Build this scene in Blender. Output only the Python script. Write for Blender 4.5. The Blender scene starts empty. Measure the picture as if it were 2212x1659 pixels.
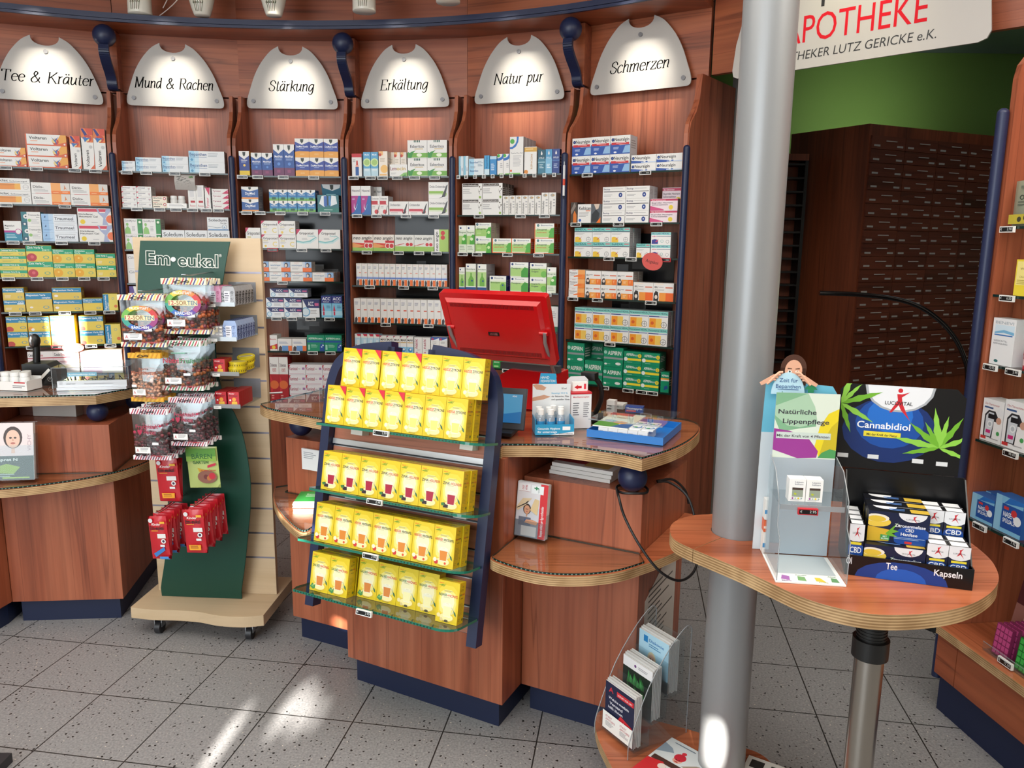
import bpy, math, random
from mathutils import Matrix, Vector
random.seed(7)
sc = bpy.context.scene
COL = sc.collection
PI = math.pi
R = math.radians

# ---------------------------------------------------------------- camera
IMG_W, IMG_H, FPX = 2212, 1659, 1656.5
PITCH, ROLL, EYE = 0.17796, 0.010945, 1.55
cp, sp, cr, sr = math.cos(PITCH), math.sin(PITCH), math.cos(ROLL), math.sin(ROLL)
FWD = Vector((0, cp, -sp)); UP0 = Vector((0, sp, cp)); RT0 = Vector((1, 0, 0))
RT = RT0 * cr + UP0 * sr
UP = UP0 * cr - RT0 * sr
cam_data = bpy.data.cameras.new('camera'); cam = bpy.data.objects.new('camera', cam_data); COL.objects.link(cam)
cam_data.sensor_fit = 'HORIZONTAL'; cam_data.sensor_width = 36.0; cam_data.lens = 36.0 * FPX / IMG_W
cam_data.clip_start = 0.05; cam_data.clip_end = 100
cam.matrix_world = Matrix(((RT.x, UP.x, -FWD.x, 0), (RT.y, UP.y, -FWD.y, 0), (RT.z, UP.z, -FWD.z, EYE), (0, 0, 0, 1)))
sc.camera = cam

# ---------------------------------------------------------------- light
sc.view_settings.view_transform = 'Standard'; sc.view_settings.look = 'None'
sc.view_settings.gamma = 1.0; sc.view_settings.use_curve_mapping = False
sc.view_settings.exposure = 0.0
world = bpy.data.worlds.new('sky'); sc.world = world; world.use_nodes = True
bg = world.node_tree.nodes['Background']; bg.inputs[0].default_value = (0.80, 0.90, 1.0, 1); bg.inputs[1].default_value = 1.0

def lamp(name, kind, loc, target, energy, color=(1, 1, 1), **kw):
    d = bpy.data.lights.new(name, kind); d.energy = energy; d.color = color
    for k, v in kw.items(): setattr(d, k, v)
    o = bpy.data.objects.new(name, d); COL.objects.link(o); o.location = loc
    o.rotation_euler = (Vector(target) - Vector(loc)).to_track_quat('-Z', 'Y').to_euler()
    return o
SUN_EL = R(13.0); SUN_AZ = Vector((0.09, 0.996, 0)).normalized()
SUN_DIR = Vector((SUN_AZ.x * math.cos(SUN_EL), SUN_AZ.y * math.cos(SUN_EL), -math.sin(SUN_EL)))
lamp('sun', 'SUN', -SUN_DIR * 20, (0, 0, 0), 50.0, (1.0, 0.95, 0.86), angle=R(0.6))
lamp('shop_window_daylight', 'AREA', (-2.2, -1.7, 1.7), (-0.6, 2.6, 0.8), 148.0, (0.86, 0.94, 1.0), shape='RECTANGLE', size=3.6, size_y=2.4)
lamp('ceiling_daylight_lamp', 'AREA', (-0.6, 1.6, 2.94), (-0.6, 1.8, 0), 100.0, (1.0, 0.93, 0.84), shape='RECTANGLE', size=4.0, size_y=2.6)

lamp('added_side_fill', 'AREA', (1.75, 1.0, 2.94), (1.75, 1.3, 0), 42.0, (1.0, 0.93, 0.83), shape='RECTANGLE', size=0.9, size_y=2.0)  # unseen fill light, added to brighten the right-hand shelves and floor

# ---------------------------------------------------------------- measuring
def ray(px, py): return FWD * FPX + RT * (px - IMG_W / 2) - UP * (py - IMG_H / 2)
def at_z(px, py, z):
    d = ray(px, py); return Vector((0, 0, EYE)) + d * ((z - EYE) / d.z)
def at_y(px, py, y):
    d = ray(px, py); return Vector((0, 0, EYE)) + d * (y / d.y)
def on_line(px, py, A, e):       # where the sight line meets the upright plane through A along e: (distance along e, height)
    d = ray(px, py); n = Vector((-e.y, e.x, 0)); t = n.dot(Vector((A[0], A[1], 0))) / n.dot(Vector((d.x, d.y, 0)))
    p = d * t; return ((p.x - A[0]) * e.x + (p.y - A[1]) * e.y, EYE + p.z)
def on_frame(px, py, M, y):      # the same in a local frame, at local depth y
    inv = M.inverted(); o = inv @ Vector((0, 0, EYE)); d = inv.to_3x3() @ ray(px, py); return o + d * ((y - o.y) / d.y)
def on_level(px, py, M, z):      # in a local frame, at local height z
    inv = M.inverted(); o = inv @ Vector((0, 0, EYE)); d = inv.to_3x3() @ ray(px, py); return o + d * ((z - o.z) / d.z)
def frame(A, B, z=0.0):          # x from A to B, y away from the shop, z up
    e = (Vector(B[:2]) - Vector(A[:2])).normalized()
    return Matrix(((e.x, -e.y, 0, A[0]), (e.y, e.x, 0, A[1]), (0, 0, 1, z), (0, 0, 0, 1)))
def T(x, y, z): return Matrix.Translation((x, y, z))
def RZ(a): return Matrix.Rotation(a, 4, 'Z')
def RX(a): return Matrix.Rotation(a, 4, 'X')
def RY(a): return Matrix.Rotation(a, 4, 'Y')

# ---------------------------------------------------------------- materials
def lin(c):
    if isinstance(c, str):
        c = c.lstrip('#')
        if len(c) == 3: c = ''.join(x * 2 for x in c)
        c = [int(c[i:i + 2], 16) / 255 for i in (0, 2, 4)]
    return tuple((x / 12.92 if x <= 0.04045 else ((x + 0.055) / 1.055) ** 2.4) for x in c) + (1.0,)
MATS = {}
def new_mat(name):
    m = bpy.data.materials.new(name); m.use_nodes = True; nt = m.node_tree
    return m, nt, nt.nodes['Principled BSDF']
def paint(c, rough=0.45, metal=0.0, coat=0.0, spec=0.5):
    k = (c, rough, metal, coat, spec)
    if k not in MATS:
        m, nt, b = new_mat('paint_' + str(c).strip('#'))
        b.inputs['Base Color'].default_value = lin(c); b.inputs['Roughness'].default_value = rough
        b.inputs['Metallic'].default_value = metal; b.inputs['Coat Weight'].default_value = coat
        b.inputs['Specular IOR Level'].default_value = spec
        MATS[k] = m
    return MATS[k]
def glow(c, s):
    k = ('glow', c, s)
    if k not in MATS:
        m, nt, b = new_mat('glow'); b.inputs['Base Color'].default_value = (0, 0, 0, 1)
        b.inputs['Emission Color'].default_value = lin(c); b.inputs['Emission Strength'].default_value = s; MATS[k] = m
    return MATS[k]
def clear(name, tint, refl=0.12, rough=0.03, milk=0.0):      # thin clear plastic or glass: see-through with a reflection, cheap to trace
    k = ('clear', name)
    if k not in MATS:
        m = bpy.data.materials.new(name); m.use_nodes = True; nt = m.node_tree; N = nt.nodes; L = nt.links; N.clear()
        out = N.new('ShaderNodeOutputMaterial'); tr = N.new('ShaderNodeBsdfTransparent'); gl = N.new('ShaderNodeBsdfGlossy')
        fr = N.new('ShaderNodeFresnel'); mx = N.new('ShaderNodeMixShader'); ad = N.new('ShaderNodeMath'); ad.operation = 'MULTIPLY_ADD'
        fr.inputs[0].default_value = 1.35; ad.inputs[1].default_value = 0.9; ad.inputs[2].default_value = refl * 0.25; ad.use_clamp = True
        tr.inputs[0].default_value = lin(tint); gl.inputs['Roughness'].default_value = rough; gl.inputs[0].default_value = (0.9, 0.95, 0.95, 1)
        ge = N.new('ShaderNodeNewGeometry'); bf = N.new('ShaderNodeMath'); bf.operation = 'SUBTRACT'; bf.inputs[0].default_value = 1.0; L.new(ge.outputs['Backfacing'], bf.inputs[1])
        ml = N.new('ShaderNodeMath'); ml.operation = 'MULTIPLY'; L.new(ad.outputs[0], ml.inputs[0]); L.new(bf.outputs[0], ml.inputs[1])
        L.new(fr.outputs[0], ad.inputs[0]); L.new(ml.outputs[0], mx.inputs[0]); L.new(tr.outputs[0], mx.inputs[1]); L.new(gl.outputs[0], mx.inputs[2])
        last = mx
        if milk:
            df = N.new('ShaderNodeBsdfDiffuse'); df.inputs[0].default_value = (0.8, 0.82, 0.85, 1); m2 = N.new('ShaderNodeMixShader'); m2.inputs[0].default_value = milk
            L.new(mx.outputs[0], m2.inputs[1]); L.new(df.outputs[0], m2.inputs[2]); last = m2
        L.new(last.outputs[0], out.inputs[0]); MATS[k] = m
    return MATS[k]
def wood(name, c1, c2, c3, axis=2, rough=0.38, scale=1.0, fine=0.35):
    k = ('wood', name)
    if k in MATS: return MATS[k]
    m, nt, b = new_mat(name); N = nt.nodes; L = nt.links
    tc = N.new('ShaderNodeTexCoord'); oi = N.new('ShaderNodeObjectInfo'); add = N.new('ShaderNodeVectorMath'); add.operation = 'ADD'
    sc1 = N.new('ShaderNodeVectorMath'); sc1.operation = 'SCALE'; sc1.inputs[3].default_value = 7.0
    cmb = N.new('ShaderNodeCombineXYZ')
    for i in range(3): L.new(oi.outputs['Random'], cmb.inputs[i])
    L.new(cmb.outputs[0], sc1.inputs[0]); L.new(tc.outputs['Object'], add.inputs[0]); L.new(sc1.outputs[0], add.inputs[1])
    mp = N.new('ShaderNodeMapping'); s = [9.0 * scale] * 3; s[axis] = 0.75 * scale; mp.inputs['Scale'].default_value = s
    L.new(add.outputs[0], mp.inputs['Vector'])
    n1 = N.new('ShaderNodeTexNoise'); n1.inputs['Scale'].default_value = 1.0; n1.inputs['Detail'].default_value = 5; n1.inputs['Distortion'].default_value = 0.6
    L.new(mp.outputs[0], n1.inputs['Vector'])
    mp2 = N.new('ShaderNodeMapping'); s2 = [60.0 * scale] * 3; s2[axis] = 2.0 * scale; mp2.inputs['Scale'].default_value = s2
    L.new(add.outputs[0], mp2.inputs['Vector'])
    n2 = N.new('ShaderNodeTexNoise'); n2.inputs['Scale'].default_value = 1.0; n2.inputs['Detail'].default_value = 3
    L.new(mp2.outputs[0], n2.inputs['Vector'])
    r1 = N.new('ShaderNodeValToRGB'); e = r1.color_ramp.elements
    e[0].position = 0.28; e[0].color = lin(c3); e[1].position = 0.62; e[1].color = lin(c1)
    x = e.new(0.42); x.color = lin(c2)
    L.new(n1.outputs[0], r1.inputs[0])
    mx = N.new('ShaderNodeMix'); mx.data_type = 'RGBA'; mx.blend_type = 'MULTIPLY'; mx.inputs[0].default_value = fine
    r2 = N.new('ShaderNodeValToRGB'); r2.color_ramp.elements[0].position = 0.35; r2.color_ramp.elements[0].color = (0.45, 0.4, 0.38, 1); r2.color_ramp.elements[1].position = 0.6
    L.new(n2.outputs[0], r2.inputs[0]); L.new(r1.outputs[0], mx.inputs[6]); L.new(r2.outputs[0], mx.inputs[7])
    mp3 = N.new('ShaderNodeMapping'); s3 = [16.0 * scale] * 3; s3[axis] = 0.35 * scale; mp3.inputs['Scale'].default_value = s3; L.new(add.outputs[0], mp3.inputs['Vector'])
    n3 = N.new('ShaderNodeTexNoise'); n3.inputs['Scale'].default_value = 1.0; n3.inputs['Detail'].default_value = 2; L.new(mp3.outputs[0], n3.inputs['Vector'])
    r3 = N.new('ShaderNodeValToRGB'); e3 = r3.color_ramp.elements; e3[0].position = 0.485; e3[0].color = (1, 1, 1, 1); e3[1].position = 0.515; e3[1].color = (1, 1, 1, 1); v = e3.new(0.5); v.color = (0.52, 0.46, 0.43, 1)
    L.new(n3.outputs[0], r3.inputs[0]); m3 = N.new('ShaderNodeMix'); m3.data_type = 'RGBA'; m3.blend_type = 'MULTIPLY'; m3.inputs[0].default_value = 0.75 if fine > .2 else 0.08; L.new(mx.outputs[2], m3.inputs[6]); L.new(r3.outputs[0], m3.inputs[7]); mx = m3
    L.new(mx.outputs[2], b.inputs['Base Color']); b.inputs['Roughness'].default_value = rough
    MATS[k] = m; return m
def plywood(name):
    k = ('ply', name)
    if k in MATS: return MATS[k]
    m, nt, b = new_mat(name); N = nt.nodes; L = nt.links
    tc = N.new('ShaderNodeTexCoord'); sx = N.new('ShaderNodeSeparateXYZ'); L.new(tc.outputs['Object'], sx.inputs[0])
    mu = N.new('ShaderNodeMath'); mu.operation = 'MULTIPLY'; mu.inputs[1].default_value = 2 * PI / 0.0065; L.new(sx.outputs[2], mu.inputs[0])
    si = N.new('ShaderNodeMath'); si.operation = 'SINE'; L.new(mu.outputs[0], si.inputs[0])
    no = N.new('ShaderNodeTexNoise'); no.inputs['Scale'].default_value = 14; L.new(tc.outputs['Object'], no.inputs['Vector'])
    ad = N.new('ShaderNodeMath'); ad.operation = 'MULTIPLY_ADD'; ad.inputs[1].default_value = 0.22; L.new(si.outputs[0], ad.inputs[0]); L.new(no.outputs[0], ad.inputs[2])
    r = N.new('ShaderNodeValToRGB'); r.color_ramp.elements[0].position = 0.25; r.color_ramp.elements[0].color = lin('8d6c46'); r.color_ramp.elements[1].position = 0.75; r.color_ramp.elements[1].color = lin('c9a87c')
    L.new(ad.outputs[0], r.inputs[0]); L.new(r.outputs[0], b.inputs['Base Color']); b.inputs['Roughness'].default_value = 0.45
    MATS[k] = m; return m
WOOD = wood('cherry_wood', 'ad6446', '9d5438', '7c3f28')
WOODH = wood('cherry_wood_across', 'a85c39', '994f31', '7b3c23', axis=0)
WOODT = wood('cherry_wood_top', 'bd704c', 'ab603f', '8b4a2e', axis=0, rough=0.25)
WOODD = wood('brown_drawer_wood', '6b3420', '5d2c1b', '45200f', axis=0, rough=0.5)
BEECH = wood('pale_beech', 'd3bb9a', 'ceb593', 'c4a985', axis=0, rough=0.5, scale=0.8, fine=0.06)
PLY = plywood('plywood_edge')
NAVY = paint('1a2446', 0.4); NAVYD = paint('101c3c', 0.5)
WHITE = paint('f2f2f0', 0.35); BLACK = paint('111111', 0.4); STEEL = paint('b9bcc0', 0.28, 1.0)
ALU = paint('c9cbce', 0.35, 0.8); PAPER = paint('eeeeea', 0.6)
GLASS = clear('shelf_glass', 'dfeae5', 0.2); GLASSE = paint('0e2a25', 0.15)
GLASSE2 = paint('1f6f5b', 0.1); ACRYL = clear('clear_acrylic', 'f4f7f8', 0.06, 0.02, 0.015)
ACRE = clear('acrylic_edge', 'c3ccd0', 0.5, 0.1, 0.25)

# ---------------------------------------------------------------- geometry
FONTC = {}
def glyphs(s, shear=0.0, bold=0.0, outline=0.0, space=1.0):
    k = (s, shear, bold, outline, space)
    if k not in FONTC:
        c = bpy.data.curves.new('t', 'FONT'); c.body = s; c.size = 1.0; c.shear = shear; c.offset = bold; c.resolution_u = 3; c.space_character = space
        if outline: c.fill_mode = 'NONE'; c.bevel_depth = outline; c.bevel_resolution = 0
        else: c.fill_mode = 'FRONT'
        o = bpy.data.objects.new('t', c); me = bpy.data.meshes.new_from_object(o)
        vs = [v.co.copy() for v in me.vertices]; fs = [tuple(p.vertices) for p in me.polygons]
        bpy.data.objects.remove(o); bpy.data.curves.remove(c); bpy.data.meshes.remove(me)
        if not vs: vs = [Vector((0, 0, 0))]
        FONTC[k] = (vs, fs, min(v.x for v in vs), max(v.x for v in vs))
    return FONTC[k]
CAP = 0.7                         # capital height of the font at size 1
SL = {'T': (.85, [[(.05, .82), (.05, 1), (.75, 1), (.75, .82)], [(.4, 1), (.4, 0)]], [(.4, 0)]), 'e': (.56, ['~', (.06, .38), (.48, .4), (.46, .58), (.28, .68), (.1, .55), (.05, .3), (.14, .06), (.3, 0), (.46, .1)], []),
 '&': (.92, ['~', (.78, 0), (.3, .62), (.24, .82), (.36, 1), (.52, .88), (.44, .68), (.14, .4), (.06, .2), (.2, 0), (.42, .02), (.62, .2), (.72, .46)], []), 'K': (.82, [[(.12, 0), (.12, 1)], [(.7, 1), (.14, .45)], [(.3, .58), (.72, 0)]], [(.12, 0), (.12, 1), (.7, 1), (.74, 0)]),
 'r': (.45, [[(.12, 0), (.12, .66), (.04, .63)], ['~', (.12, .45), (.22, .62), (.38, .68)]], [(.12, 0)]), 'a': (.6, [['~', (.46, .6), (.3, .68), (.1, .5), (.05, .22), (.14, .02), (.28, .06), (.46, .4)], ['~', (.47, .66), (.45, .12), (.56, .02)]], []),
 'u': (.62, [['~', (.02, .62), (.1, .66), (.09, .2), (.18, 0), (.34, .08), (.47, .35)], ['~', (.48, .66), (.47, .12), (.57, .02)]], []), 't': (.4, [['~', (.18, .9), (.16, .2), (.22, 0), (.36, .06)], [(.02, .66), (.36, .66)]], []),
 'n': (.62, [[(.02, .62), (.1, .66), (.1, 0)], ['~', (.1, .4), (.24, .62), (.38, .66), (.46, .52), (.46, .1), (.55, .02)]], [(.1, 0)]), 'd': (.62, [['~', (.46, .6), (.3, .68), (.1, .5), (.05, .22), (.14, .02), (.28, .06), (.46, .4)], ['~', (.48, 1), (.46, .12), (.56, .02)]], [(.44, 1)]),
 'M': (1.0, [[(.1, 0), (.14, 1), (.45, .08), (.8, 1), (.82, 0)]], [(.1, 0), (.82, 0), (.1, 1), (.84, 1)]), 'R': (.78, [[(.12, 0), (.12, 1)], ['~', (.12, 1), (.5, 1), (.64, .78), (.5, .54), (.12, .52)], [(.36, .52), (.7, 0)]], [(.12, 0), (.08, 1), (.72, 0)]),
 'c': (.52, ['~', (.44, .55), (.32, .68), (.12, .55), (.05, .3), (.14, .04), (.28, 0), (.44, .12)], []), 'h': (.62, [[(.1, 0), (.1, 1)], ['~', (.1, .4), (.24, .62), (.38, .66), (.46, .52), (.46, .1), (.55, .02)]], [(.1, 0), (.07, 1)]),
 'S': (.68, ['~', (.6, .72), (.57, .86), (.4, 1), (.16, .9), (.14, .66), (.36, .52), (.58, .34), (.5, .06), (.26, 0), (.08, .12), (.05, .28)], []), 'k': (.56, [[(.1, 0), (.1, 1)], [(.46, .66), (.12, .3)], [(.24, .4), (.5, 0)]], [(.1, 0), (.07, 1), (.46, .66)]),
 'g': (.6, [['~', (.46, .6), (.3, .68), (.1, .5), (.05, .22), (.14, .02), (.28, .06), (.46, .4)], ['~', (.48, .66), (.46, -.1), (.3, -.3), (.08, -.22)]], []), 'E': (.74, [[(.12, 0), (.12, 1)], [(.1, 1), (.62, 1), (.62, .82)], [(.12, .52), (.48, .52)], [(.1, 0), (.64, 0), (.66, .2)]], [(.08, 0), (.08, 1)]),
 'l': (.3, ['~', (.06, .98), (.12, 1), (.11, .15), (.22, .02)], []), 'N': (.9, [[(.1, 0), (.12, 1), (.72, 0), (.74, 1)]], [(.1, 0), (.74, 1)]), 'p': (.58, [[(.04, .62), (.12, .66), (.1, -.3)], ['~', (.12, .5), (.28, .68), (.46, .56), (.46, .2), (.3, 0), (.12, .14)]], [(.1, -.3)]),
 'm': (.94, [[(.02, .62), (.1, .66), (.1, 0)], ['~', (.1, .4), (.24, .62), (.36, .66), (.44, .52), (.44, 0)], ['~', (.44, .4), (.58, .62), (.7, .66), (.78, .52), (.78, .1), (.87, .02)]], [(.1, 0), (.44, 0)]), 'z': (.54, [[(.08, .56), (.08, .66), (.46, .66), (.05, 0), (.48, 0), (.48, .1)]], [])}
def slab(mb, s, cx, z, h, w, m, y):           # slanted serif lettering drawn with a broad nib
    pen = 0.0; st = []
    for ch in s:
        if ch == ' ': pen += .45; continue
        base = 'a' if ch == 'ä' else ch; adv, strokes, ser = SL[base]
        if strokes and strokes[0] == '~': strokes = [strokes]
        st += [([(pen + p[0], p[1]) for p in k if p != '~'], k[0] == '~') for k in strokes] + [([(pen + a - .09, b), (pen + a + .09, b)], False) for a, b in ser]
        if ch == 'ä': st += [([(pen + a, .86), (pen + a, .95)], False) for a in (.2, .42)]
        pen += adv
    kx = w / pen
    for pts, sm in st:
        q = [Vector((a, b)) for a, b in pts]
        if sm: q = [v.xy for v in curve([(v.x, v.y, 0) for v in q], 4)]
        q = [Vector((cx - w / 2 + (v.x + v.y * .2) * kx, z + v.y * h)) for v in q]
        for a, b in zip(q, q[1:]):
            d = (b - a); L = d.length
            if L < 1e-7: continue
            d /= L; hw = h * (.022 + .034 * abs(d.y)); n = Vector((-d.y, d.x)) * hw; e = d * hw * .35
            mb.poly([(v.x, y, v.y) for v in (a - e + n, a - e - n, b + e - n, b + e + n)], m)
class MB:
    def __init__(self, X=None): self.V = []; self.F = []; self.MI = []; self.S = []; self.mats = []; self.X = X or Matrix()
    def mi(self, m):
        if m not in self.mats: self.mats.append(m)
        return self.mats.index(m)
    def add(self, vs, fs, m, smooth=False):
        o = len(self.V); self.V += [self.X @ Vector(v) for v in vs]; i = self.mi(m)
        flip = self.X.determinant() < 0
        for f in fs:
            f = [a + o for a in f]; self.F.append(tuple(reversed(f)) if flip else tuple(f)); self.MI.append(i); self.S.append(smooth)
        return self
    def box(self, x0, y0, z0, x1, y1, z1, m, top=None):
        vs = [(x0, y0, z0), (x1, y0, z0), (x1, y1, z0), (x0, y1, z0), (x0, y0, z1), (x1, y0, z1), (x1, y1, z1), (x0, y1, z1)]
        self.add(vs, [(3, 2, 1, 0), (0, 1, 5, 4), (1, 2, 6, 5), (2, 3, 7, 6), (3, 0, 4, 7)], m)
        self.add(vs[4:], [(0, 1, 2, 3)], top or m); return self
    def prism(self, poly, a, b, m, axis='z', side=None, bottom=None):
        f = {'z': lambda p, t: (p[0], p[1], t), 'y': lambda p, t: (p[0], t, p[1]), 'x': lambda p, t: (t, p[0], p[1])}[axis]
        n = len(poly); ar = sum(poly[i][0] * poly[(i + 1) % n][1] - poly[(i + 1) % n][0] * poly[i][1] for i in range(n))
        if (ar < 0) != (axis == 'y'): poly = list(reversed(poly))
        vs = [f(p, a) for p in poly] + [f(p, b) for p in poly]
        lo = tuple(reversed(range(n))); hi = tuple(range(n, 2 * n)); sd = [(i, (i + 1) % n, n + (i + 1) % n, n + i) for i in range(n)]
        if axis == 'y':
            pass
        self.add(vs, [hi], m); self.add(vs, [lo], bottom or m); self.add(vs, sd, side or m, False); return self
    def cyl(self, p0, p1, r, m, n=16, r2=None, caps=True):
        p0, p1 = Vector(p0), Vector(p1); q = (p1 - p0).to_track_quat('Z', 'Y').to_matrix(); r2 = r if r2 is None else r2; vs = []
        for p, rr in ((p0, r), (p1, r2)):
            for i in range(n): a = 2 * PI * i / n; vs.append(p + q @ Vector((rr * math.cos(a), rr * math.sin(a), 0)))
        self.add(vs, [(i, (i + 1) % n, n + (i + 1) % n, n + i) for i in range(n)], m, True)
        if caps: self.add(vs, [tuple(reversed(range(n))), tuple(range(n, 2 * n))], m)
        return self
    def tube(self, path, r, m, n=8):
        path = [Vector(p) for p in path]; vs = []; k = len(path); up = None
        for i, p in enumerate(path):
            t = (path[min(i + 1, k - 1)] - path[max(i - 1, 0)]).normalized()
            if up is None: up = t.orthogonal().normalized()
            up = (up - t * up.dot(t)).normalized(); w = t.cross(up)
            for j in range(n): a = 2 * PI * j / n; vs.append(p + (up * math.cos(a) + w * math.sin(a)) * r)
        fs = [(i * n + j, i * n + (j + 1) % n, (i + 1) * n + (j + 1) % n, (i + 1) * n + j) for i in range(k - 1) for j in range(n)]
        self.add(vs, fs, m, True); self.add(vs, [tuple(reversed(range(n))), tuple(range((k - 1) * n, k * n))], m); return self
    def lathe(self, prof, m, n=28, c=(0, 0, 0)):
        vs = [(c[0] + r * math.cos(2 * PI * j / n), c[1] + r * math.sin(2 * PI * j / n), c[2] + z) for r, z in prof for j in range(n)]
        fs = [(i * n + j, i * n + (j + 1) % n, (i + 1) * n + (j + 1) % n, (i + 1) * n + j) for i in range(len(prof) - 1) for j in range(n)]
        self.add(vs, fs, m, True); return self
    def sph(self, c, r, m, n=24, k=14, sx=1, sy=1, sz=1):
        vs = []; fs = []
        for i in range(k + 1):
            a = PI * i / k
            for j in range(n): b = 2 * PI * j / n; vs.append((c[0] + sx * r * math.sin(a) * math.cos(b), c[1] + sy * r * math.sin(a) * math.sin(b), c[2] - sz * r * math.cos(a)))
        for i in range(k):
            for j in range(n): fs.append((i * n + j, i * n + (j + 1) % n, (i + 1) * n + (j + 1) % n, (i + 1) * n + j))
        self.add(vs, fs, m, True); return self
    def poly(self, pts, m): self.add(pts, [tuple(range(len(pts)))], m); return self
    def grid(self, f, nu, nv, m, smooth=True, thick=0.0):
        vs = [f(i / nu, j / nv) for j in range(nv + 1) for i in range(nu + 1)]; w = nu + 1
        self.add(vs, [(j * w + i, j * w + i + 1, (j + 1) * w + i + 1, (j + 1) * w + i) for j in range(nv) for i in range(nu)], m, smooth); return self
    def text(self, s, x, z, h, m, w=None, y=0.0, align='l', shear=0.0, bold=0.0, outline=0.0, rot=0.0, space=1.0):
        # upright text in the local x-z plane facing -y: x, z lower left, h capital height, w total width
        vs, fs, xa, xb = glyphs(s, shear, bold, outline, space); k = h / CAP; kx = k
        if w: kx = w / max(xb - xa, 1e-6)
        W = (xb - xa) * kx; ox = {'l': 0, 'c': -W / 2, 'r': -W}[align]; ca, sa = math.cos(rot), math.sin(rot)
        out = []
        for v in vs:
            a = (v.x - xa) * kx + ox; b = v.y * k; out.append((x + a * ca - b * sa, y - (v.z * k if outline else 0), z + a * sa + b * ca))
        self.add(out, fs, m); return self
    def mesh(self, name, bevel=0):
        me = bpy.data.meshes.new(name); me.from_pydata([tuple(v) for v in self.V], [], self.F)
        for m in self.mats: me.materials.append(m)
        me.polygons.foreach_set('material_index', self.MI); me.polygons.foreach_set('use_smooth', self.S); me.update(); return me
    def build(self, name, parent=None, M=None, bevel=0.0):
        o = bpy.data.objects.new(name, self.mesh(name)); COL.objects.link(o)
        if parent: o.parent = parent
        if M is not None: o.matrix_local = M
        if bevel:
            b = o.modifiers.new('edge', 'BEVEL'); b.width = bevel; b.segments = 2; b.limit_method = 'ANGLE'; b.angle_limit = R(40)
        return o
LABELS = {}
def tag(o, label, cat, group=None):
    o['label'] = label; o['category'] = cat
    if group: o['group'] = group
    n = len(label.split())
    if not 4 <= n <= 16: print('LABEL LENGTH', n, label)
    if label in LABELS and not (group and LABELS[label] == group): print('LABEL TWICE', label)
    LABELS[label] = group; return o
def thing(name, label, cat, M=None, group=None):
    o = bpy.data.objects.new(name, None); COL.objects.link(o); o.empty_display_size = 0.05
    if M is not None: o.matrix_world = M
    return tag(o, label, cat, group)
def struct(mb, name, parent=None, **k):
    o = mb.build(name, parent, **k); o['kind'] = 'structure'; return o
def copy_tree(o, parent=None):
    c = o.copy(); COL.objects.link(c)
    if parent: c.parent = parent
    for ch in o.children: copy_tree(ch, c)
    return c
def curve(pts, n=8, closed=False):             # smooth line through points
    P = [Vector(p) for p in pts]; out = []; k = len(P)
    for i in range(k if closed else k - 1):
        a, b, c, d = (P[(i - 1) % k], P[i], P[(i + 1) % k], P[(i + 2) % k]) if closed else (P[max(i - 1, 0)], P[i], P[i + 1], P[min(i + 2, k - 1)])
        for j in range(n):
            t = j / n; out.append(0.5 * ((2 * b) + (c - a) * t + (2 * a - 5 * b + 4 * c - d) * t * t + (3 * b - a - 3 * c + d) * t ** 3))
    if not closed: out.append(P[-1])
    return out
ORD = ['first', 'second', 'third', 'fourth', 'fifth', 'sixth', 'seventh', 'eighth', 'ninth', 'tenth', 'eleventh', 'twelfth', 'thirteenth', 'fourteenth', 'fifteenth', 'sixteenth', 'seventeenth', 'eighteenth', 'nineteenth', 'twentieth']
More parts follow.
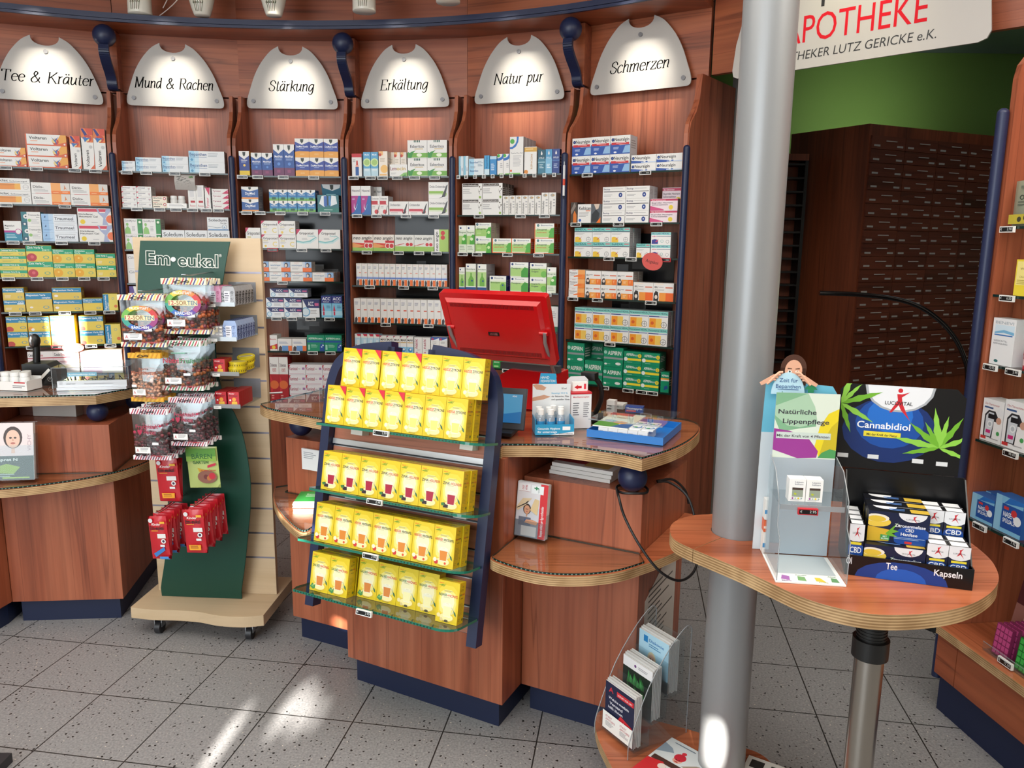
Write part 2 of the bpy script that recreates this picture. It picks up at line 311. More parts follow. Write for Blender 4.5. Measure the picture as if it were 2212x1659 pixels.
# ================================================================ the setting
def floor_mat():
    m, nt, b = new_mat('grey_terrazzo_tiles'); N = nt.nodes; L = nt.links
    tc = N.new('ShaderNodeTexCoord'); mp = N.new('ShaderNodeMapping'); ts = 0.196957 * EYE; a = -0.152501
    # tile grid: u = (x cos a + y sin a)/ts - ox
    mp.inputs['Rotation'].default_value = (0, 0, -a); mp.inputs['Scale'].default_value = (1, 1, 1); L.new(tc.outputs['Object'], mp.inputs['Vector'])
    sx = N.new('ShaderNodeSeparateXYZ'); L.new(mp.outputs[0], sx.inputs[0]); masks = []
    for i, off in ((0, -6.80008690), (1, 8.16084817)):
        u = N.new('ShaderNodeMath'); u.operation = 'MULTIPLY_ADD'; u.inputs[1].default_value = 1 / ts; u.inputs[2].default_value = -off + 100
        L.new(sx.outputs[i], u.inputs[0]); f = N.new('ShaderNodeMath'); f.operation = 'FRACT'; L.new(u.outputs[0], f.inputs[0])
        s = N.new('ShaderNodeMath'); s.operation = 'SUBTRACT'; s.inputs[1].default_value = 0.5; L.new(f.outputs[0], s.inputs[0])
        ab = N.new('ShaderNodeMath'); ab.operation = 'ABSOLUTE'; L.new(s.outputs[0], ab.inputs[0])
        g = N.new('ShaderNodeMath'); g.operation = 'GREATER_THAN'; g.inputs[1].default_value = 0.5 - 0.0022 / ts; L.new(ab.outputs[0], g.inputs[0]); masks.append(g)
    mm = N.new('ShaderNodeMath'); mm.operation = 'MAXIMUM'; L.new(masks[0].outputs[0], mm.inputs[0]); L.new(masks[1].outputs[0], mm.inputs[1])
    n1 = N.new('ShaderNodeTexNoise'); n1.inputs['Scale'].default_value = 140; n1.inputs['Detail'].default_value = 4; L.new(tc.outputs['Object'], n1.inputs['Vector'])
    n0 = N.new('ShaderNodeTexNoise'); n0.inputs['Scale'].default_value = 3; L.new(tc.outputs['Object'], n0.inputs['Vector'])
    r = N.new('ShaderNodeValToRGB'); e = r.color_ramp.elements; e[0].position = 0.3; e[0].color = lin('7d7d7f'); e[1].position = 0.7; e[1].color = lin('9c9b9b'); L.new(n1.outputs[0], r.inputs[0])
    last = r.outputs[0]
    for sca, thr, col, keep in ((58.0, 0.235, '211f1e', 0.68), (90.0, 0.19, '33302e', 0.74), (75.0, 0.15, 'cfc6b8', 0.80)):
        v = N.new('ShaderNodeTexVoronoi'); v.inputs['Scale'].default_value = sca; v.inputs['Randomness'].default_value = 1.0; L.new(tc.outputs['Object'], v.inputs['Vector'])
        nd = N.new('ShaderNodeTexNoise'); nd.inputs['Scale'].default_value = sca * 2.4; L.new(tc.outputs['Object'], nd.inputs['Vector'])
        dd = N.new('ShaderNodeMath'); dd.operation = 'MULTIPLY_ADD'; dd.inputs[1].default_value = 0.45; L.new(nd.outputs[0], dd.inputs[0]); L.new(v.outputs['Distance'], dd.inputs[2])
        l = N.new('ShaderNodeMath'); l.operation = 'LESS_THAN'; l.inputs[1].default_value = thr + 0.2; L.new(dd.outputs[0], l.inputs[0])
        s2 = N.new('ShaderNodeSeparateColor'); L.new(v.outputs['Color'], s2.inputs[0]); g = N.new('ShaderNodeMath'); g.operation = 'GREATER_THAN'; g.inputs[1].default_value = keep; L.new(s2.outputs[0], g.inputs[0])
        mu = N.new('ShaderNodeMath'); mu.operation = 'MULTIPLY'; L.new(l.outputs[0], mu.inputs[0]); L.new(g.outputs[0], mu.inputs[1])
        mx = N.new('ShaderNodeMix'); mx.data_type = 'RGBA'; L.new(mu.outputs[0], mx.inputs[0]); L.new(last, mx.inputs[6]); mx.inputs[7].default_value = lin(col); last = mx.outputs[2]
    mx = N.new('ShaderNodeMix'); mx.data_type = 'RGBA'; L.new(mm.outputs[0], mx.inputs[0]); L.new(last, mx.inputs[6]); mx.inputs[7].default_value = lin('2b2a29')
    L.new(mx.outputs[2], b.inputs['Base Color'])
    rr = N.new('ShaderNodeMapRange'); rr.inputs[3].default_value = 0.30; rr.inputs[4].default_value = 0.48; L.new(n0.outputs[0], rr.inputs[0]); L.new(rr.outputs[0], b.inputs['Roughness'])
    bp = N.new('ShaderNodeBump'); bp.inputs['Strength'].default_value = 0.25; bp.inputs['Distance'].default_value = 0.002; bp.invert = True; L.new(mm.outputs[0], bp.inputs['Height']); L.new(bp.outputs[0], b.inputs['Normal'])
    return m
FLOORM = floor_mat()
struct(MB().box(-4.2, -2.2, -0.1, 5.2, 7.2, 0.0, FLOORM), 'floor')
CEILM = paint('d8d4cc', 0.8)
struct(MB().prism([(-4.3, -2.2), (2.6, -2.2), (2.6, 2.2), (1.93, 2.90), (0.96, 3.81), (0.35, 4.3), (-0.4, 4.45), (-1.2, 4.6), (-2.6, 4.5), (-4.3, 3.7)], 3.0, 3.1, CEILM), 'ceiling')
WALLM = paint('cfc8bd', 0.8)
struct(MB().box(-4.3, -2.2, 0, -4.2, 7.2, 3.0, WALLM), 'wall_left')
struct(MB().box(2.5, -2.2, 0, 2.6, 2.2, 3.0, WALLM), 'wall_right')
# back room: green wall, low grey ceiling, far walls
GREENW = paint('7da052', 0.8); GREYW = paint('8d9088', 0.8)
struct(MB().box(-4.2, 6.6, 0, 5.2, 6.7, 3.129, GREENW), 'wall_back')
struct(MB().box(5.1, -2.2, 0, 5.2, 6.6, 3.129, GREYW), 'wall_side')
BCM = paint('87969c', 0.8)
struct(MB().box(-4.3, -2.2, 3.13, 5.2, 6.7, 3.2, BCM), 'ceiling_back')
struct(MB().box(0.9, 5.6, 3.07, 5.09, 5.8, 3.1295, BCM), 'trim_ceiling_beam')

# unseen wall behind the viewer, its holes shaped to throw the sun patches
SUN_Y = -2.1
def sun_gap(pts3):             # the points of a sunlit patch, followed back along the sun to the shop front
    out = []
    for p in pts3:
        t = (p.y - SUN_Y) / SUN_DIR.y; q = p - SUN_DIR * t; out.append((q.x, q.z))
    return out
def front_wall(gaps):
    import mathutils
    from mathutils.geometry import delaunay_2d_cdt
    x0, x1, z0, z1 = -4.2, 5.2, 0.0, 3.0
    vs = [Vector((x0, z0)), Vector((x1, z0)), Vector((x1, z1)), Vector((x0, z1))]; ed = [(0, 1), (1, 2), (2, 3), (3, 0)]; fc = [[0, 1, 2, 3]]
    for g in gaps:
        n = len(vs); vs += [Vector(p) for p in g]; ed += [(n + i, n + (i + 1) % len(g)) for i in range(len(g))]
    v2, e2, f2, *_ = delaunay_2d_cdt(vs, ed, [], 0, 1e-6)
    def inside(p, g):
        c = False; n = len(g)
        for i in range(n):
            (ax, ay), (bx, by) = g[i], g[i - 1]
            if (ay > p.y) != (by > p.y) and p.x < (bx - ax) * (p.y - ay) / (by - ay) + ax: c = not c
        return c
    mb = MB(); keep = []
    for f in f2:
        c = sum((v2[i] for i in f), Vector((0, 0))) / len(f)
        if not any(inside(c, g) for g in gaps): keep.append(f)
    mb.add([(v.x, SUN_Y, v.y) for v in v2], keep, WALLM); return mb
Qp = [Vector(p) for p in ((-2.660, 3.944), (-2.097, 4.143), (-1.510, 4.243), (-0.909, 4.248), (-0.321, 4.149), (0.254, 3.932), (0.785, 3.604))]
BAY = [frame(Qp[i], Qp[i + 1]) for i in range(6)]; BAYW = [(Qp[i + 1] - Qp[i]).length for i in range(6)]
def onbay(px, py, k=0, d=0.0): return BAY[k] @ on_frame(px, py, BAY[k], -d)
G = []
G.append(sun_gap([onbay(*p) for p in ((104, 684), (168, 682), (172, 752), (262, 757), (266, 790), (158, 790), (148, 757), (112, 738))]))
G.append(sun_gap([at_z(*p, 0) for p in ((418, 1675), (440, 1680), (535, 1545), (528, 1534), (516, 1536))]))
G.append(sun_gap([at_z(*p, 0) for p in ((580, 1572), (596, 1583), (628, 1552), (634, 1575), (655, 1570), (674, 1545), (680, 1562), (705, 1540), (697, 1528), (680, 1534), (684, 1512), (664, 1482), (630, 1502))]))
G.append(sun_gap([at_z(*p, 0.6) for p in ((604, 1105), (618, 1095), (690, 1068), (702, 1085), (690, 1165), (668, 1140), (640, 1112))]))
G.append(sun_gap([at_z(*p, 0.0) + Vector((0, 0, 0.11)) for p in ((722, 1405), (736, 1385), (750, 1395), (750, 1412), (738, 1425))]))
G.append([(p.x + .022 * math.cos(a), p.z + .075 * math.sin(a)) for p in [(Vector((0.553, 1.858, 0.235)) - SUN_DIR * ((1.858 - SUN_Y) / SUN_DIR.y))] for a in [2 * PI * i / 16 for i in range(16)]])
fwall = struct(front_wall(G), 'wall_front_sun_mask')

# ================================================================ curved back wall of shelves
SIGN_TXT = ['Tee & Kräuter', 'Mund & Rachen', 'Stärkung', 'Erkältung', 'Natur pur', 'Schmerzen']
SIGN_W = [0.43, 0.405, 0.25, 0.27, 0.275, 0.31]
BAYDESC = ['left-end', 'second', 'third', 'fourth', 'fifth', 'right-end']
PROF = [(0.0, 0.0), (0.0, 2.06), (0.008, 2.10), (0.03, 2.13), (0.065, 2.16), (0.10, 2.20), (0.122, 2.25), (0.132, 2.335), (0.24, 2.335), (0.24, 0.0)]
FROST = None
def frosted():
    m, nt, b = new_mat('frosted_sign_glass'); b.inputs['Base Color'].default_value = lin('b9b5b1'); b.inputs['Roughness'].default_value = 0.3
    b.inputs['Specular IOR Level'].default_value = 0.4; b.inputs['Alpha'].default_value = 0.93; return m
FROST = frosted(); SEAM = paint('3a150a', 0.7)
def post(mb, x, y, z0, z1, r=0.0155):
    mb.cyl((x, y, z0), (x, y, z1 - 0.012), r, NAVY, 16); mb.sph((x, y, z1 - 0.012), r, NAVY, 16, 8, sz=0.9)
SHELF_PX = [           # front edge of each glass shelf, (x, y) in the photograph, topmost first
    [(60, 361), (60, 441), (60, 521), (60, 599), (60, 674), (60, 748)],
    [(380, 372), (380, 450), (380, 540), (380, 612), (380, 690), (380, 765)],
    [(620, 380), (660, 458), (640, 537), (650, 608), (660, 686), (660, 759)],
    [(860, 381), (860, 464), (860, 543), (860, 618), (860, 699), (860, 765)],
    [(1090, 377), (1090, 464), (1090, 547), (1090, 630), (1090, 712), (1090, 797)],
    [(1340, 372), (1340, 481), (1340, 556), (1340, 647), (1340, 742), (1340, 838)]]
SHELF_Z = [[on_frame(px, py, BAY[k], 0.0).z for px, py in L] for k, L in enumerate(SHELF_PX)]
BASE_Z = 0.655
gp = [0.24 * math.tan(a) for a in (R(4.8), R(4.6), R(4.9), R(5.0), R(5.5), R(5.5), R(0))]
for k in range(6):
    w = BAYW[k]; M = BAY[k]
    t = thing('shelf_bay', f'cherry wood wall shelf bay with glass shelves under the {SIGN_TXT[k]} sign', 'shelf', M, 'wall shelf bays')
    MB().box(-0.012, 0.24, 0.0, w + 0.012, 0.262, 2.338, WOOD).build('back_panel', t)
    for x in (0.004, w - 0.022):
        MB().prism([(p[0], p[1]) for p in PROF], x, x + 0.018, WOOD, 'x').build('side_panel', t, bevel=0.002)
    pb = MB(); post(pb, w, -0.018, 0.10, 2.005); pb.build('post', t)
    if k == 0: pb = MB(); post(pb, 0.0, -0.018, 0.10, 2.005); pb.build('post', t)
    for z in SHELF_Z[k]:
        MB().box(0.024, 0.003, z - 0.008, w - 0.024, 0.236, z, GLASS).box(0.024, 0.0, z - 0.008, w - 0.024, 0.003, z, GLASSE).build('glass_shelf', t)
    if k < 4:
        MB().box(0.024, -0.02, BASE_Z - 0.03, w - 0.024, 0.238, BASE_Z, WOODT).box(0.024, -0.03, BASE_Z - 0.03, w - 0.024, -0.02, BASE_Z, PLY).build('base_shelf', t)
        MB().box(0.024, 0.01, 0.0, w - 0.024, 0.2, BASE_Z - 0.031, WOOD).build('base_panel', t)
    if k in (2, 3, 5):      # dark glazed pass-through in the back of the bay
        x0, x1, z0, z1 = {2: (0.20, 0.54, 0.98, 1.74), 3: (0.20, 0.56, 0.98, 1.72), 5: (0.17, 0.50, 1.05, 1.62)}[k]
        f = MB().box(x0, 0.232, z0, x1, 0.2399, z1, paint('242426', 0.15, spec=0.3))
        g = paint('6a6a6c', 0.3); g2 = paint('8b8d90', 0.4)
        for i in range(9):
            rx = x0 + 0.02 + random.random() * (x1 - x0 - 0.14); rz = z0 + random.random() * (z1 - z0 - 0.12); f.box(rx, 0.2312, rz, rx + 0.05 + random.random() * 0.07, 0.2319, rz + 0.02 + random.random() * 0.07, random.choice((g, g, g2, paint('3c3a3b', 0.3))))
        f.build('dark_window', t)
    # frieze above
    fb = MB().box(-gp[k] + 0.001, 0.235, 2.345, w + gp[k + 1] - 0.001, 0.262, 2.675, WOODH).box(-gp[k] + 0.001, 0.235, 2.68, w + gp[k + 1] - 0.001, 0.262, 3.0, WOODH).box(-gp[k], 0.2625, 2.3, w + gp[k + 1], 0.268, 3.0, SEAM)
    f = struct(fb.mesh and fb, 'trim_frieze'); f.matrix_world = M
    # sign
    x0 = w / 2 + [0, -0.012, -0.018, -0.02, -0.018, -0.02][k]; zb = [2.27, 2.277, 2.283, 2.288, 2.296, 2.303][k]; hw = 0.25 if k < 5 else 0.262; H = 0.325 if k < 5 else 0.338
    s = thing('category_sign', f'frosted glass sign reading {SIGN_TXT[k]} in black italics, lit from above', 'sign', M @ T(x0, 0.195, zb), 'category signs over the shelves')
    side = [(hw - 0.022, 0.0), (hw - 0.006, 0.006), (hw, 0.022), (hw - 0.004, 0.05), (hw * 0.93, 0.09), (hw * 0.815, 0.167), (hw * 0.69, 0.225), (hw * 0.56, 0.268), (hw * 0.42, 0.303), (0.066, 0.325)]
    sd = [(p.x, p.y) for p in curve([(a, b, 0) for a, b in side], 4)]; sc_ = H / 0.325
    notch = [(0.066 * math.cos(R(180 * i / 12)), 0.325 - 0.047 * math.sin(R(180 * i / 12)) ** 0.8) for i in range(1, 12)]
    pts = [(x, z * sc_) for x, z in sd] + [(x, z * sc_) for x, z in notch] + [(-x, z * sc_) for x, z in reversed(sd)]
    MB().prism(pts, -0.004, 0.004, FROST, 'y').build('panel', s, bevel=0.001)
    for bx, bz in ((0, 0.248 * sc_), (-hw + 0.037, 0.038), (hw - 0.037, 0.038)):
        MB().cyl((bx, -0.011, bz), (bx, -0.0042, bz), 0.0105, paint('77767a', 0.4, 0.3), 14).cyl((bx, 0.0042, bz), (bx, 0.039, bz), 0.006, STEEL, 10).build('bolt', s)
    lt = MB(); slab(lt, SIGN_TXT[k], -0.004, 0.093, 0.054, SIGN_W[k], paint('0a0a0b', 0.9, spec=0.05), -0.0046); lt.build('lettering', s)
    lp = M @ Vector((w / 2, -0.38, 2.82)); tg = M @ Vector((w / 2, 0.2, 2.36))
    lamp('sign_spot', 'SPOT', lp, tg, 62.0, (1.0, 0.94, 0.80), spot_size=R(30), spot_blend=1.0, shadow_soft_size=0.03)
# end wall of the curved run and the wood facing over the passage
e5 = Vector((0.60, 0.80)); P6 = Qp[6]
Mend = frame(P6, P6 + e5)
struct(MB().prism([(0.006, 0), (0.006, 2.06), (0.02, 2.11), (0.07, 2.16), (0.10, 2.22), (0.12, 2.335), (0.52, 2.335), (0.52, 0)], 0.0, 0.028, WOOD, 'y'), 'trim_end_panel').matrix_world = Mend
struct(MB().box(0.53, -0.2, 0, 0.60, 0.02, 2.75, paint('6d6862', 0.7)), 'trim_passage_jamb').matrix_world = Mend
FA = Vector((0.935, 3.785)); FB = Vector((1.90, 2.88)); Mf = frame(FA, FB)
for i, (a, b) in enumerate(((-0.02, 0.62), (0.625, 1.9))):
    struct(MB().box(a, 0.0, 2.35, b, 0.03, 3.0, WOODH), 'trim_fascia').matrix_world = Mf

# top display ledge with the navy moulded edge
def offs(d):
    out = []
    for i in range(7):
        if i == 0: n = Vector((BAY[0][0][1], BAY[0][1][1]))
        elif i == 6: n = Vector((BAY[5][0][1], BAY[5][1][1]))
        else:
            n = (Vector((BAY[i - 1][0][1], BAY[i - 1][1][1])) + Vector((BAY[i][0][1], BAY[i][1][1]))).normalized()
        out.append(Qp[i] + n * d)
    return out
def arc_spans(d):     # smooth between brackets, kinked at the brackets
    o = offs(d); a = curve([(p.x, p.y, 0) for p in o], 6); return [Vector((p.x, p.y)) for p in a]
led = thing('display_ledge', 'long curved wooden ledge with ribbed navy edge above the category signs', 'ledge')
def strip(d0, d1, z0, z1, m):
    a, b = arc_spans(d0), arc_spans(d1); a = a[:-2] + [a[-1]]
    b = b[:-2] + [b[-1]]; mb = MB(); n = len(a)
    vs = [(p.x, p.y, z) for L in (a, b) for z in (z0, z1) for p in L]
    q = lambda L, z, i: (L * 2 + z) * n + i
    for i in range(n - 1):
        for A, B in (((0, 0), (0, 1)), ((0, 1), (1, 1)), ((1, 1), (1, 0)), ((1, 0), (0, 0))):
            mb.add([vs[q(*A, i)], vs[q(*A, i + 1)], vs[q(*B, i + 1)], vs[q(*B, i)]], [(0, 1, 2, 3)], m)
    for i in (0, n - 1): mb.add([vs[q(0, 0, i)], vs[q(0, 1, i)], vs[q(1, 1, i)], vs[q(1, 0, i)]], [(0, 1, 2, 3)], m)
    return mb
strip(-0.012, 0.234, 2.647, 2.688, WOODH).build('board', led)
for j, (a, zz) in enumerate(((-0.026, 2.645), (-0.031, 2.659), (-0.026, 2.673))):
    strip(a, -0.0125, zz, zz + 0.013, NAVY).build('edge_moulding', led)
for i in (1, 3, 5):
    n = (Vector((BAY[i - 1][0][1], BAY[i - 1][1][1])) + Vector((BAY[i][0][1], BAY[i][1][1]))).normalized()   # outwards from the shop
    Mb = frame(Qp[i], Qp[i] + Vector((n.y, -n.x)))
    t = thing('shelf_bracket', f'navy ball and curved bracket under the ledge beside the {SIGN_TXT[i]} sign', 'bracket', Mb, 'ball brackets under the ledge')
    MB().sph((0, 0.025, 2.585), 0.055, NAVY).build('ball', t)
    path = curve([(0, 0.0, 2.535), (0, -0.005, 2.50), (0, 0.03, 2.46), (0, 0.085, 2.42), (0, 0.113, 2.39), (0, 0.12, 2.365), (0, 0.135, 2.352), (0, 0.17, 2.35)], 5)
    mb = MB()
    for a, b in zip(path, path[1:]):
        t1 = (b - a).normalized(); nn = Vector((0, -t1.z, t1.y)) * 0.009
        mb.add([(x, p.y + s * nn.y, p.z + s * nn.z) for p in (a, b) for x in (-0.024, 0.024) for s in (-1, 1)], [(0, 1, 3, 2), (4, 6, 7, 5), (0, 4, 5, 1), (2, 3, 7, 6), (0, 2, 6, 4), (1, 5, 7, 3)], NAVY)
    mb.build('arm', t)
    MB().box(-0.03, 0.14, 2.35, 0.03, 0.232, 2.64, WOODH).build('mounting_block', t)

# vases on the ledge
def vase(px, py, prof, label, leaf):
    p = at_z(px, py, 2.689); b = Vector((0, 0, 0))
    t = thing('apothecary_jar', label, 'jar', T(p.x, p.y, 2.689), 'painted jars on the ledge')
    MB().lathe([(0.0, 0.0)] + prof, paint('e4e0d4', 0.2), 32).build('body', t)
    mb = MB(); rnd = random.Random(px); g = [paint(c, 0.4) for c in ('4f5a35', '6d4a3a', '3f4a2c', '7a7a52')]
    def surf(a, z):
        for (r0, z0), (r1, z1) in zip(prof, prof[1:]):
            if z0 <= z <= z1 + 1e-9: r = r0 + (r1 - r0) * (z - z0) / max(z1 - z0, 1e-6) + 0.0012; break
        else: r = prof[-1][0] + 0.001
        return Vector((r * math.sin(a), -r * math.cos(a), z))
    top = prof[-1][1] * 0.92
    for st in range(5):
        a0 = (st - 2) * 0.16; pr = [surf(a0 + (st - 2) * 0.18 * q / 6 + 0.04 * math.sin(q), 0.012 + (top - 0.02) * q / 6) for q in range(7)]
        mb.tube(pr, 0.0012, g[st % 2], 5)
        for q in range(1, 7):
            for sd in (-1, 1):
                a = a0 + (st - 2) * 0.18 * q / 6; z = 0.012 + (top - 0.02) * q / 6; l = leaf * (0.7 + rnd.random() * 0.6)
                pts = [surf(a, z), surf(a + sd * l * 6, z + l * 0.5), surf(a + sd * l * 11, z + l * 0.35 + l * 0.4), surf(a + sd * l * 6, z - l * 0.15)]
                mb.poly([v * 1.0 for v in pts], g[rnd.randrange(4)])
    mb.build('painted_plant', t); return t
round_v = [(0.036, 0.0), (0.040, 0.004), (0.052, 0.04), (0.067, 0.10), (0.073, 0.16), (0.066, 0.21), (0.045, 0.24), (0.048, 0.26)]
tall_v = [(0.056, 0.0), (0.058, 0.004), (0.057, 0.02), (0.057, 0.2), (0.05, 0.215), (0.04, 0.22), (0.045, 0.25)]
vase(303, 32, tall_v, 'straight white jar with a faded plant drawing, first on the ledge', 0.010)
vase(437, 35, round_v, 'round-bellied white jar painted with a branching shrub above Mund & Rachen', 0.010)
vase(592, 35, round_v, 'round-bellied white jar painted with broad leaves above Stärkung', 0.014)
vase(787, 26, tall_v, 'straight white jar on the ledge above Erkältung, painted near its foot', 0.008)
vase(968, 6, tall_v, 'white jar on the ledge between Erkältung and Natur pur, barely showing its foot', 0.008)
pa, pb_ = at_z(345, 30, 2.70), at_z(418, -6, 2.70)
tag(MB().tube(curve([Vector((p.x, p.y, z)) for p, z in ((pa, 2.692), (pa.lerp(pb_, .3), 2.705), (pa.lerp(pb_, .6), 2.73), (pb_, 2.80))], 6), 0.0025, paint('d9c9c2', 0.5), 6).tube(curve([Vector((p.x - 0.01, p.y + .01, z + .02)) for p, z in ((pa.lerp(pb_, .15), 2.70), (pa.lerp(pb_, .35), 2.74), (pa.lerp(pb_, .6), 2.80))], 6), 0.0025, paint('d9c9c2', 0.5), 6).build('cable'), 'thin white cable lying on the ledge between the first two jars', 'cable')

# big illuminated shop sign over the passage
sa, sb = at_z(1582, 172, 2.28), at_z(2140, 88, 2.28); Ms = frame(sa, sb); SL = (sb - sa).length
ss = thing('shop_sign', 'large frosted shop sign with red and black letters above the passage, lit', 'sign', Ms @ T(0, 0, 2.28))
top_h = 0.62
pts = [(0.025, 0), (SL - 0.04, 0), (SL - 0.012, 0.01), (SL, 0.035), (SL - 0.012, 0.14), (SL - 0.06, 0.32), (SL - 0.17, 0.5), (SL - 0.36, top_h), (0.36, top_h), (0.17, 0.5), (0.06, 0.32), (0.012, 0.14), (0, 0.035), (0.006, 0.01)]
MB().prism(pts, -0.005, 0.005, FROST, 'y').build('panel', ss, bevel=0.001)
for bx, bz in ((0.05, 0.17), (SL - 0.05, 0.17)): MB().cyl((bx, -0.014, bz), (bx, -0.0052, bz), 0.013, STEEL, 16).cyl((bx, 0.0052, bz), (bx, 0.12, bz), 0.007, STEEL, 10).build('bolt', ss)
RED = paint('c8202c', 0.8, spec=0.1)
q = [on_frame(px, py, ss.matrix_world, -0.006) for px, py in ((1733, 93), (2002, 45), (2022, 82), (1720, 135), (1764, 90), (2003, 10))]
xr = q[1].x; zb_ = q[0].z
MB().text('APOTHEKE', xr, (q[0].z + q[1].z) / 2, 0.105, RED, w=(q[1].x - q[0].x) * 1.175, y=-0.0056, align='r').text('STADT', xr - 0.03, (q[0].z + q[1].z) / 2 + 0.165, 0.105, RED, w=0.34, y=-0.0056, align='r').text('|', xr - 0.40, (q[0].z + q[1].z) / 2 + 0.165, 0.12, BLACK, y=-0.0056).build('red_lettering', ss)
MB().text('APOTHEKER LUTZ GERICKE e.K.', q[2].x, q[2].z + 0.0, 0.034, BLACK, w=(q[2].x - q[3].x) * 1.22, y=-0.0056, align='r', shear=0.12).build('black_lettering', ss)
lamp('sign_spot', 'SPOT', Ms @ Vector((SL * 0.55, -0.3, 2.96)), Ms @ Vector((SL * 0.5, 0.0, 2.48)), 16.0, (1.0, 0.92, 0.6), spot_size=R(70), spot_blend=1.0, shadow_soft_size=0.03)
# ================================================================ sales counters
NB = Vector((0.436, 0.900)); E26 = Vector((0.900, -0.436))
def pxs(L, z): return [(p.x, p.y) for p in (at_z(x, y, z) for x, y in L)]
def inset(poly, d):
    c = sum((Vector(p) for p in poly), Vector((0, 0))) / len(poly); n = len(poly); out = []
    ar = sum(poly[i][0] * poly[(i + 1) % n][1] - poly[(i + 1) % n][0] * poly[i][1] for i in range(n)); s = 1 if ar > 0 else -1
    for i in range(n):
        a, b, q = Vector(poly[i - 1]), Vector(poly[i]), Vector(poly[(i + 1) % n])
        n1 = Vector((-(b - a).y, (b - a).x)).normalized() * s; n2 = Vector((-(q - b).y, (q - b).x)).normalized() * s
        m = n1 + n2; m = m * (d / max(0.3, m.dot(n1))) if m.length > 1e-6 else n1 * d
        out.append((b.x + m.x, b.y + m.y))
    return out
def body(t, poly, z0, z1, name='cabinet_body', plinth=True):
    X = t.matrix_world.inverted()
    MB(X).prism(poly, z0, z1, WOOD).build(name, t, bevel=0.0015)
    if plinth: MB(X).prism(inset(poly, 0.022), 0.0, z0 - 0.0005, NAVYD).build('plinth', t)
def ply_board(t, poly, z0, z1, name, glass=None, gname='glass_top', dots=True, open_=None):
    X = t.matrix_world.inverted()
    MB(X).prism(poly, z0, z1, WOODT, side=PLY).build(name, t, bevel=0.001)
    if glass:
        g = MB(X); g.prism(glass, z1 + 0.0012, z1 + 0.0072, clear('counter_glass', 'f7faf8', 0.15, 0.02), side=GLASSE); g.build(gname, t)
        if dots:          # the ribbed strip under the glass edge
            b = MB(X); n = len(glass); rng = open_ or range(n)
            for i in rng:
                a, c = Vector(glass[i]), Vector(glass[(i + 1) % n]); L = (c - a).length; k = max(1, int(L / 0.011)); u = (c - a).normalized(); nn = Vector((u.y, -u.x))
                for j in range(k):
                    p = a + u * (L * (j + 0.5) / k); q0 = p - u * 0.0022 + nn * 0.0004; q1 = p + u * 0.0022 + nn * 0.0004
                    b.add([(q0.x, q0.y, z1 + 0.002), (q1.x, q1.y, z1 + 0.002), (q1.x, q1.y, z1 + 0.0055), (q0.x, q0.y, z1 + 0.0055)], [(0, 1, 2, 3)], paint('6f8f86', 0.2))
            b.build('edge_strip', t)
P2 = lambda v: (v.x, v.y)
LSZ = 0.643
# centre block
ba, bb = Vector((-0.577, 2.532)), Vector((-0.021, 2.245)); bc, bd = bb + NB * 0.5, ba + NB * 0.5
t = thing('counter_block', 'projecting middle cabinet of the sales counter, cherry wood on a navy plinth', 'counter', T(-0.3, 2.39, 0))
body(t, [P2(ba), P2(bb), P2(bc), P2(bd)], 0.095, 0.914)
# right wing
ra, rb, rc_ = bb + NB * 0.142, Vector((0.394, 2.197)), Vector((0.61, 2.571)); rd = ra + (rc_ - rb); ra = ra + (rb - ra).normalized() * 0.002; rd = rd + (rb - ra).normalized() * 0.002
t = thing('counter_wing', 'counter cabinet with half-round shelf and navy ball, beside the brochure stand', 'counter', T(0.2, 2.28, 0))
body(t, [P2(ra), P2(rb), P2(rc_), P2(rd)], 0.095, 0.825)
X = t.matrix_world.inverted(); s_ = (rc_ - rb).normalized(); f_ = (rb - ra).normalized()
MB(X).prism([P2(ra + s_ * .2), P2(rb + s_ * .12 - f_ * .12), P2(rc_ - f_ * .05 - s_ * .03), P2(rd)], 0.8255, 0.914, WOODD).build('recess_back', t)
MB(X).sph((0.366, 2.222, 0.870), 0.0443, NAVY, 32, 18).build('ball', t)
out = [P2(bb + NB * 0.12 + E26 * .002), P2(bb + E26 * .003 - NB * .005)] + [(p.x, p.y) for p in curve([(v[0], v[1], 0) for v in [(-0.045, 2.19), (-0.052, 2.135)] + pxs([(1150, 1233), (1240, 1240), (1330, 1232), (1395, 1213), (1440, 1196), (1478, 1178)], LSZ)], 5)]
out += [P2(rc_ + f_ * 0.03), P2(rc_ + f_ * .001), P2(rb + s_ * .03 + f_ * .002), P2(rb - NB * .002), P2(ra - NB * .003)]
gl = [P2(bb + NB * 0.11 + E26 * .004), P2(bb + E26 * .006 - NB * .002)] + [(p.x, p.y) for p in curve([(v[0], v[1], 0) for v in [(-0.040, 2.185), (-0.047, 2.138)] + pxs([(1150, 1231), (1240, 1238), (1330, 1230), (1392, 1212)], LSZ)], 5)] + [P2(rb - NB * .006 - f_ * .002), P2(ra - NB * .004 + f_ * .002)]
ply_board(t, out, LSZ - 0.038, LSZ - 0.008, 'low_shelf', gl, 'shelf_glass', open_=range(1, len(gl) - 2))
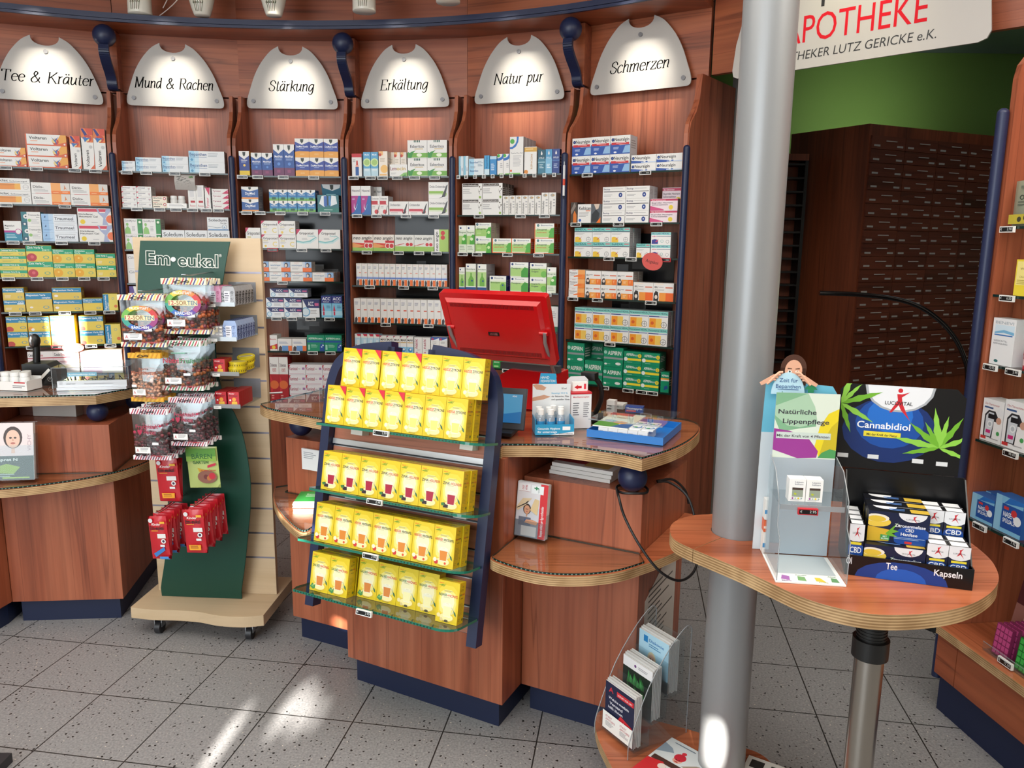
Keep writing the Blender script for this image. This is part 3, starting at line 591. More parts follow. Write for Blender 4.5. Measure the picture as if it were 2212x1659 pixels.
# left wing
la, lb = Vector((-0.86, 2.836)), Vector((-0.513, 2.674)); lc = lb + NB * 0.33; ld = la + NB * 0.36
t = thing('counter_wing', 'counter cabinet beside the sweets stand, with a navy ball and a sunlit rounded shelf', 'counter', T(-0.7, 2.76, 0))
body(t, [P2(la), P2(lb), P2(lc), P2(ld)], 0.095, 0.825); X = t.matrix_world.inverted()
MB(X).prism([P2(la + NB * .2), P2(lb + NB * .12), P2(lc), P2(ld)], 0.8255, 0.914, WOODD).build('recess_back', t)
MB(X).sph((-0.806, 2.862, 0.870), 0.0443, NAVY, 32, 18).build('ball', t)
LS2 = 0.612
fr = pxs([(594, 1050), (590, 1068), (597, 1092), (620, 1122), (655, 1146)], LS2)[:] + [(-0.655, 2.50), (-0.62, 2.53)]
out = [P2(la + NB * 0.12 - E26 * .02)] + [(p.x, p.y) for p in curve([(a, b, 0) for a, b in fr], 5)] + [P2(ba - E26 * .003 - NB * .0), P2(lb - E26 * .004 - NB * .003), P2(la - NB * .003 - E26 * .004)]
ply_board(t, out, LS2 - 0.038, LS2 - 0.008, 'low_shelf', inset(out, 0.004), 'shelf_glass', open_=range(0, 34))
# worktop over all three
fr = [(-0.95, 2.83)] + pxs([(585, 885)], 0.952) + [(-0.649, 2.585), (-0.585, 2.537), (-0.03, 2.25), (-0.026, 2.268)] + pxs([(1200, 963), (1300, 975), (1345, 982)], 0.952) + [(0.376, 2.130)]
c1 = [(p.x, p.y) for p in curve([(a, b, 0) for a, b in fr[:4]], 5)]; c2 = [(p.x, p.y) for p in curve([(a, b, 0) for a, b in fr[5:]], 5)]
c3 = [(p.x, p.y) for p in curve([(0.376, 2.130, 0), (0.481, 2.234, 0), (0.562, 2.349, 0), (0.622, 2.475, 0), (0.643, 2.577, 0), (0.613, 2.648, 0), (0.53, 2.69, 0)], 5)][1:]
wt = c1 + [fr[4]] + c2 + c3 + [(0.1, 2.86), (-0.70, 3.2), (-0.80, 3.12)]
t = thing('counter_worktop', 'curved plywood-edged worktop with glass cover on the middle counter', 'worktop', T(-0.2, 2.5, 0.915))
ply_board(t, wt, 0.915, 0.949, 'board', inset(wt, 0.003), open_=range(0, len(wt) - 3))
# left counter
t = thing('counter_block', 'projecting cabinet of the left counter, only its dark right side in view', 'counter', T(-2.3, 2.85, 0))
body(t, [(-2.6, 2.80), (-2.047, 2.855), (-2.037, 2.929), (-2.09, 3.4), (-2.6, 3.4)], 0.095, 0.914)
t = thing('counter_wing', 'left counter cabinet with navy balls and a curved glass-topped shelf', 'counter', T(-1.8, 3.0, 0)); X = t.matrix_world.inverted()
wa, wb, wc = Vector((-2.034, 2.927)), Vector((-1.60, 2.966)), Vector((-1.69, 3.52)); wd = Vector((-2.085, 3.47))
body(t, [P2(wa), P2(wb), P2(wc), P2(wd)], 0.095, 0.834)
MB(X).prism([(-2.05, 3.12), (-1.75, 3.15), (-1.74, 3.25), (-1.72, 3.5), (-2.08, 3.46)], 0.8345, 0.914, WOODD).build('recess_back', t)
for bx, by in ((-1.673, 3.025), (-1.632, 3.262)): MB(X).sph((bx, by, 0.8745), 0.0402 if by > 3.1 else 0.0402, NAVY, 32, 18).build('ball', t)
out = [(p.x, p.y) for p in curve([(-2.30, 2.64, 0), (-2.1, 2.685, 0), (-1.9, 2.735, 0), (-1.763, 2.80, 0), (-1.65, 2.885, 0), (-1.575, 2.98, 0), (-1.535, 3.1, 0), (-1.52, 3.25, 0)], 5)] + [(-1.645, 3.26), (-1.597, 2.962), (-2.032, 2.923), (-2.043, 2.85), (-2.3, 2.826)]
ply_board(t, out, LSZ - 0.038, LSZ - 0.008, 'low_shelf', inset(out, 0.004), 'shelf_glass', open_=range(0, 34))
wt2 = [(p.x, p.y) for p in curve([(-2.6, 2.74, 0), (-2.2, 2.85, 0), (-1.98, 2.90, 0), (-1.711, 2.955, 0), (-1.645, 2.972, 0)], 5)] + [(p.x, p.y) for p in curve([(-1.645, 2.972, 0), (-1.573, 3.119, 0), (-1.555, 3.25, 0), (-1.57, 3.4, 0)], 4)][1:] + [(-1.66, 3.5), (-2.6, 3.4)]
t = thing('counter_worktop', 'plywood-edged worktop with glass cover on the left counter', 'worktop', T(-2.0, 3.1, 0.915))
ply_board(t, wt2, 0.915, 0.949, 'board', inset(wt2, 0.003), open_=range(0, 30))

# ================================================================ tea rack hooked on the counter
RTH, RTA, ROFF = R(-25.19), R(11.22), 1.67
re = Vector((math.cos(RTH), math.sin(RTH), 0)); rn = Vector((-math.sin(RTH), math.cos(RTH), 0)); ru = Vector((0, 0, 1)) * math.cos(RTA) + rn * math.sin(RTA); ry = rn * math.cos(RTA) - Vector((0, 0, 1)) * math.sin(RTA)
ro = rn * ROFF
MR = Matrix(((re.x, ry.x, ru.x, ro.x), (re.y, ry.y, ru.y, ro.y), (re.z, ry.z, ru.z, ro.z), (0, 0, 0, 1)))
RXC = -1.30; RS = [1.019, 0.813, 0.650, 0.496]
rack = thing('tea_rack', 'navy framed slatted rack with four glass shelves hooked on the counter front', 'display rack', MR)
SLATW = wood('pale_slat_wood', 'c48267', 'b97459', 'a0614a', axis=0, rough=0.45)
sl = MB(); z = 0.43; lev = [0.43, 0.515, 0.60, 0.685, 0.77, 0.855, 0.94, 1.03, 1.13]
for a, b in zip(lev, lev[1:]): sl.box(RXC - 0.285, 0.134, a + 0.004, RXC + 0.285, 0.148, b - 0.004, SLATW)
sl.box(RXC - 0.285, 0.142, 0.43, RXC + 0.285, 0.149, 1.13, paint('3d4046', 0.4))
for s in (-1, 1): sl.prism([(RXC + s * 0.285, 1.13), (RXC + s * 0.285, 1.15), (RXC + s * 0.26, 1.205), (RXC + s * 0.2, 1.245), (RXC + s * 0.085, 1.262), (RXC + s * 0.085, 1.13)], 0.134, 0.148, SLATW, 'y')
sl.build('slat_panel', rack)
rl = MB()
for a in lev[1:]: rl.box(RXC - 0.284, 0.133, a - 0.0035, RXC + 0.284, 0.141, a - 0.001, ALU)
rl.box(RXC - 0.284, 0.126, 0.945, RXC + 0.284, 0.1335, 0.962, ALU); rl.build('aluminium_rail', rack)
for s in (-1, 1):
    path = [Vector((RXC + s * 0.303, 0, 0.405)), Vector((RXC + s * 0.303, 0, 0.8))] + curve([(RXC + s * 0.303, 0, 1.08), (RXC + s * 0.298, 0, 1.15), (RXC + s * 0.272, 0, 1.215), (RXC + s * 0.20, 0, 1.258), (RXC + s * 0.075, 0, 1.277)], 6)
    mb = MB(); w2 = 0.0165
    for k in range(len(path) - 1):
        a, b = path[k], path[k + 1]; u0 = (path[k + 1] - path[max(k - 1, 0)]).normalized(); u1 = (path[min(k + 2, len(path) - 1)] - path[k]).normalized()
        n0 = Vector((u0.z, 0, -u0.x)) * w2; n1 = Vector((u1.z, 0, -u1.x)) * w2
        vs = [(a.x + q * n0.x, y, a.z + q * n0.z) for q in (-1, 1) for y in (0.105, 0.146)] + [(b.x + q * n1.x, y, b.z + q * n1.z) for q in (-1, 1) for y in (0.105, 0.146)]
        mb.add(vs, [(0, 1, 5, 4), (2, 6, 7, 3), (0, 4, 6, 2), (1, 3, 7, 5)] + ([(0, 2, 3, 1)] if k == 0 else []) + ([(4, 5, 7, 6)] if k == len(path) - 2 else []), NAVY)
    mb.box(RXC + s * 0.075 - 0.013, 0.105, 1.20, RXC + s * 0.075 + 0.013, 0.15, 1.277, NAVY)
    mb.build('post', rack)
for i, s in enumerate(RS):
    xl, xr = (-1.558, -1.562, -1.588, -1.575)[i], (-0.968, -0.972, -0.988, -0.982)[i]
    yf = -0.012 if i < 3 else -0.055
    pts = [(xl + 0.012, -0.014 if i < 3 else -0.03)] + [(xr - 0.05, yf)] + [(xr - 0.05 + 0.05 * math.sin(R(a)), yf + 0.05 - 0.05 * math.cos(R(a))) for a in range(15, 91, 15)] + [(xr, 0.1), (xr - 0.03, 0.132), (xl + 0.02, 0.132), (xl, 0.1), (xl, 0.0)]
    mb = MB(); mb.prism(pts, s - 0.0085, s - 0.001, clear('rack_glass', 'cfe6da', 0.4, 0.02), side=GLASSE2)
    for q in range(46): x = xl + 0.02 + (xr - xl - 0.09) * q / 45; yq = yf - 0.0005 + (0.025 * (1 - q / 45) if i == 3 else 0); mb.box(x, yq - 0.0006, s - 0.0062, x + 0.0045, yq, s - 0.0032, paint('0c2f26', 0.3))
    mb.build('glass_shelf', rack)
    for x in (-1.47, -1.07):
        MB().box(x - 0.022, 0.095, s - 0.034, x + 0.022, 0.1325, s - 0.009, paint('dedcd6', 0.4)).build('shelf_clip', rack)

# ================================================================ sweets stand on castors
SA, SB_ = Vector((-1.462, 2.99)), Vector((-0.962, 2.962)); MS = frame(SA, SB_); SW = 0.5008
st = thing('sweets_stand', 'pale beech display stand on castors with a tall green swoosh panel', 'display stand', MS)
bp = [(-0.035, -0.13)] + [(p.x, p.y) for p in curve([(-0.035, -0.155, 0), (0.06, -0.168, 0), (0.15, -0.165, 0), (0.25, -0.172, 0), (0.34, -0.195, 0), (0.44, -0.198, 0), (SW + 0.012, -0.178, 0)], 5)] + [(SW + 0.012, 0.17), (-0.035, 0.17)]
MB().prism(bp, 0.078, 0.122, BEECH).build('base_board', st, bevel=0.002)
MB().box(0, 0, 0.1225, SW, 0.022, 1.568, BEECH).build('slat_board', st, bevel=0.001)
gv = MB()
for i in range(12): z = 0.28 + i * 0.105; gv.box(0.001, -0.0006, z, SW - 0.001, -0.0001, z + 0.007, paint('8b8793', 0.3, 0.6))
gv.build('groove_rail', st)
for x, y in ((0.06, -0.12), (SW - 0.06, -0.14), (0.06, 0.12), (SW - 0.06, 0.12)):
    c = MB(); c.cyl((x - 0.011, y, 0.026), (x + 0.011, y, 0.026), 0.026, paint('26262a', 0.4), 18); c.box(x - 0.016, y - 0.012, 0.03, x - 0.0125, y + 0.014, 0.0765, STEEL); c.box(x + 0.0125, y - 0.012, 0.03, x + 0.016, y + 0.014, 0.0765, STEEL); c.box(x - 0.018, y - 0.018, 0.0735, x + 0.018, y + 0.018, 0.0775, STEEL); c.build('castor', st)
GREEN = paint('0c4233', 0.45)
le = [(303, 515), (299, 580), (297, 630), (300, 720), (312, 830), (330, 940), (352, 1040), (363, 1085), (361, 1150), (356, 1210), (347, 1268)]
ri = [(497, 522), (489, 560), (481, 610), (468, 680), (466, 760), (478, 840), (510, 900), (528, 955), (540, 1030), (541, 1090), (536, 1150), (529, 1220), (521, 1278)]
def gy(z): return -0.05 - 0.05 * math.sin(PI * min(1, max(0, (z - 0.12) / 1.44)))
def gpt(px, py):
    y = -0.05
    for _ in range(6): q = on_frame(px, py, MS, y); y = gy(q.z)
    return q
lc_ = curve([gpt(*p) for p in le], 4); rc2 = curve([gpt(*p) for p in ri], 4)
def xi(L, z):
    L = sorted(L, key=lambda p: p.z)
    for a, b in zip(L, L[1:]):
        if a.z <= z <= b.z: return a.x + (b.x - a.x) * (z - a.z) / max(b.z - a.z, 1e-6)
    return L[0].x if z < L[0].z else L[-1].x
g = MB(); NZ = 40; z0, z1 = 0.1235, 1.555; lx, rx = [], []
for off, fl in ((0.0, 0), (0.004, 1)):
    g.add([(xi(L, z0 + (z1 - z0) * i / NZ), gy(z0 + (z1 - z0) * i / NZ) + off, z0 + (z1 - z0) * i / NZ) for i in range(NZ + 1) for L in (lc_, rc2)], [(2 * i, 2 * i + 1, 2 * i + 3, 2 * i + 2) for i in range(NZ)], GREEN, True)
gp_ = g.build('green_panel', st)
q = on_frame(312, 570, MS, -0.062); q2 = on_frame(477, 570, MS, -0.062)
tb = MB().text('Em', q.x + 0.005, q.z, 0.048, paint('e9ece6', 0.4), w=0.096, y=-0.003, outline=0.022, bold=0.03).text('eukal', q.x + 0.128, q.z - 0.004, 0.046, paint('e9ece6', 0.4), w=0.158, y=-0.003, outline=0.022, bold=0.03).text('•', q.x + 0.102, q.z - 0.004, 0.05, paint('e9ece6', 0.4), w=0.02, y=-0.003).text('®', q.x + 0.288, q.z + 0.035, 0.01, paint('e9ece6', 0.4), y=-0.003)
for i, v in enumerate(tb.V): tb.V[i] = Vector((v.x, v.y + gy(v.z), v.z - (v.x - q.x) * 0.02))
tb.build('lettering', gp_)

# ================================================================ pillar, round tables
PC = (0.592, 1.910)
PILM = paint('8e9092', 0.36, 0.25)
struct(MB().cyl((PC[0], PC[1], 0), (PC[0], PC[1], 3.0), 0.063, PILM, 48), 'pillar')
TZ = 0.82
fr = pxs([(1448, 1138), (1453, 1162), (1485, 1181), (1540, 1204), (1600, 1229), (1660, 1257), (1730, 1289), (1800, 1311), (1880, 1326), (1960, 1328), (2040, 1320), (2100, 1304), (2140, 1280), (2157, 1255), (2152, 1228), (2130, 1199), (2080, 1162), (2000, 1125), (1880, 1094), (1750, 1079), (1640, 1092), (1560, 1108), (1500, 1113), (1464, 1123)], TZ)
tp = [(p.x, p.y) for p in curve([(a, b, 0) for a, b in fr], 4, True)]
t = thing('standing_table', 'teardrop cherry wood table round the steel-grey pillar on one brushed leg', 'table', T(0.8, 1.7, 0)); X = t.matrix_world.inverted()
mb = MB(X); j0 = at_z(1497, 1186, TZ).xy; pc_ = Vector(PC); ki = min(range(len(tp)), key=lambda i: (Vector(tp[i]) - j0).length); kv = Vector(tp[ki]); dv = (kv - pc_).normalized(); a0 = math.atan2(dv.y, dv.x); ar_ = sum(tp[i][0] * tp[(i + 1) % len(tp)][1] - tp[(i + 1) % len(tp)][0] * tp[i][1] for i in range(len(tp))); sg = -1 if ar_ > 0 else 1
hole = [(PC[0] + 0.0645 * math.cos(a0 + sg * (0.02 + (2 * PI - 0.04) * i / 36)), PC[1] + 0.0645 * math.sin(a0 + sg * (0.02 + (2 * PI - 0.04) * i / 36))) for i in range(37)]; pv = Vector((-dv.y, dv.x)) * 0.0006 * sg
tk = tp[:ki] + [P2(kv + pv)] + hole + [P2(kv - pv)] + tp[ki + 1:]
mb.prism(tk, TZ - 0.034, TZ, WOODT, side=PLY)
mb.build('table_top', t, bevel=0.001)
lp_ = at_z(1896, 1345, TZ - 0.034); LX, LY = lp_.x, lp_.y + 0.02
MB(X).cyl((LX, LY, 0.001), (LX, LY, 0.735), 0.0295, paint('a9a39b', 0.26, 1.0), 40).build('leg', t)
col = MB(X).cyl((LX, LY, 0.70), (LX, LY, 0.742), 0.0365, BLACK, 36).cyl((LX, LY, 0.742), (LX, LY, TZ - 0.035), 0.029, BLACK, 36)
for i in range(6): col.cyl((LX, LY, 0.745 + i * 0.007), (LX, LY, 0.7485 + i * 0.007), 0.0305, BLACK, 32)
col.build('collar', t)
LZ = 0.14
fr = pxs([(1330, 1672), (1308, 1630), (1291, 1592), (1286, 1556), (1300, 1534), (1350, 1536), (1414, 1556), (1505, 1581), (1601, 1613), (1637, 1626), (1662, 1644), (1690, 1680)], LZ) + [(0.70, 1.62), (0.52, 1.56), (0.36, 1.62)]
tp = [(p.x, p.y) for p in curve([(a, b, 0) for a, b in fr], 4, True)]
t = thing('low_table', 'low round cherry wood table at the foot of the pillar holding brochures', 'table', T(0.45, 1.8, 0)); X = t.matrix_world.inverted()
MB(X).prism(tp, LZ - 0.03, LZ, WOODT, side=PLY).build('table_top', t, bevel=0.001)
MB(X).prism(inset(tp, 0.05), 0.0, LZ - 0.031, NAVYD).build('base', t)

# ================================================================ shelf unit on the right
RA = Vector((1.5, 2.44)); RE = Vector((0.128, -0.992)); MRU = frame(RA, RA + RE)
t = thing('shelf_unit', 'cherry wood wall shelf unit with navy post standing right of the standing table', 'shelf', MRU); RU = t
MB().prism(PROF[:-2] + [(0.30, 2.335), (0.30, 0.0)], 0.0, 0.022, WOOD, 'x').build('side_panel', t, bevel=0.002)
MB().box(0.0225, 0.28, 0.0, 1.1, 0.30, 2.335, WOOD).build('back_panel', t)
pb = MB(); post(pb, -0.004, -0.016, 0.10, 1.975, 0.017); pb.build('post', t)
RSZ = [1.625, 1.418, 1.20, 0.953, 0.688]
for z in RSZ: MB().box(0.024, 0.003, z - 0.008, 1.05, 0.276, z, GLASS).box(0.024, 0.0, z - 0.008, 1.05, 0.003, z, GLASSE).build('glass_shelf', t)
MB().box(0.024, -0.05, 0.135, 0.118, 0.279, 0.277, WOODH).box(0.121, -0.05, 0.135, 1.1, 0.279, 0.277, WOODH).box(0.118, -0.045, 0.135, 0.121, 0.279, 0.277, SEAM).build('base_cabinet', t)
MB().box(0.024, -0.055, 0.278, 1.1, 0.279, 0.305, WOODT).box(0.024, -0.06, 0.278, 1.1, -0.055, 0.305, PLY).build('base_top', t)
MB().box(0.03, -0.03, 0.0, 1.1, 0.275, 0.134, NAVYD).build('plinth', t)

# ================================================================ dispensary behind the passage
dc = at_z(1880, 267, 2.3); dr = at_z(2170, 296, 2.3); dl = at_z(1710, 290, 2.3); MD = frame(dc, dr); DWD = 1.5
t = thing('drawer_cabinet', 'tall dark brown apothecary drawer cabinet in the room behind the passage', 'cabinet', MD)
inv = MD.inverted(); l2 = inv @ Vector((dl.x, dl.y, 0))
WOODS = wood('cabinet_side_wood', '8a4527', '7a3b20', '5f2d18', rough=0.5)
MB().prism([(0, 0.0), (DWD, 0.0), (DWD, 0.5), (l2.x, l2.y)], 0.0, 2.3, WOODS).build('carcass', t)
DW_, DH_ = 0.288, 0.0805
for c in range(5):
    for r in range(19):
        x = 0.012 + c * DW_; z = 2.235 - (r + 1) * DH_
        d = MB().box(x + 0.002, -0.012, z + 0.002, x + DW_ - 0.002, -0.0005, z + DH_ - 0.002, WOODD)
        for lx_ in (x + 0.022, x + DW_ - 0.072): d.box(lx_, -0.0145, z + 0.016, lx_ + 0.05, -0.0125, z + 0.027, paint('a8a29c', 0.4))
        o = d.build('drawer', t)
        MB().cyl((x + 0.115, -0.02, z + 0.05), (x + 0.205, -0.02, z + 0.05), 0.0026, paint('cfcac4', 0.35, 0.3), 8).build('handle', o)
sp0 = at_y(1556, 345, 5.0); sp1 = at_y(1747, 352, 5.0); MP = frame(sp0, sp1); sw = (sp1 - sp0).xy.length
t = thing('pigeonhole_cabinet', 'wooden cabinet with narrow black pigeonholes behind the grey pillar', 'cabinet', MP)
MB().box(0, 0.12, 0.0, sw, 0.14, 2.13, WOODS).box(0, 0.0, 2.1, sw, 0.14, 2.14, WOODS).build('carcass', t)
for x in (0.0, sw * 0.5, sw - 0.02): MB().box(x, 0.0, 0.0, x + 0.02, 0.119, 2.099, BLACK).build('upright', t)
for i in range(20): z = 2.07 - i * 0.084; MB().box(0.021, 0.002, z, sw * 0.5 - 0.001, 0.118, z + 0.012, BLACK).box(sw * 0.5 + 0.021, 0.002, z, sw - 0.021, 0.118, z + 0.012, BLACK).build('divider', t)
ay = 3.0
pth = curve([at_y(x, y, ay) for x, y in ((1770, 633), (1850, 636), (1930, 645), (1985, 662), (2030, 693), (2062, 730), (2082, 772), (2090, 820))] + [Vector((at_y(2090, 820, ay).x + 0.004, ay, z)) for z in (0.8, 0.5, 0.02)], 6)
r_ = thing('arched_rod', 'thin arched glossy black rod rising behind the dark cannabis display', 'rod', T(pth[-1].x, pth[-1].y, 0)); X = r_.matrix_world.inverted()
MB(X).tube(pth, 0.009, paint('0c0c0d', 0.15), 10).build('rod', r_); MB(X).cyl((pth[-1].x, pth[-1].y, 0), (pth[-1].x, pth[-1].y, 0.019), 0.09, BLACK, 28).build('foot', r_)
lamp('dispensary_wall_lamp', 'SPOT', (2.75, 5.75, 2.45), (2.75, 6.6, 2.6), 14.0, (0.95, 1.0, 0.8), spot_size=R(120), spot_blend=1.0, shadow_soft_size=0.15)
lamp('dispensary_ceiling_lamp', 'AREA', (3.2, 4.0, 3.05), (3.2, 4.2, 0), 3.0, (0.95, 1.0, 1.0), shape='RECTANGLE', size=1.2, size_y=1.0)
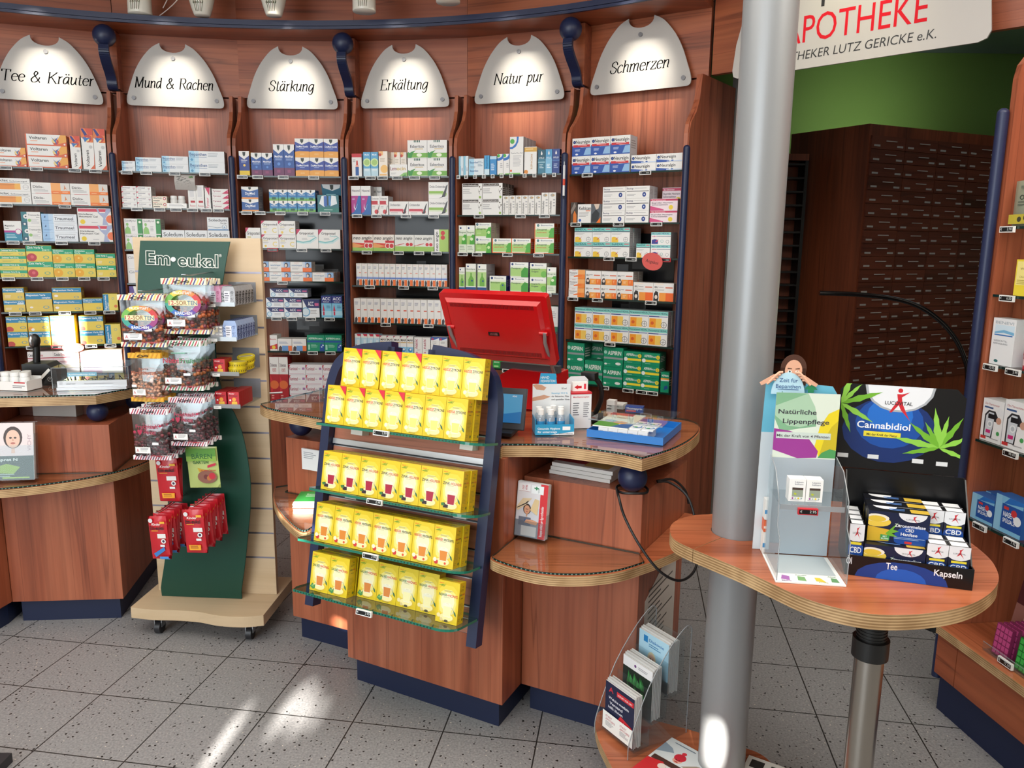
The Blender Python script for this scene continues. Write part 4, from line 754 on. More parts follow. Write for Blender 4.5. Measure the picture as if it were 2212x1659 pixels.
# ================================================================ cartons on the shelves
# a design: (front colour, side colour, printed items); front coordinates 0..1 in x and z
W_ = 'e9e8e6'; K_ = '26262a'; GR = 'a9a9ac'
def ell(c, x, z, r, k=1.0): return ('c', c, x, z, r, k)
D = {
 'vol': (W_, 'd8683a', [('r', 'd9633a', 0, 0, 1, .10), ('r', 'd9633a', 0, 0, .03, 1), ('p', 'd9633a', [.62, .06, 1, 0, 1, .4, .82, .3]), ('p', 'e9a548', [.74, .35, .86, 1, 1, 1, 1, .38, .8, .2]), ('t', K_, 'Voltaren', .09, .55, .27, .43), ('r', 'e9b29a', .12, .36, .29, .45), ell('c8402f', .73, .40, .27), ell('e6d08a', .70, .46, .2), ('p', '2a5fae', [.63, .82, .71, .55, .82, .85, .745, .5, .76, .08, .71, .42]), ell('f2e6df', .95, .17, .08)]),
 'vol2': (W_, 'dcdad6', [('r', 'e0793c', 0, .66, 1, 1), ('p', 'd24a33', [.35, 1, 1, 1, 1, .84, .62, .84]), ('p', '2a2a80', [.02, .99, .22, .99, .58, .83, .34, .80]), ('p', W_, [0, .78, .5, .66, 0, .60]), ell('c8402f', .58, .76, .085), ell('e6d08a', .5, .73, .05), ('p', '2a6fb8', [.15, .79, .5, .77, .85, .78, .55, .73, .3, .66]), ('v', K_, 'Voltaren', .56, .07, .27, .40), ('p', 'd9633a', [.55, 0, 1, 0, 1, .45, .93, .12]), ell('c4c4c4', .75, .55, .04)]),
 'diclac': (W_, 'd9d9da', [('r', 'e8923a', 0, .12, .68, .6), ('r', 'f0b24c', .55, .12, .72, .6), ('r', '5a5560', .02, .64, .97, .66), ('t', K_, 'Diclac', .02, .74, .17, .36), ('t', '5a5a60', 'Schmerzgel', .42, .73, .1, .5), ell('8f8f95', .87, .33, .2), ell(W_, .87, .33, .18), ('r', '8f8f95', .79, .32, .95, .34), ('m', 'c0702a', .05, .42, .6, .52, 2)]),
 'diclo': (W_, 'b9b2aa', [('r', 'f2aa62', .51, .28, .76, 1), ('r', 'dcd8d2', .76, .28, 1, 1), ('r', 'ef7f33', .51, 0, 1, .28), ('t', K_, 'Diclo-', .05, .5, .22, .27), ('m', GR, .06, .14, .46, .4, 3), ('r', 'd23a4a', .1, 0, .46, .035), ('p', 'd8824a', [.86, .85, .89, .6, .93, .35, .89, .5, .84, .35, .86, .6]), ('r', 'f6c79a', .56, .1, .7, .14), ('m', 'f9d3ae', .8, .08, .95, .2, 2)]),
 'magsan': (W_, 'dedede', [('r', '2488a6', 0, 0, 1, .42), ('r', 'b0348c', 0, .42, 1, .52), ell('b0348c', .8, .47, .14), ell(W_, .8, .47, .115), ('t', K_, 'Magnesium', .06, .72, .08, .55), ('t', K_, 'Depot', .06, .6, .06, .22), ('m', 'b8dfe8', .1, .12, .7, .32, 3)]),
 'trom': (W_, '2c7a86', [('r', '23737f', 0, 0, .30, 1), ell(W_, .24, .68, .15), ell('333a44', .24, .68, .05), ell('8fbf6a', .42, .42, .11), ('r', '1d4f6a', .03, .06, .28, .3), ell(W_, .16, .17, .07), ('t', '6a6a70', 'Tromcardin', .36, .74, .11, .6), ('t', '6a6a70', 'duo', .78, .6, .08, .17), ('m', 'c4c4c8', .5, .15, .95, .5, 4)]),
 'traum': ('e6ebf2', 'd5dae0', [('r', '9cc3ea', 0, 0, .2, 1), ('r', 'bcd6f0', .2, 0, .33, 1), ('p', '1d3f77', [.07, .55, .11, .85, .12, .6, .1, .58]), ('t', '454a58', 'Traumeel', .36, .34, .32, .54), ('r', '55585f', .36, .8, .93, .83), ('r', '55585f', .36, .17, .93, .2), ('m', '5b83b8', .05, .18, .3, .3, 2)]),
 'diclof': (W_, 'd7d7d9', [('r', 'd3415a', .02, .78, .98, .95), ('t', K_, 'Diclofenac', .04, .58, .105, .42), ('t', K_, 'Heumann Gel', .04, .44, .105, .55), ell('e8c92a', .14, .18, .14), ('p', 'a9b2d2', [.56, .98, .62, .98, .66, .72, .82, .72, .86, .98, 1, 1, 1, .85, .9, .62, .82, .4, .9, 0, .72, 0, .76, .42, .62, .7]), ell('ef7a4e', .97, .35, .24), ('m', GR, .4, .1, .6, .16, 1)]),
 'zinkl': ('e2cf58', 'd8c24a', [('r', '17a177', 0, .55, 1, .95), ('t', 'f0f4ee', 'Zinkletten Verla 25 mg', .1, .63, .22, .62), ell('5aa58a', .82, .28, .16, 1.6), ell('e2cf58', .82, .28, .11, 1.6), ('m', '8b8a3a', .12, .15, .6, .3, 2)]),
 'zinkv': ('e3cb55', 'c9ac2e', [('r', '17a177', 0, .62, 1, .97), ('t', 'f0f4ee', 'Zink Verla C', .05, .80, .13, .62), ('t', 'd8f0d8', 'Zink+C', .62, .66, .11, .3), ell('b9303f', .2, .24, .26, 1.1), ell('d8606a', .22, .27, .1), ell('5aa58a', .76, .25, .1, 1.7), ell('e3cb55', .76, .25, .07, 1.7), ('m', 'a8953a', .65, .08, .95, .1, 1)]),
 'zinko': ('e3cb55', '2f8a66', [('r', '17a177', 0, .64, 1, .98), ('t', 'f0f4ee', 'Zinkletten', .04, .82, .11, .5), ('t', 'f0f4ee', 'Verla', .04, .68, .11, .28), ('t', 'd8f0d8', 'Zink+C', .58, .68, .11, .34), ell('e8a81f', .2, .3, .28, 1.1), ell('f3d36a', .22, .36, .07), ell('5aa58a', .76, .3, .1, 1.6), ell('e3cb55', .76, .3, .07, 1.6)]),
 'zinks': ('e3cb55', 'c9ac2e', [('r', '17a177', 0, .62, 1, .98), ('t', 'f0f4ee', 'Zink Verla C', .04, .74, .15, .56), ('r', 'f0f4ee', .62, .66, .88, .74), ('m', 'e9dfc6', .08, .12, .38, .36, 4), ell('5aa58a', .78, .25, .11, 1.6), ell('e3cb55', .78, .25, .08, 1.6)]),
 'maga': ('e0c357', 'c4a53a', [('r', '2586b4', 0, .6, 1, .95), ('t', 'f2f5f6', 'Magnesium Verla', .05, .76, .13, .9), ('r', 'e8f0f4', .64, .62, .95, .72), ('m', 'efe0c8', .08, .12, .45, .36, 4), ell('6a97a0', .8, .22, .1, 1.7), ell('e0c357', .8, .22, .07, 1.7)]),
 'magc': ('e0c357', 'c4a53a', [('r', '2586b4', 0, .64, 1, .97), ('t', 'f2f5f6', 'Magnesium Verla', .04, .82, .09, .72), ('t', 'f2f5f6', 'complex', .62, .68, .09, .33), ell('efe6e0', .2, .22, .05, 1.6), ell('6a97a0', .76, .22, .08, 1.8), ell('e0c357', .76, .22, .055, 1.8)]),
 'magw': ('e0c357', 'b8982c', [('r', '2586b4', 0, .6, 1, .97), ('t', 'f2f5f6', 'Magnesium Verla', .04, .72, .14, .7), ('m', 'e0eef4', .76, .7, .93, .76, 1), ell('f1ebe6', .13, .3, .1, 1.5), ell('6a97a0', .82, .2, .1, 1.9), ell('e0c357', .82, .2, .07, 1.9)]),
 'magd': ('e4c84e', 'c4a53a', [('r', '2586b4', 0, .62, 1, .97), ('t', 'f2f5f6', 'Magnesium Verla', .03, .82, .1, .92), ('t', 'f2f5f6', 'N Dragees', .03, .68, .09, .45), ell('6a97a0', .78, .22, .09, 1.7), ell('e4c84e', .78, .22, .06, 1.7)]),
 'magv': ('ead668', 'd9c24a', [('r', '2586b4', .0, 0, .38, .97), ('v', 'f2f5f6', 'Magnesium Verla', .22, .05, .12, .85), ('v', 'f2f5f6', 'N Dragees', .36, .05, .1, .42), ell('8fb0a8', .68, .72, .07, 1.0), ell('ead668', .68, .72, .05, 1.0), ell('e27a4a', .85, .25, .09)]),
 'magf': ('e4c546', 'd9b92e', [('r', '2586b4', 0, .58, 1, .96), ('t', 'f2f5f6', 'Magnesium Verla', .03, .78, .11, .92), ('t', 'cfe8b0', 'direkt', .6, .6, .12, .34), ell('c4433a', .14, .12, .2, 1.2), ell('6a97a0', .8, .24, .1, 1.7), ell('e4c546', .8, .24, .07, 1.7)]),
 'mago': ('e4c546', 'd9b92e', [('r', '2586b4', 0, .58, 1, .96), ('t', 'f2f5f6', 'Magnesium Verla', .03, .78, .11, .92), ('t', 'cfe8b0', 'direkt', .6, .6, .12, .34), ell('ee9a2a', .12, .16, .14), ell('f3efe6', .22, .1, .1), ell('6a97a0', .8, .24, .1, 1.7), ell('e4c546', .8, .24, .07, 1.7)]),
 'mag4': ('e8cf58', 'd9b92e', [('r', '2586b4', 0, .6, 1, .96), ('t', 'f2f5f6', 'Magnesium Verla 400', .04, .78, .12, .92), ('t', 'f2f5f6', 'direkt', .74, .64, .1, .2), ell('d8564a', .14, .1, .16), ell('6a97a0', .8, .24, .1, 1.7), ell('e8cf58', .8, .24, .07, 1.7)]),
 'cete': ('e9d9dc', 'd9c6ca', [('r', 'f0ecec', 0, .7, 1, 1), ('r', 'b8334a', 0, .66, 1, .7), ('t', K_, 'Cetebe', .04, .76, .15, .24), ('t', 'c0394a', 'B vitamine', .3, .76, .13, .3), ('m', 'd08a94', .2, .25, .7, .5, 3), ell('4a4046', .1, .25, .12)]),
 'pinkw': ('f0ece8', 'e2cdb0', [('r', 'd04a6a', 0, .8, .1, .95), ('r', 'e6c8dc', .05, .55, .5, .8), ('m', 'b9b0a8', .08, .12, .3, .2, 2)]),
 'bep': ('e4e7ea', 'c9cdd2', [('r', 'a5d3ec', 0, 0, .16, 1), ('r', 'c4e0f0', .16, 0, .28, 1), ('t', '1f4f8a', 'Bepanthen', .03, .56, .28, .47), ('r', '2a5a92', .03, .42, .5, .46), ('m', '9aa4b0', .54, .45, .85, .8, 3), ell('4f93bf', .08, .2, .12)]),
 'acic': (W_, 'd6d6d8', [('p', 'd3284a', [0, 1, .14, 1, 0, .72]), ('t', '3a3a66', 'Aciclostad', .08, .62, .2, .5), ('m', GR, .1, .2, .45, .42, 2), ('p', 'b8b8bd', [.76, .7, .95, .7, .85, .2]), ell('d8a0a8', .85, .62, .1)]),
 'penc': ('f0e6d4', 'd8cfbf', [('t', '5a564e', 'PENCIVIR', .06, .5, .28, .6), ('r', '3a3632', .05, .16, .5, .28), ell('b8323a', .84, .6, .26), ell(W_, .84, .6, .15), ('r', 'c8404a', .02, .9, .35, .96)]),
 'tallw': (W_, 'd6d6d8', [('r', 'd7d7da', .2, .5, .75, .92), ('r', 'b3202f', .28, .25, .85, .34), ('r', 'b3202f', .2, .1, .9, .125), ('r', 'b3202f', .2, .1, .24, .18), ('m', GR, .6, .4, .8, .43, 1)]),
 'tyrv': (W_, 'd6d6d8', [('p', 'c8275a', [.1, 1, .95, 1, .8, .62]), ('v', 'c8275a', 'Tyrosur', .62, .03, .42, .5)]),
 'tyr': (W_, 'cfcfd2', [('t', 'a0345a', 'Tyrosur', .05, .42, .34, .5), ('p', 'c8275a', [.6, .06, 1, .06, 1, .9]), ell('e58aa8', .95, .6, .12)]),
 'gelo': (W_, 'c3c8c0', [('r', '2f8f45', .73, .03, 1, .97), ('r', '1f7a3a', .76, .62, .98, .93), ('t', '8d8d90', 'GeloMyrtol', .06, .8, .12, .6), ell('8cc06a', .17, .62, .1, .8), ('p', '8cc06a', [.02, .02, .36, .02, .32, .35, .2, .5, .15, .5, .04, .3]), ell('e8f2dc', .87, .78, .08), ('m', GR, .42, .15, .66, .5, 4)]),
 'sole': ('e2e5e8', 'b8bcc0', [('t', '45484e', 'Soledum', .07, .68, .2, .84), ('t', '6a6d72', 'forte', .62, .5, .13, .28), ('r', '7da0c8', .03, .0, .98, .1), ('p', '5e7386', [.03, .3, .45, .18, .75, .25, .75, .27, .45, .21, .03, .33]), ell('6e7f90', .8, .26, .18), ell('e8eef2', .8, .26, .15), ell('8aa4c4', .8, .24, .07)]),
 'ging': (W_, 'cfcfd2', [('t', '9a9a9e', 'Gingium', .06, .68, .18, .9), ell('cfcfd3', .55, .25, .25), ell(W_, .58, .28, .17)]),
 'purp': ('e4e2ea', '4a3a86', [('r', '5a3f92', 0, .55, 1, 1), ('p', W_, [.3, 1, .7, 1, .5, .5])]),
 'wickh': ('223a8c', 'c98a22', [('p', W_, [0, 1, 1, 1, 1, .82, .5, .66, 0, .82]), ('p', '1f2a24', [.35, .96, .65, .96, .62, .84, .5, .77, .38, .84]), ('r', 'e6c22a', 0, 0, 1, .2), ('t', 'e8ecf4', 'Husten', .2, .60, .06, .6), ('m', '9fb0dc', .2, .5, .8, .57, 2), ell('f0c860', .5, .42, .05)]),
 'wickm': ('1f4f9c', '3a2a5a', [('p', W_, [0, 1, 1, 1, 1, .84, .5, .70, 0, .84]), ('p', '1f2a24', [.36, .97, .64, .97, .61, .86, .5, .79, .39, .86]), ('t', 'f0f3f8', 'MediNait', .12, .58, .075, .76), ('m', '9fb8e0', .18, .48, .82, .55, 2), ('r', '6a2a58', 0, 0, 1, .26), ('r', '8a3a6a', .3, .1, .62, .2), ell('5a8ad0', .5, .38, .05)]),
 'wickk': ('25419c', 'c9801f', [('p', W_, [0, 1, 1, 1, 1, .84, .5, .66, 0, .84]), ('p', '1f2a24', [.38, .97, .62, .97, .6, .84, .5, .74, .4, .84]), ('t', 'f0f3f8', 'DayMed Kombi', .08, .53, .1, .84), ('m', '9fb0e0', .3, .42, .7, .48, 1), ('r', 'e8a13a', 0, 0, 1, .3), ('p', 'c58a50', [0, .3, .3, .35, 1, .33, 1, .3]), ('m', 'f3cd8e', .35, .12, .7, .2, 2)]),
 'wickd': ('2d5a9e', '8a8f9a', [('p', W_, [0, 1, 1, 1, 1, .8, .5, .62, 0, .8]), ('p', '1f2a24', [.42, .97, .58, .97, .57, .82, .5, .73, .43, .82]), ('t', 'f0f3f8', 'DayMed', .22, .36, .2, .58), ('r', 'ec9a4a', 0, 0, 1, .13), ('m', 'a8c0e0', .35, .22, .65, .28, 1)]),
 'wickv': ('2b78b4', '2a5a8a', [('p', W_, [0, 1, 1, 1, 1, .82, .5, .6, 0, .82]), ('p', '1f2a24', [.4, .97, .6, .97, .58, .82, .5, .72, .42, .82]), ('t', 'eaf2f8', 'VapoRub', .15, .5, .11, .7), ('r', '6fae4a', 0, 0, 1, .2), ('r', '4aa0a8', 0, .2, 1, .32), ('r', '1f5a3a', .3, .1, .75, .3)]),
 'wicki': ('1f6a74', '123f46', [('p', 'dfe6ea', [.08, .5, .2, .95, .4, .98, .32, .3]), ('p', 'dfe6ea', [.6, .35, .66, .98, .86, .95, .92, .5]), ('r', '2a5fb0', .3, .35, .46, .95), ('r', '3a86c8', .52, .4, .62, .95), ('r', '10333a', .44, .4, .52, .95), ('r', '17766a', 0, 0, 1, .26), ('m', 'c8e4e0', .3, .08, .75, .16, 1)]),
 'grip': (W_, 'cfcfd2', [('p', 'c22a58', [0, 1, .22, 1, 0, .74]), ('t', K_, 'Grippostad', .08, .66, .15, .86), ('r', 'c8b84a', .1, .52, .36, .56), ('t', 'e4d27a', 'C', .64, .14, .34, .26), ell('e8c95a', .22, .16, .09), ('m', GR, .08, .34, .45, .44, 2)]),
 'gripx': (W_, 'b8b9be', [('p', 'c22a58', [0, 1, .2, 1, 0, .7]), ('t', K_, 'Grippostad', .14, .74, .12, .64), ('t', '5fb4bc', 'Complex', .52, .62, .09, .36), ('p', '7cc0c4', [0, .42, .3, .36, .6, .42, .9, .62, .94, .6, .65, .36, .3, .30, 0, .36]), ('p', 'bfe0e2', [0, .36, .3, .3, .65, .34, .96, .58, .97, .54, .65, .28, .3, .25, 0, .3]), ('m', GR, .25, .44, .55, .54, 2)]),
 'ratio': (W_, 'c9c2bc', [('r', '8fb4de', .58, .4, 1, 1), ('r', 'cdd8e8', .58, .4, .7, 1), ('r', 'ee7636', .58, 0, 1, .42), ell('50444a', .82, .66, .24, .8), ell('e6d6c8', .8, .62, .16, .75), ('t', '3a78a8', 'ratioGrippal', .06, .58, .14, .48), ('m', GR, .08, .2, .45, .4, 2), ('r', 'd8a0a0', .18, .86, .4, .9)]),
 'acc': ('e9edf2', '8f97a8', [('p', '1f2a66', [.0, 1, 1, 1, 1, .52, .26, .52]), ('t', 'f4f6fa', 'ACC', .32, .64, .24, .34), ('r', 'c85a8a', .72, .64, .96, .8), ell('6aa4cc', .17, .3, .26), ell('d5e6f0', .17, .3, .2), ('m', GR, .45, .15, .9, .4, 3)]),
 'acck': ('7cc0e0', '3f6a94', [('r', '252f7a', 0, .66, 1, 1), ('t', 'f4f6fa', 'ACC', .1, .8, .13, .78), ('t', 'f4f6fa', 'Kindersaft', .2, .70, .05, .55), ('p', 'c42a4a', [.2, .62, .34, .3, .12, .3]), ('r', 'a8d8ec', 0, .1, 1, .3), ('m', '3a6a9a', .5, .4, .9, .55, 3), ('r', 'c42a4a', .15, .1, .3, .28)]),
 'whtred': (W_, 'd6d4d0', [('t', 'b8323a', 'Mucosolvan', .05, .7, .1, .8), ('p', 'c8262f', [0, .1, 1, .1, 1, .45, 0, .3]), ell('e8c53a', .5, .22, .12)]),
 'whtblu': (W_, 'd6d4d0', [('r', '6a9ad4', .3, 0, .74, .42), ('r', 'ee7636', .74, 0, 1, .42), ('p', '4a3f44', [.05, 0, .28, 0, .3, .3, .18, .42, .08, .3]), ('m', '7a8ab0', .1, .55, .75, .75, 3)]),
 'aspc': ('0f8f6a', '0b6b50', [('t', 'e6f4ee', 'ASPIRIN', .08, .74, .11, .5), ('t', 'e6f4ee', 'COMPLEX', .6, .74, .07, .32), ('r', '1f4f9c', 0, .54, 1, .66), ('p', '1f4f9c', [.72, 0, 1, 0, 1, .4, .85, .5, .74, .4]), ell('dfe8f4', .92, .36, .05), ell('dfe8f4', .84, .26, .04), ('r', '9fd4c0', .05, .08, .16, .4), ('m', 'a8dcc8', .22, .2, .6, .4, 3)]),
 'redbox': ('b3242c', '8f1c22', [('r', W_, 0, .64, 1, 1), ('p', 'd0303a', [0, .64, .5, .4, 0, .2]), ('t', '5a3a4a', 'Dobensana', .1, .8, .07, .7), ('t', 'b3242c', 'FORTE', .3, .69, .07, .4), ell('e0703a', .45, .42, .09), ('m', 'e8b0a8', .1, .1, .5, .2, 2)]),
 'kami': ('ecebf0', 'd3d2d8', [('p', 'c8304a', [0, .96, .1, .96, 0, .6]), ('t', 'a0304f', 'Kamistad', .04, .44, .32, .48), ('r', 'a87ab0', .8, .5, .95, .72), ('r', 'd8b8c8', .04, .06, .9, .12), ('m', GR, .56, .46, .72, .6, 1)]),
 'tubeb': (W_, 'c5c5ca', [('r', 'c62f3a', 0, .84, 1, 1), ('r', '2a5aa0', .36, .05, .7, .42), ('p', 'c8382f', [.42, .42, .64, .42, .6, .7, .46, .7]), ('r', 'e8a090', .38, .42, .68, .5), ('m', GR, .1, .6, .5, .74, 2)]),
 'lime': ('5ea6d2', '4a86b0', [('r', 'b8d6e4', 0, 0, 1, .34), ell('d3e8a8', .5, .58, .17), ell('a8cc78', .5, .58, .12), ('t', 'e8f2f8', 'Multi', .2, .86, .07, .6), ('m', 'f0f6f8', .15, .2, .85, .3, 2)]),
 'orw': ('f0e6da', 'c8bdb2', [('r', 'f0b87a', 0, .84, .5, 1), ell('c8402f', .16, .86, .06), ('m', 'b8a890', .15, .56, .85, .72, 3), ell('f0c070', .62, .3, .16), ('r', 'e8b46a', .1, .04, .9, .1)]),
 'lemo': (W_, 'd6d6d8', [('t', '8a2f3f', 'Lem', .04, .52, .3, .36), ('t', 'c8a42a', 'ocin', .41, .52, .3, .5), ('p', '8cc06a', [.5, 0, 1, 0, 1, .35, .8, .3]), ('p', '4f9a4a', [.72, .02, .95, .02, .9, .2]), ('m', GR, .08, .15, .4, .3, 2)]),
 'esbe': (W_, 'c3c3c6', [('r', '1f5a4a', .33, .88, .64, 1), ('r', W_, .38, .88, .41, 1), ('r', W_, .46, .88, .49, 1), ('r', W_, .55, .88, .58, 1), ('t', '4a4a50', 'Esberitox', .14, .58, .16, .72), ('r', 'c8a84a', .36, .5, .8, .53), ('r', '6fae3c', 0, .04, 1, .3), ('p', '2f8f3a', [.04, .02, .2, .02, .28, .28, .42, .44, .2, .36, .12, .3, .02, .36]), ell('e8f0d8', .6, .18, .1, 1.6)]),
 'hexo': ('2f6ab0', 'b8b8be', [('r', W_, 0, .66, 1, 1), ('t', '5a5a66', 'Hexoral', .1, .8, .08, .8), ('p', 'b03a8c', [0, .66, .75, .66, .3, .1, 0, .05]), ('p', 'e8ecf4', [.3, .4, .26, .25, .4, .15, .7, .4, .42, .2, .33, .26]), ('m', 'c8b8e0', .1, .5, .5, .58, 2)]),
 'dobs': (W_, 'd0d0d4', [('t', '5a5a66', 'Dobendan', .08, .82, .09, .8), ('r', 'c2303f', 0, .56, .75, .74), ('r', 'e8b8bc', 0, .52, .9, .56), ell('d04a50', .6, .16, .12), ('p', '33333a', [.9, .5, .95, .5, .7, .02, .6, .02]), ('m', GR, .1, .3, .6, .45, 2)]),
 'dob': (W_, 'd0d0d4', [('t', '5a5a66', 'Dobendan', .06, .66, .17, .52), ('r', 'c8304a', .02, .28, .72, .44), ('r', 'e8a8b0', .02, .2, .7, .26), ell('b8303a', .78, .24, .16), ell(W_, .78, .26, .08), ('p', '3a3a40', [.9, .8, .95, .86, .84, .1, .7, .06]), ('m', GR, .1, .08, .5, .16, 1)]),
 'dolo': (W_, 'c3c3c8', [('t', '5a5a62', 'Dolo-Dobendan', .06, .66, .14, .8), ('r', '8cba4a', .02, .3, .74, .46), ('r', 'cfe0b8', .02, .22, .7, .28), ell('a8c870', .8, .28, .15), ell(W_, .8, .28, .08), ('p', '3a3a40', [.9, .8, .96, .86, .84, .12, .5, .02, .66, .1])]),
 'neor': ('e8e2da', 'c8c2ba', [('r', '9ac35a', 0, 0, 1, .2), ('p', 'd8402f', [0, .5, 1, .45, 1, .2, 0, .2]), ('p', 'e8a060', [0, .5, .6, .3, .2, .2, 0, .2]), ('t', K_, 'neo angin', .05, .7, .2, .88, .24), ('r', 'c8202f', .58, .5, 1, .64), ell('e8dcd4', .7, .32, .17), ell('c8282f', .7, .32, .13), ell('e8dcd4', .88, .32, .17), ell('c8282f', .88, .32, .13)]),
 'neog': ('dfe0dc', 'c8c8c4', [('r', '9ac35a', 0, 0, 1, .3), ('p', 'c84a4a', [0, .36, .5, .5, .5, .46, 0, .3]), ('t', K_, 'neo angin', .05, .72, .18, .86, .24), ('m', 'd0e4b8', .05, .3, .5, .36, 1), ell('e0e0dc', .66, .42, .13), ell('c8282f', .66, .42, .105), ell('e0e0dc', .85, .42, .13), ell('c8282f', .85, .42, .105)]),
 'neov': ('a8cc62', '9ac35a', [('r', W_, 0, 0, .34, 1), ('v', K_, 'neo angin', .26, .05, .2, .85), ell('c8282f', .6, .84, .1), ell('c8282f', .6, .64, .1)]),
 'nasal': (W_, 'c4bcb4', [('r', '6a8ad0', 0, .3, 1, .36), ('r', 'b8c6e6', 0, .36, 1, .4), ('r', 'ee7636', .52, 0, 1, .27), ('p', '33333a', [.1, 0, .4, 0, .5, .16, .3, .3, .12, .2]), ('r', 'e09a8a', .5, .56, .9, .60), ('m', '8a8fa8', .14, .74, .75, .86, 3), ('r', 'e8dcd8', .12, .92, .7, .96)]),
 'nasal2': (W_, 'c4bcb4', [('r', 'ee7636', .58, 0, 1, .22), ('p', '33333a', [.1, 0, .45, 0, .55, .14, .35, .24, .15, .17]), ('r', 'd8604a', .5, .5, .95, .55), ('m', '8a8fa8', .14, .72, .8, .86, 3)]),
 'ltblue': ('b8d8ea', '9ab8cc', [('r', W_, 0, .8, 1, 1), ('p', 'c8304a', [.3, 1, 1, 1, 1, .88, .5, .88]), ('r', 'd8e8f2', .4, .3, .8, .7), ('r', 'c8404a', .12, .3, .3, .42), ('r', '3a78b0', 0, 0, 1, .14), ('m', 'f4f8fa', .1, .04, .8, .1, 1)]),
 'mar': (W_, 'd0d4d8', [('t', K_, 'MAR', .1, .72, .12, .85), ('p', 'b8345a', [0, 1, .3, 1, 0, .9]), ('r', 'c8a050', .05, .62, .95, .66), ('r', '8cc4e4', 0, 0, 1, .4), ell('3a8ac8', .5, .22, .12), ell(W_, .55, .26, .06)]),
 'nasic': (W_, 'd0d0d4', [('v', 'a83a5a', 'nasic', .42, .35, .36, .55), ('r', 'c8306a', .2, .1, .45, .13), ('r', 'c8306a', .3, .06, .36, .17), ('m', GR, .3, .22, .8, .28, 2)]),
 'spray': (W_, 'd0d0d4', [('r', '3a5fa8', 0, .82, 1, 1), ell('c83a5a', .2, .88, .06), ('p', 'e8f0f8', [.3, .82, 1, .95, 1, .82]), ell('8fc8b8', .55, .36, .12), ell('d8efe6', .55, .36, .07), ('m', GR, .2, .6, .8, .74, 2)]),
 'slimb': ('e2e8ec', 'c8d0d6', [('r', '8cc4dc', 0, 0, .5, 1), ('r', 'd8e8f0', .4, .5, .9, .95), ('m', '5a8ab0', .6, .2, .9, .4, 3)]),
 'bepw': ('dfe8ee', 'c9d2d8', [('r', 'a5d3ec', 0, 0, .35, 1), ('t', '2a5f9a', 'Bepanthen', .08, .72, .12, .55), ('t', '2a5f9a', 'Bepanthen', .08, .22, .12, .55), ('m', '8aa0b4', .6, .5, .95, .85, 4), ('m', '8aa0b4', .1, .4, .6, .55, 2)]),
 'blue1': ('3f8fce', '2f6fa8', [('r', 'bcd8ec', 0, .84, 1, 1), ('m', 'd8e8f4', .15, .2, .7, .6, 4)]),
 'blue2': ('4aa4d8', '3a86b8', [('v', '1f4f8a', 'Bepanthen', .62, .35, .3, .6), ('r', 'cfe6f2', 0, 0, 1, .3)]),
 'theal': (W_, 'cfcfd3', [ell('2a6fc0', .1, .98, .3, 1.3), ell(W_, .05, 1.0, .2, 1.3), ell('4fae4a', .2, .92, .08), ('m', GR, .5, .3, .9, .55, 3), ('r', '7fbf5a', .3, 0, 1, .06), ('r', W_, -0.001, .99, 0, 1)]),
 'theal3': (W_, 'bdbdc2', [('p', '2a6fc0', [.5, 1, .66, 1, .62, .86, .45, .74, .2, .68, 0, .68, 0, .73, .2, .74, .42, .82, .5, .9]), ell('4fae4a', .18, .88, .065), ('t', '6a6d72', 'Thealoz Duo Gel', .06, .555, .03, .88), ('m', 'b9b9bd', .25, .2, .9, .5, 9), ('r', '7fbf5a', 0, 0, .8, .04), ell('d8603a', .1, .1, .03)]),
 'bleph': (W_, 'c8c4bc', [('r', 'd8a84a', 0, .82, 1, .98), ('v', 'b8862f', 'BLEPHACLEAN', .66, .18, .14, .55), ('m', 'f0d8a0', .1, .87, .8, .93, 1), ell('d88a3a', .15, .08, .08)]),
 'hylo1': ('3a7a94', '2c5f74', [('r', '16526a', 0, .62, 1, 1), ('p', W_, [.5, .95, .62, .84, .58, .78, .42, .78, .38, .84]), ('t', 'd8e6ec', 'HYLO', .15, .62, .07, .7), ('r', '9ac4d2', 0, .46, 1, .5), ('m', 'bcd4dc', .2, .2, .8, .4, 3)]),
 'hylo2': ('7cb8da', '5a94b4', [('r', '4a98c8', 0, .62, 1, 1), ('p', W_, [.5, .95, .62, .84, .58, .78, .42, .78, .38, .84]), ('t', 'e8f2f8', 'HYLO', .15, .62, .07, .7), ('m', 'e8f2f8', .2, .2, .8, .4, 3)]),
 'hylo3': ('1f3f8a', '182f66', [('p', W_, [.5, .95, .62, .84, .58, .78, .42, .78, .38, .84]), ('t', 'e8f2f8', 'HYLO', .15, .62, .07, .7), ('r', '4a78b8', 0, .52, 1, .56), ('m', 'a8bcdc', .2, .2, .8, .4, 3)]),
 'umck': (W_, '5a5550', [('r', '3a2f2c', .03, .80, .82, .97), ('t', 'eceae6', 'Umckaloabo', .05, .84, .09, .74), ('m', GR, .04, .3, .5, .66, 3), ('p', '5a5a52', [.8, .7, .84, .5, .95, .55, .86, .45, .92, .25, .84, .42]), ell('8cae4a', .9, .12, .08), ell('6a6258', .88, .78, .05), ell('6a6258', .95, .62, .05)]),
 'umcks': ('e4e2de', 'b8b4ae', [('v', K_, 'Umckaloabo', .38, .04, .3, .58), ell('a8a49c', .5, .88, .07, 1.4), ('r', 'd0a04a', .5, .86, .8, .9), ('m', GR, .6, .3, .9, .7, 3)]),
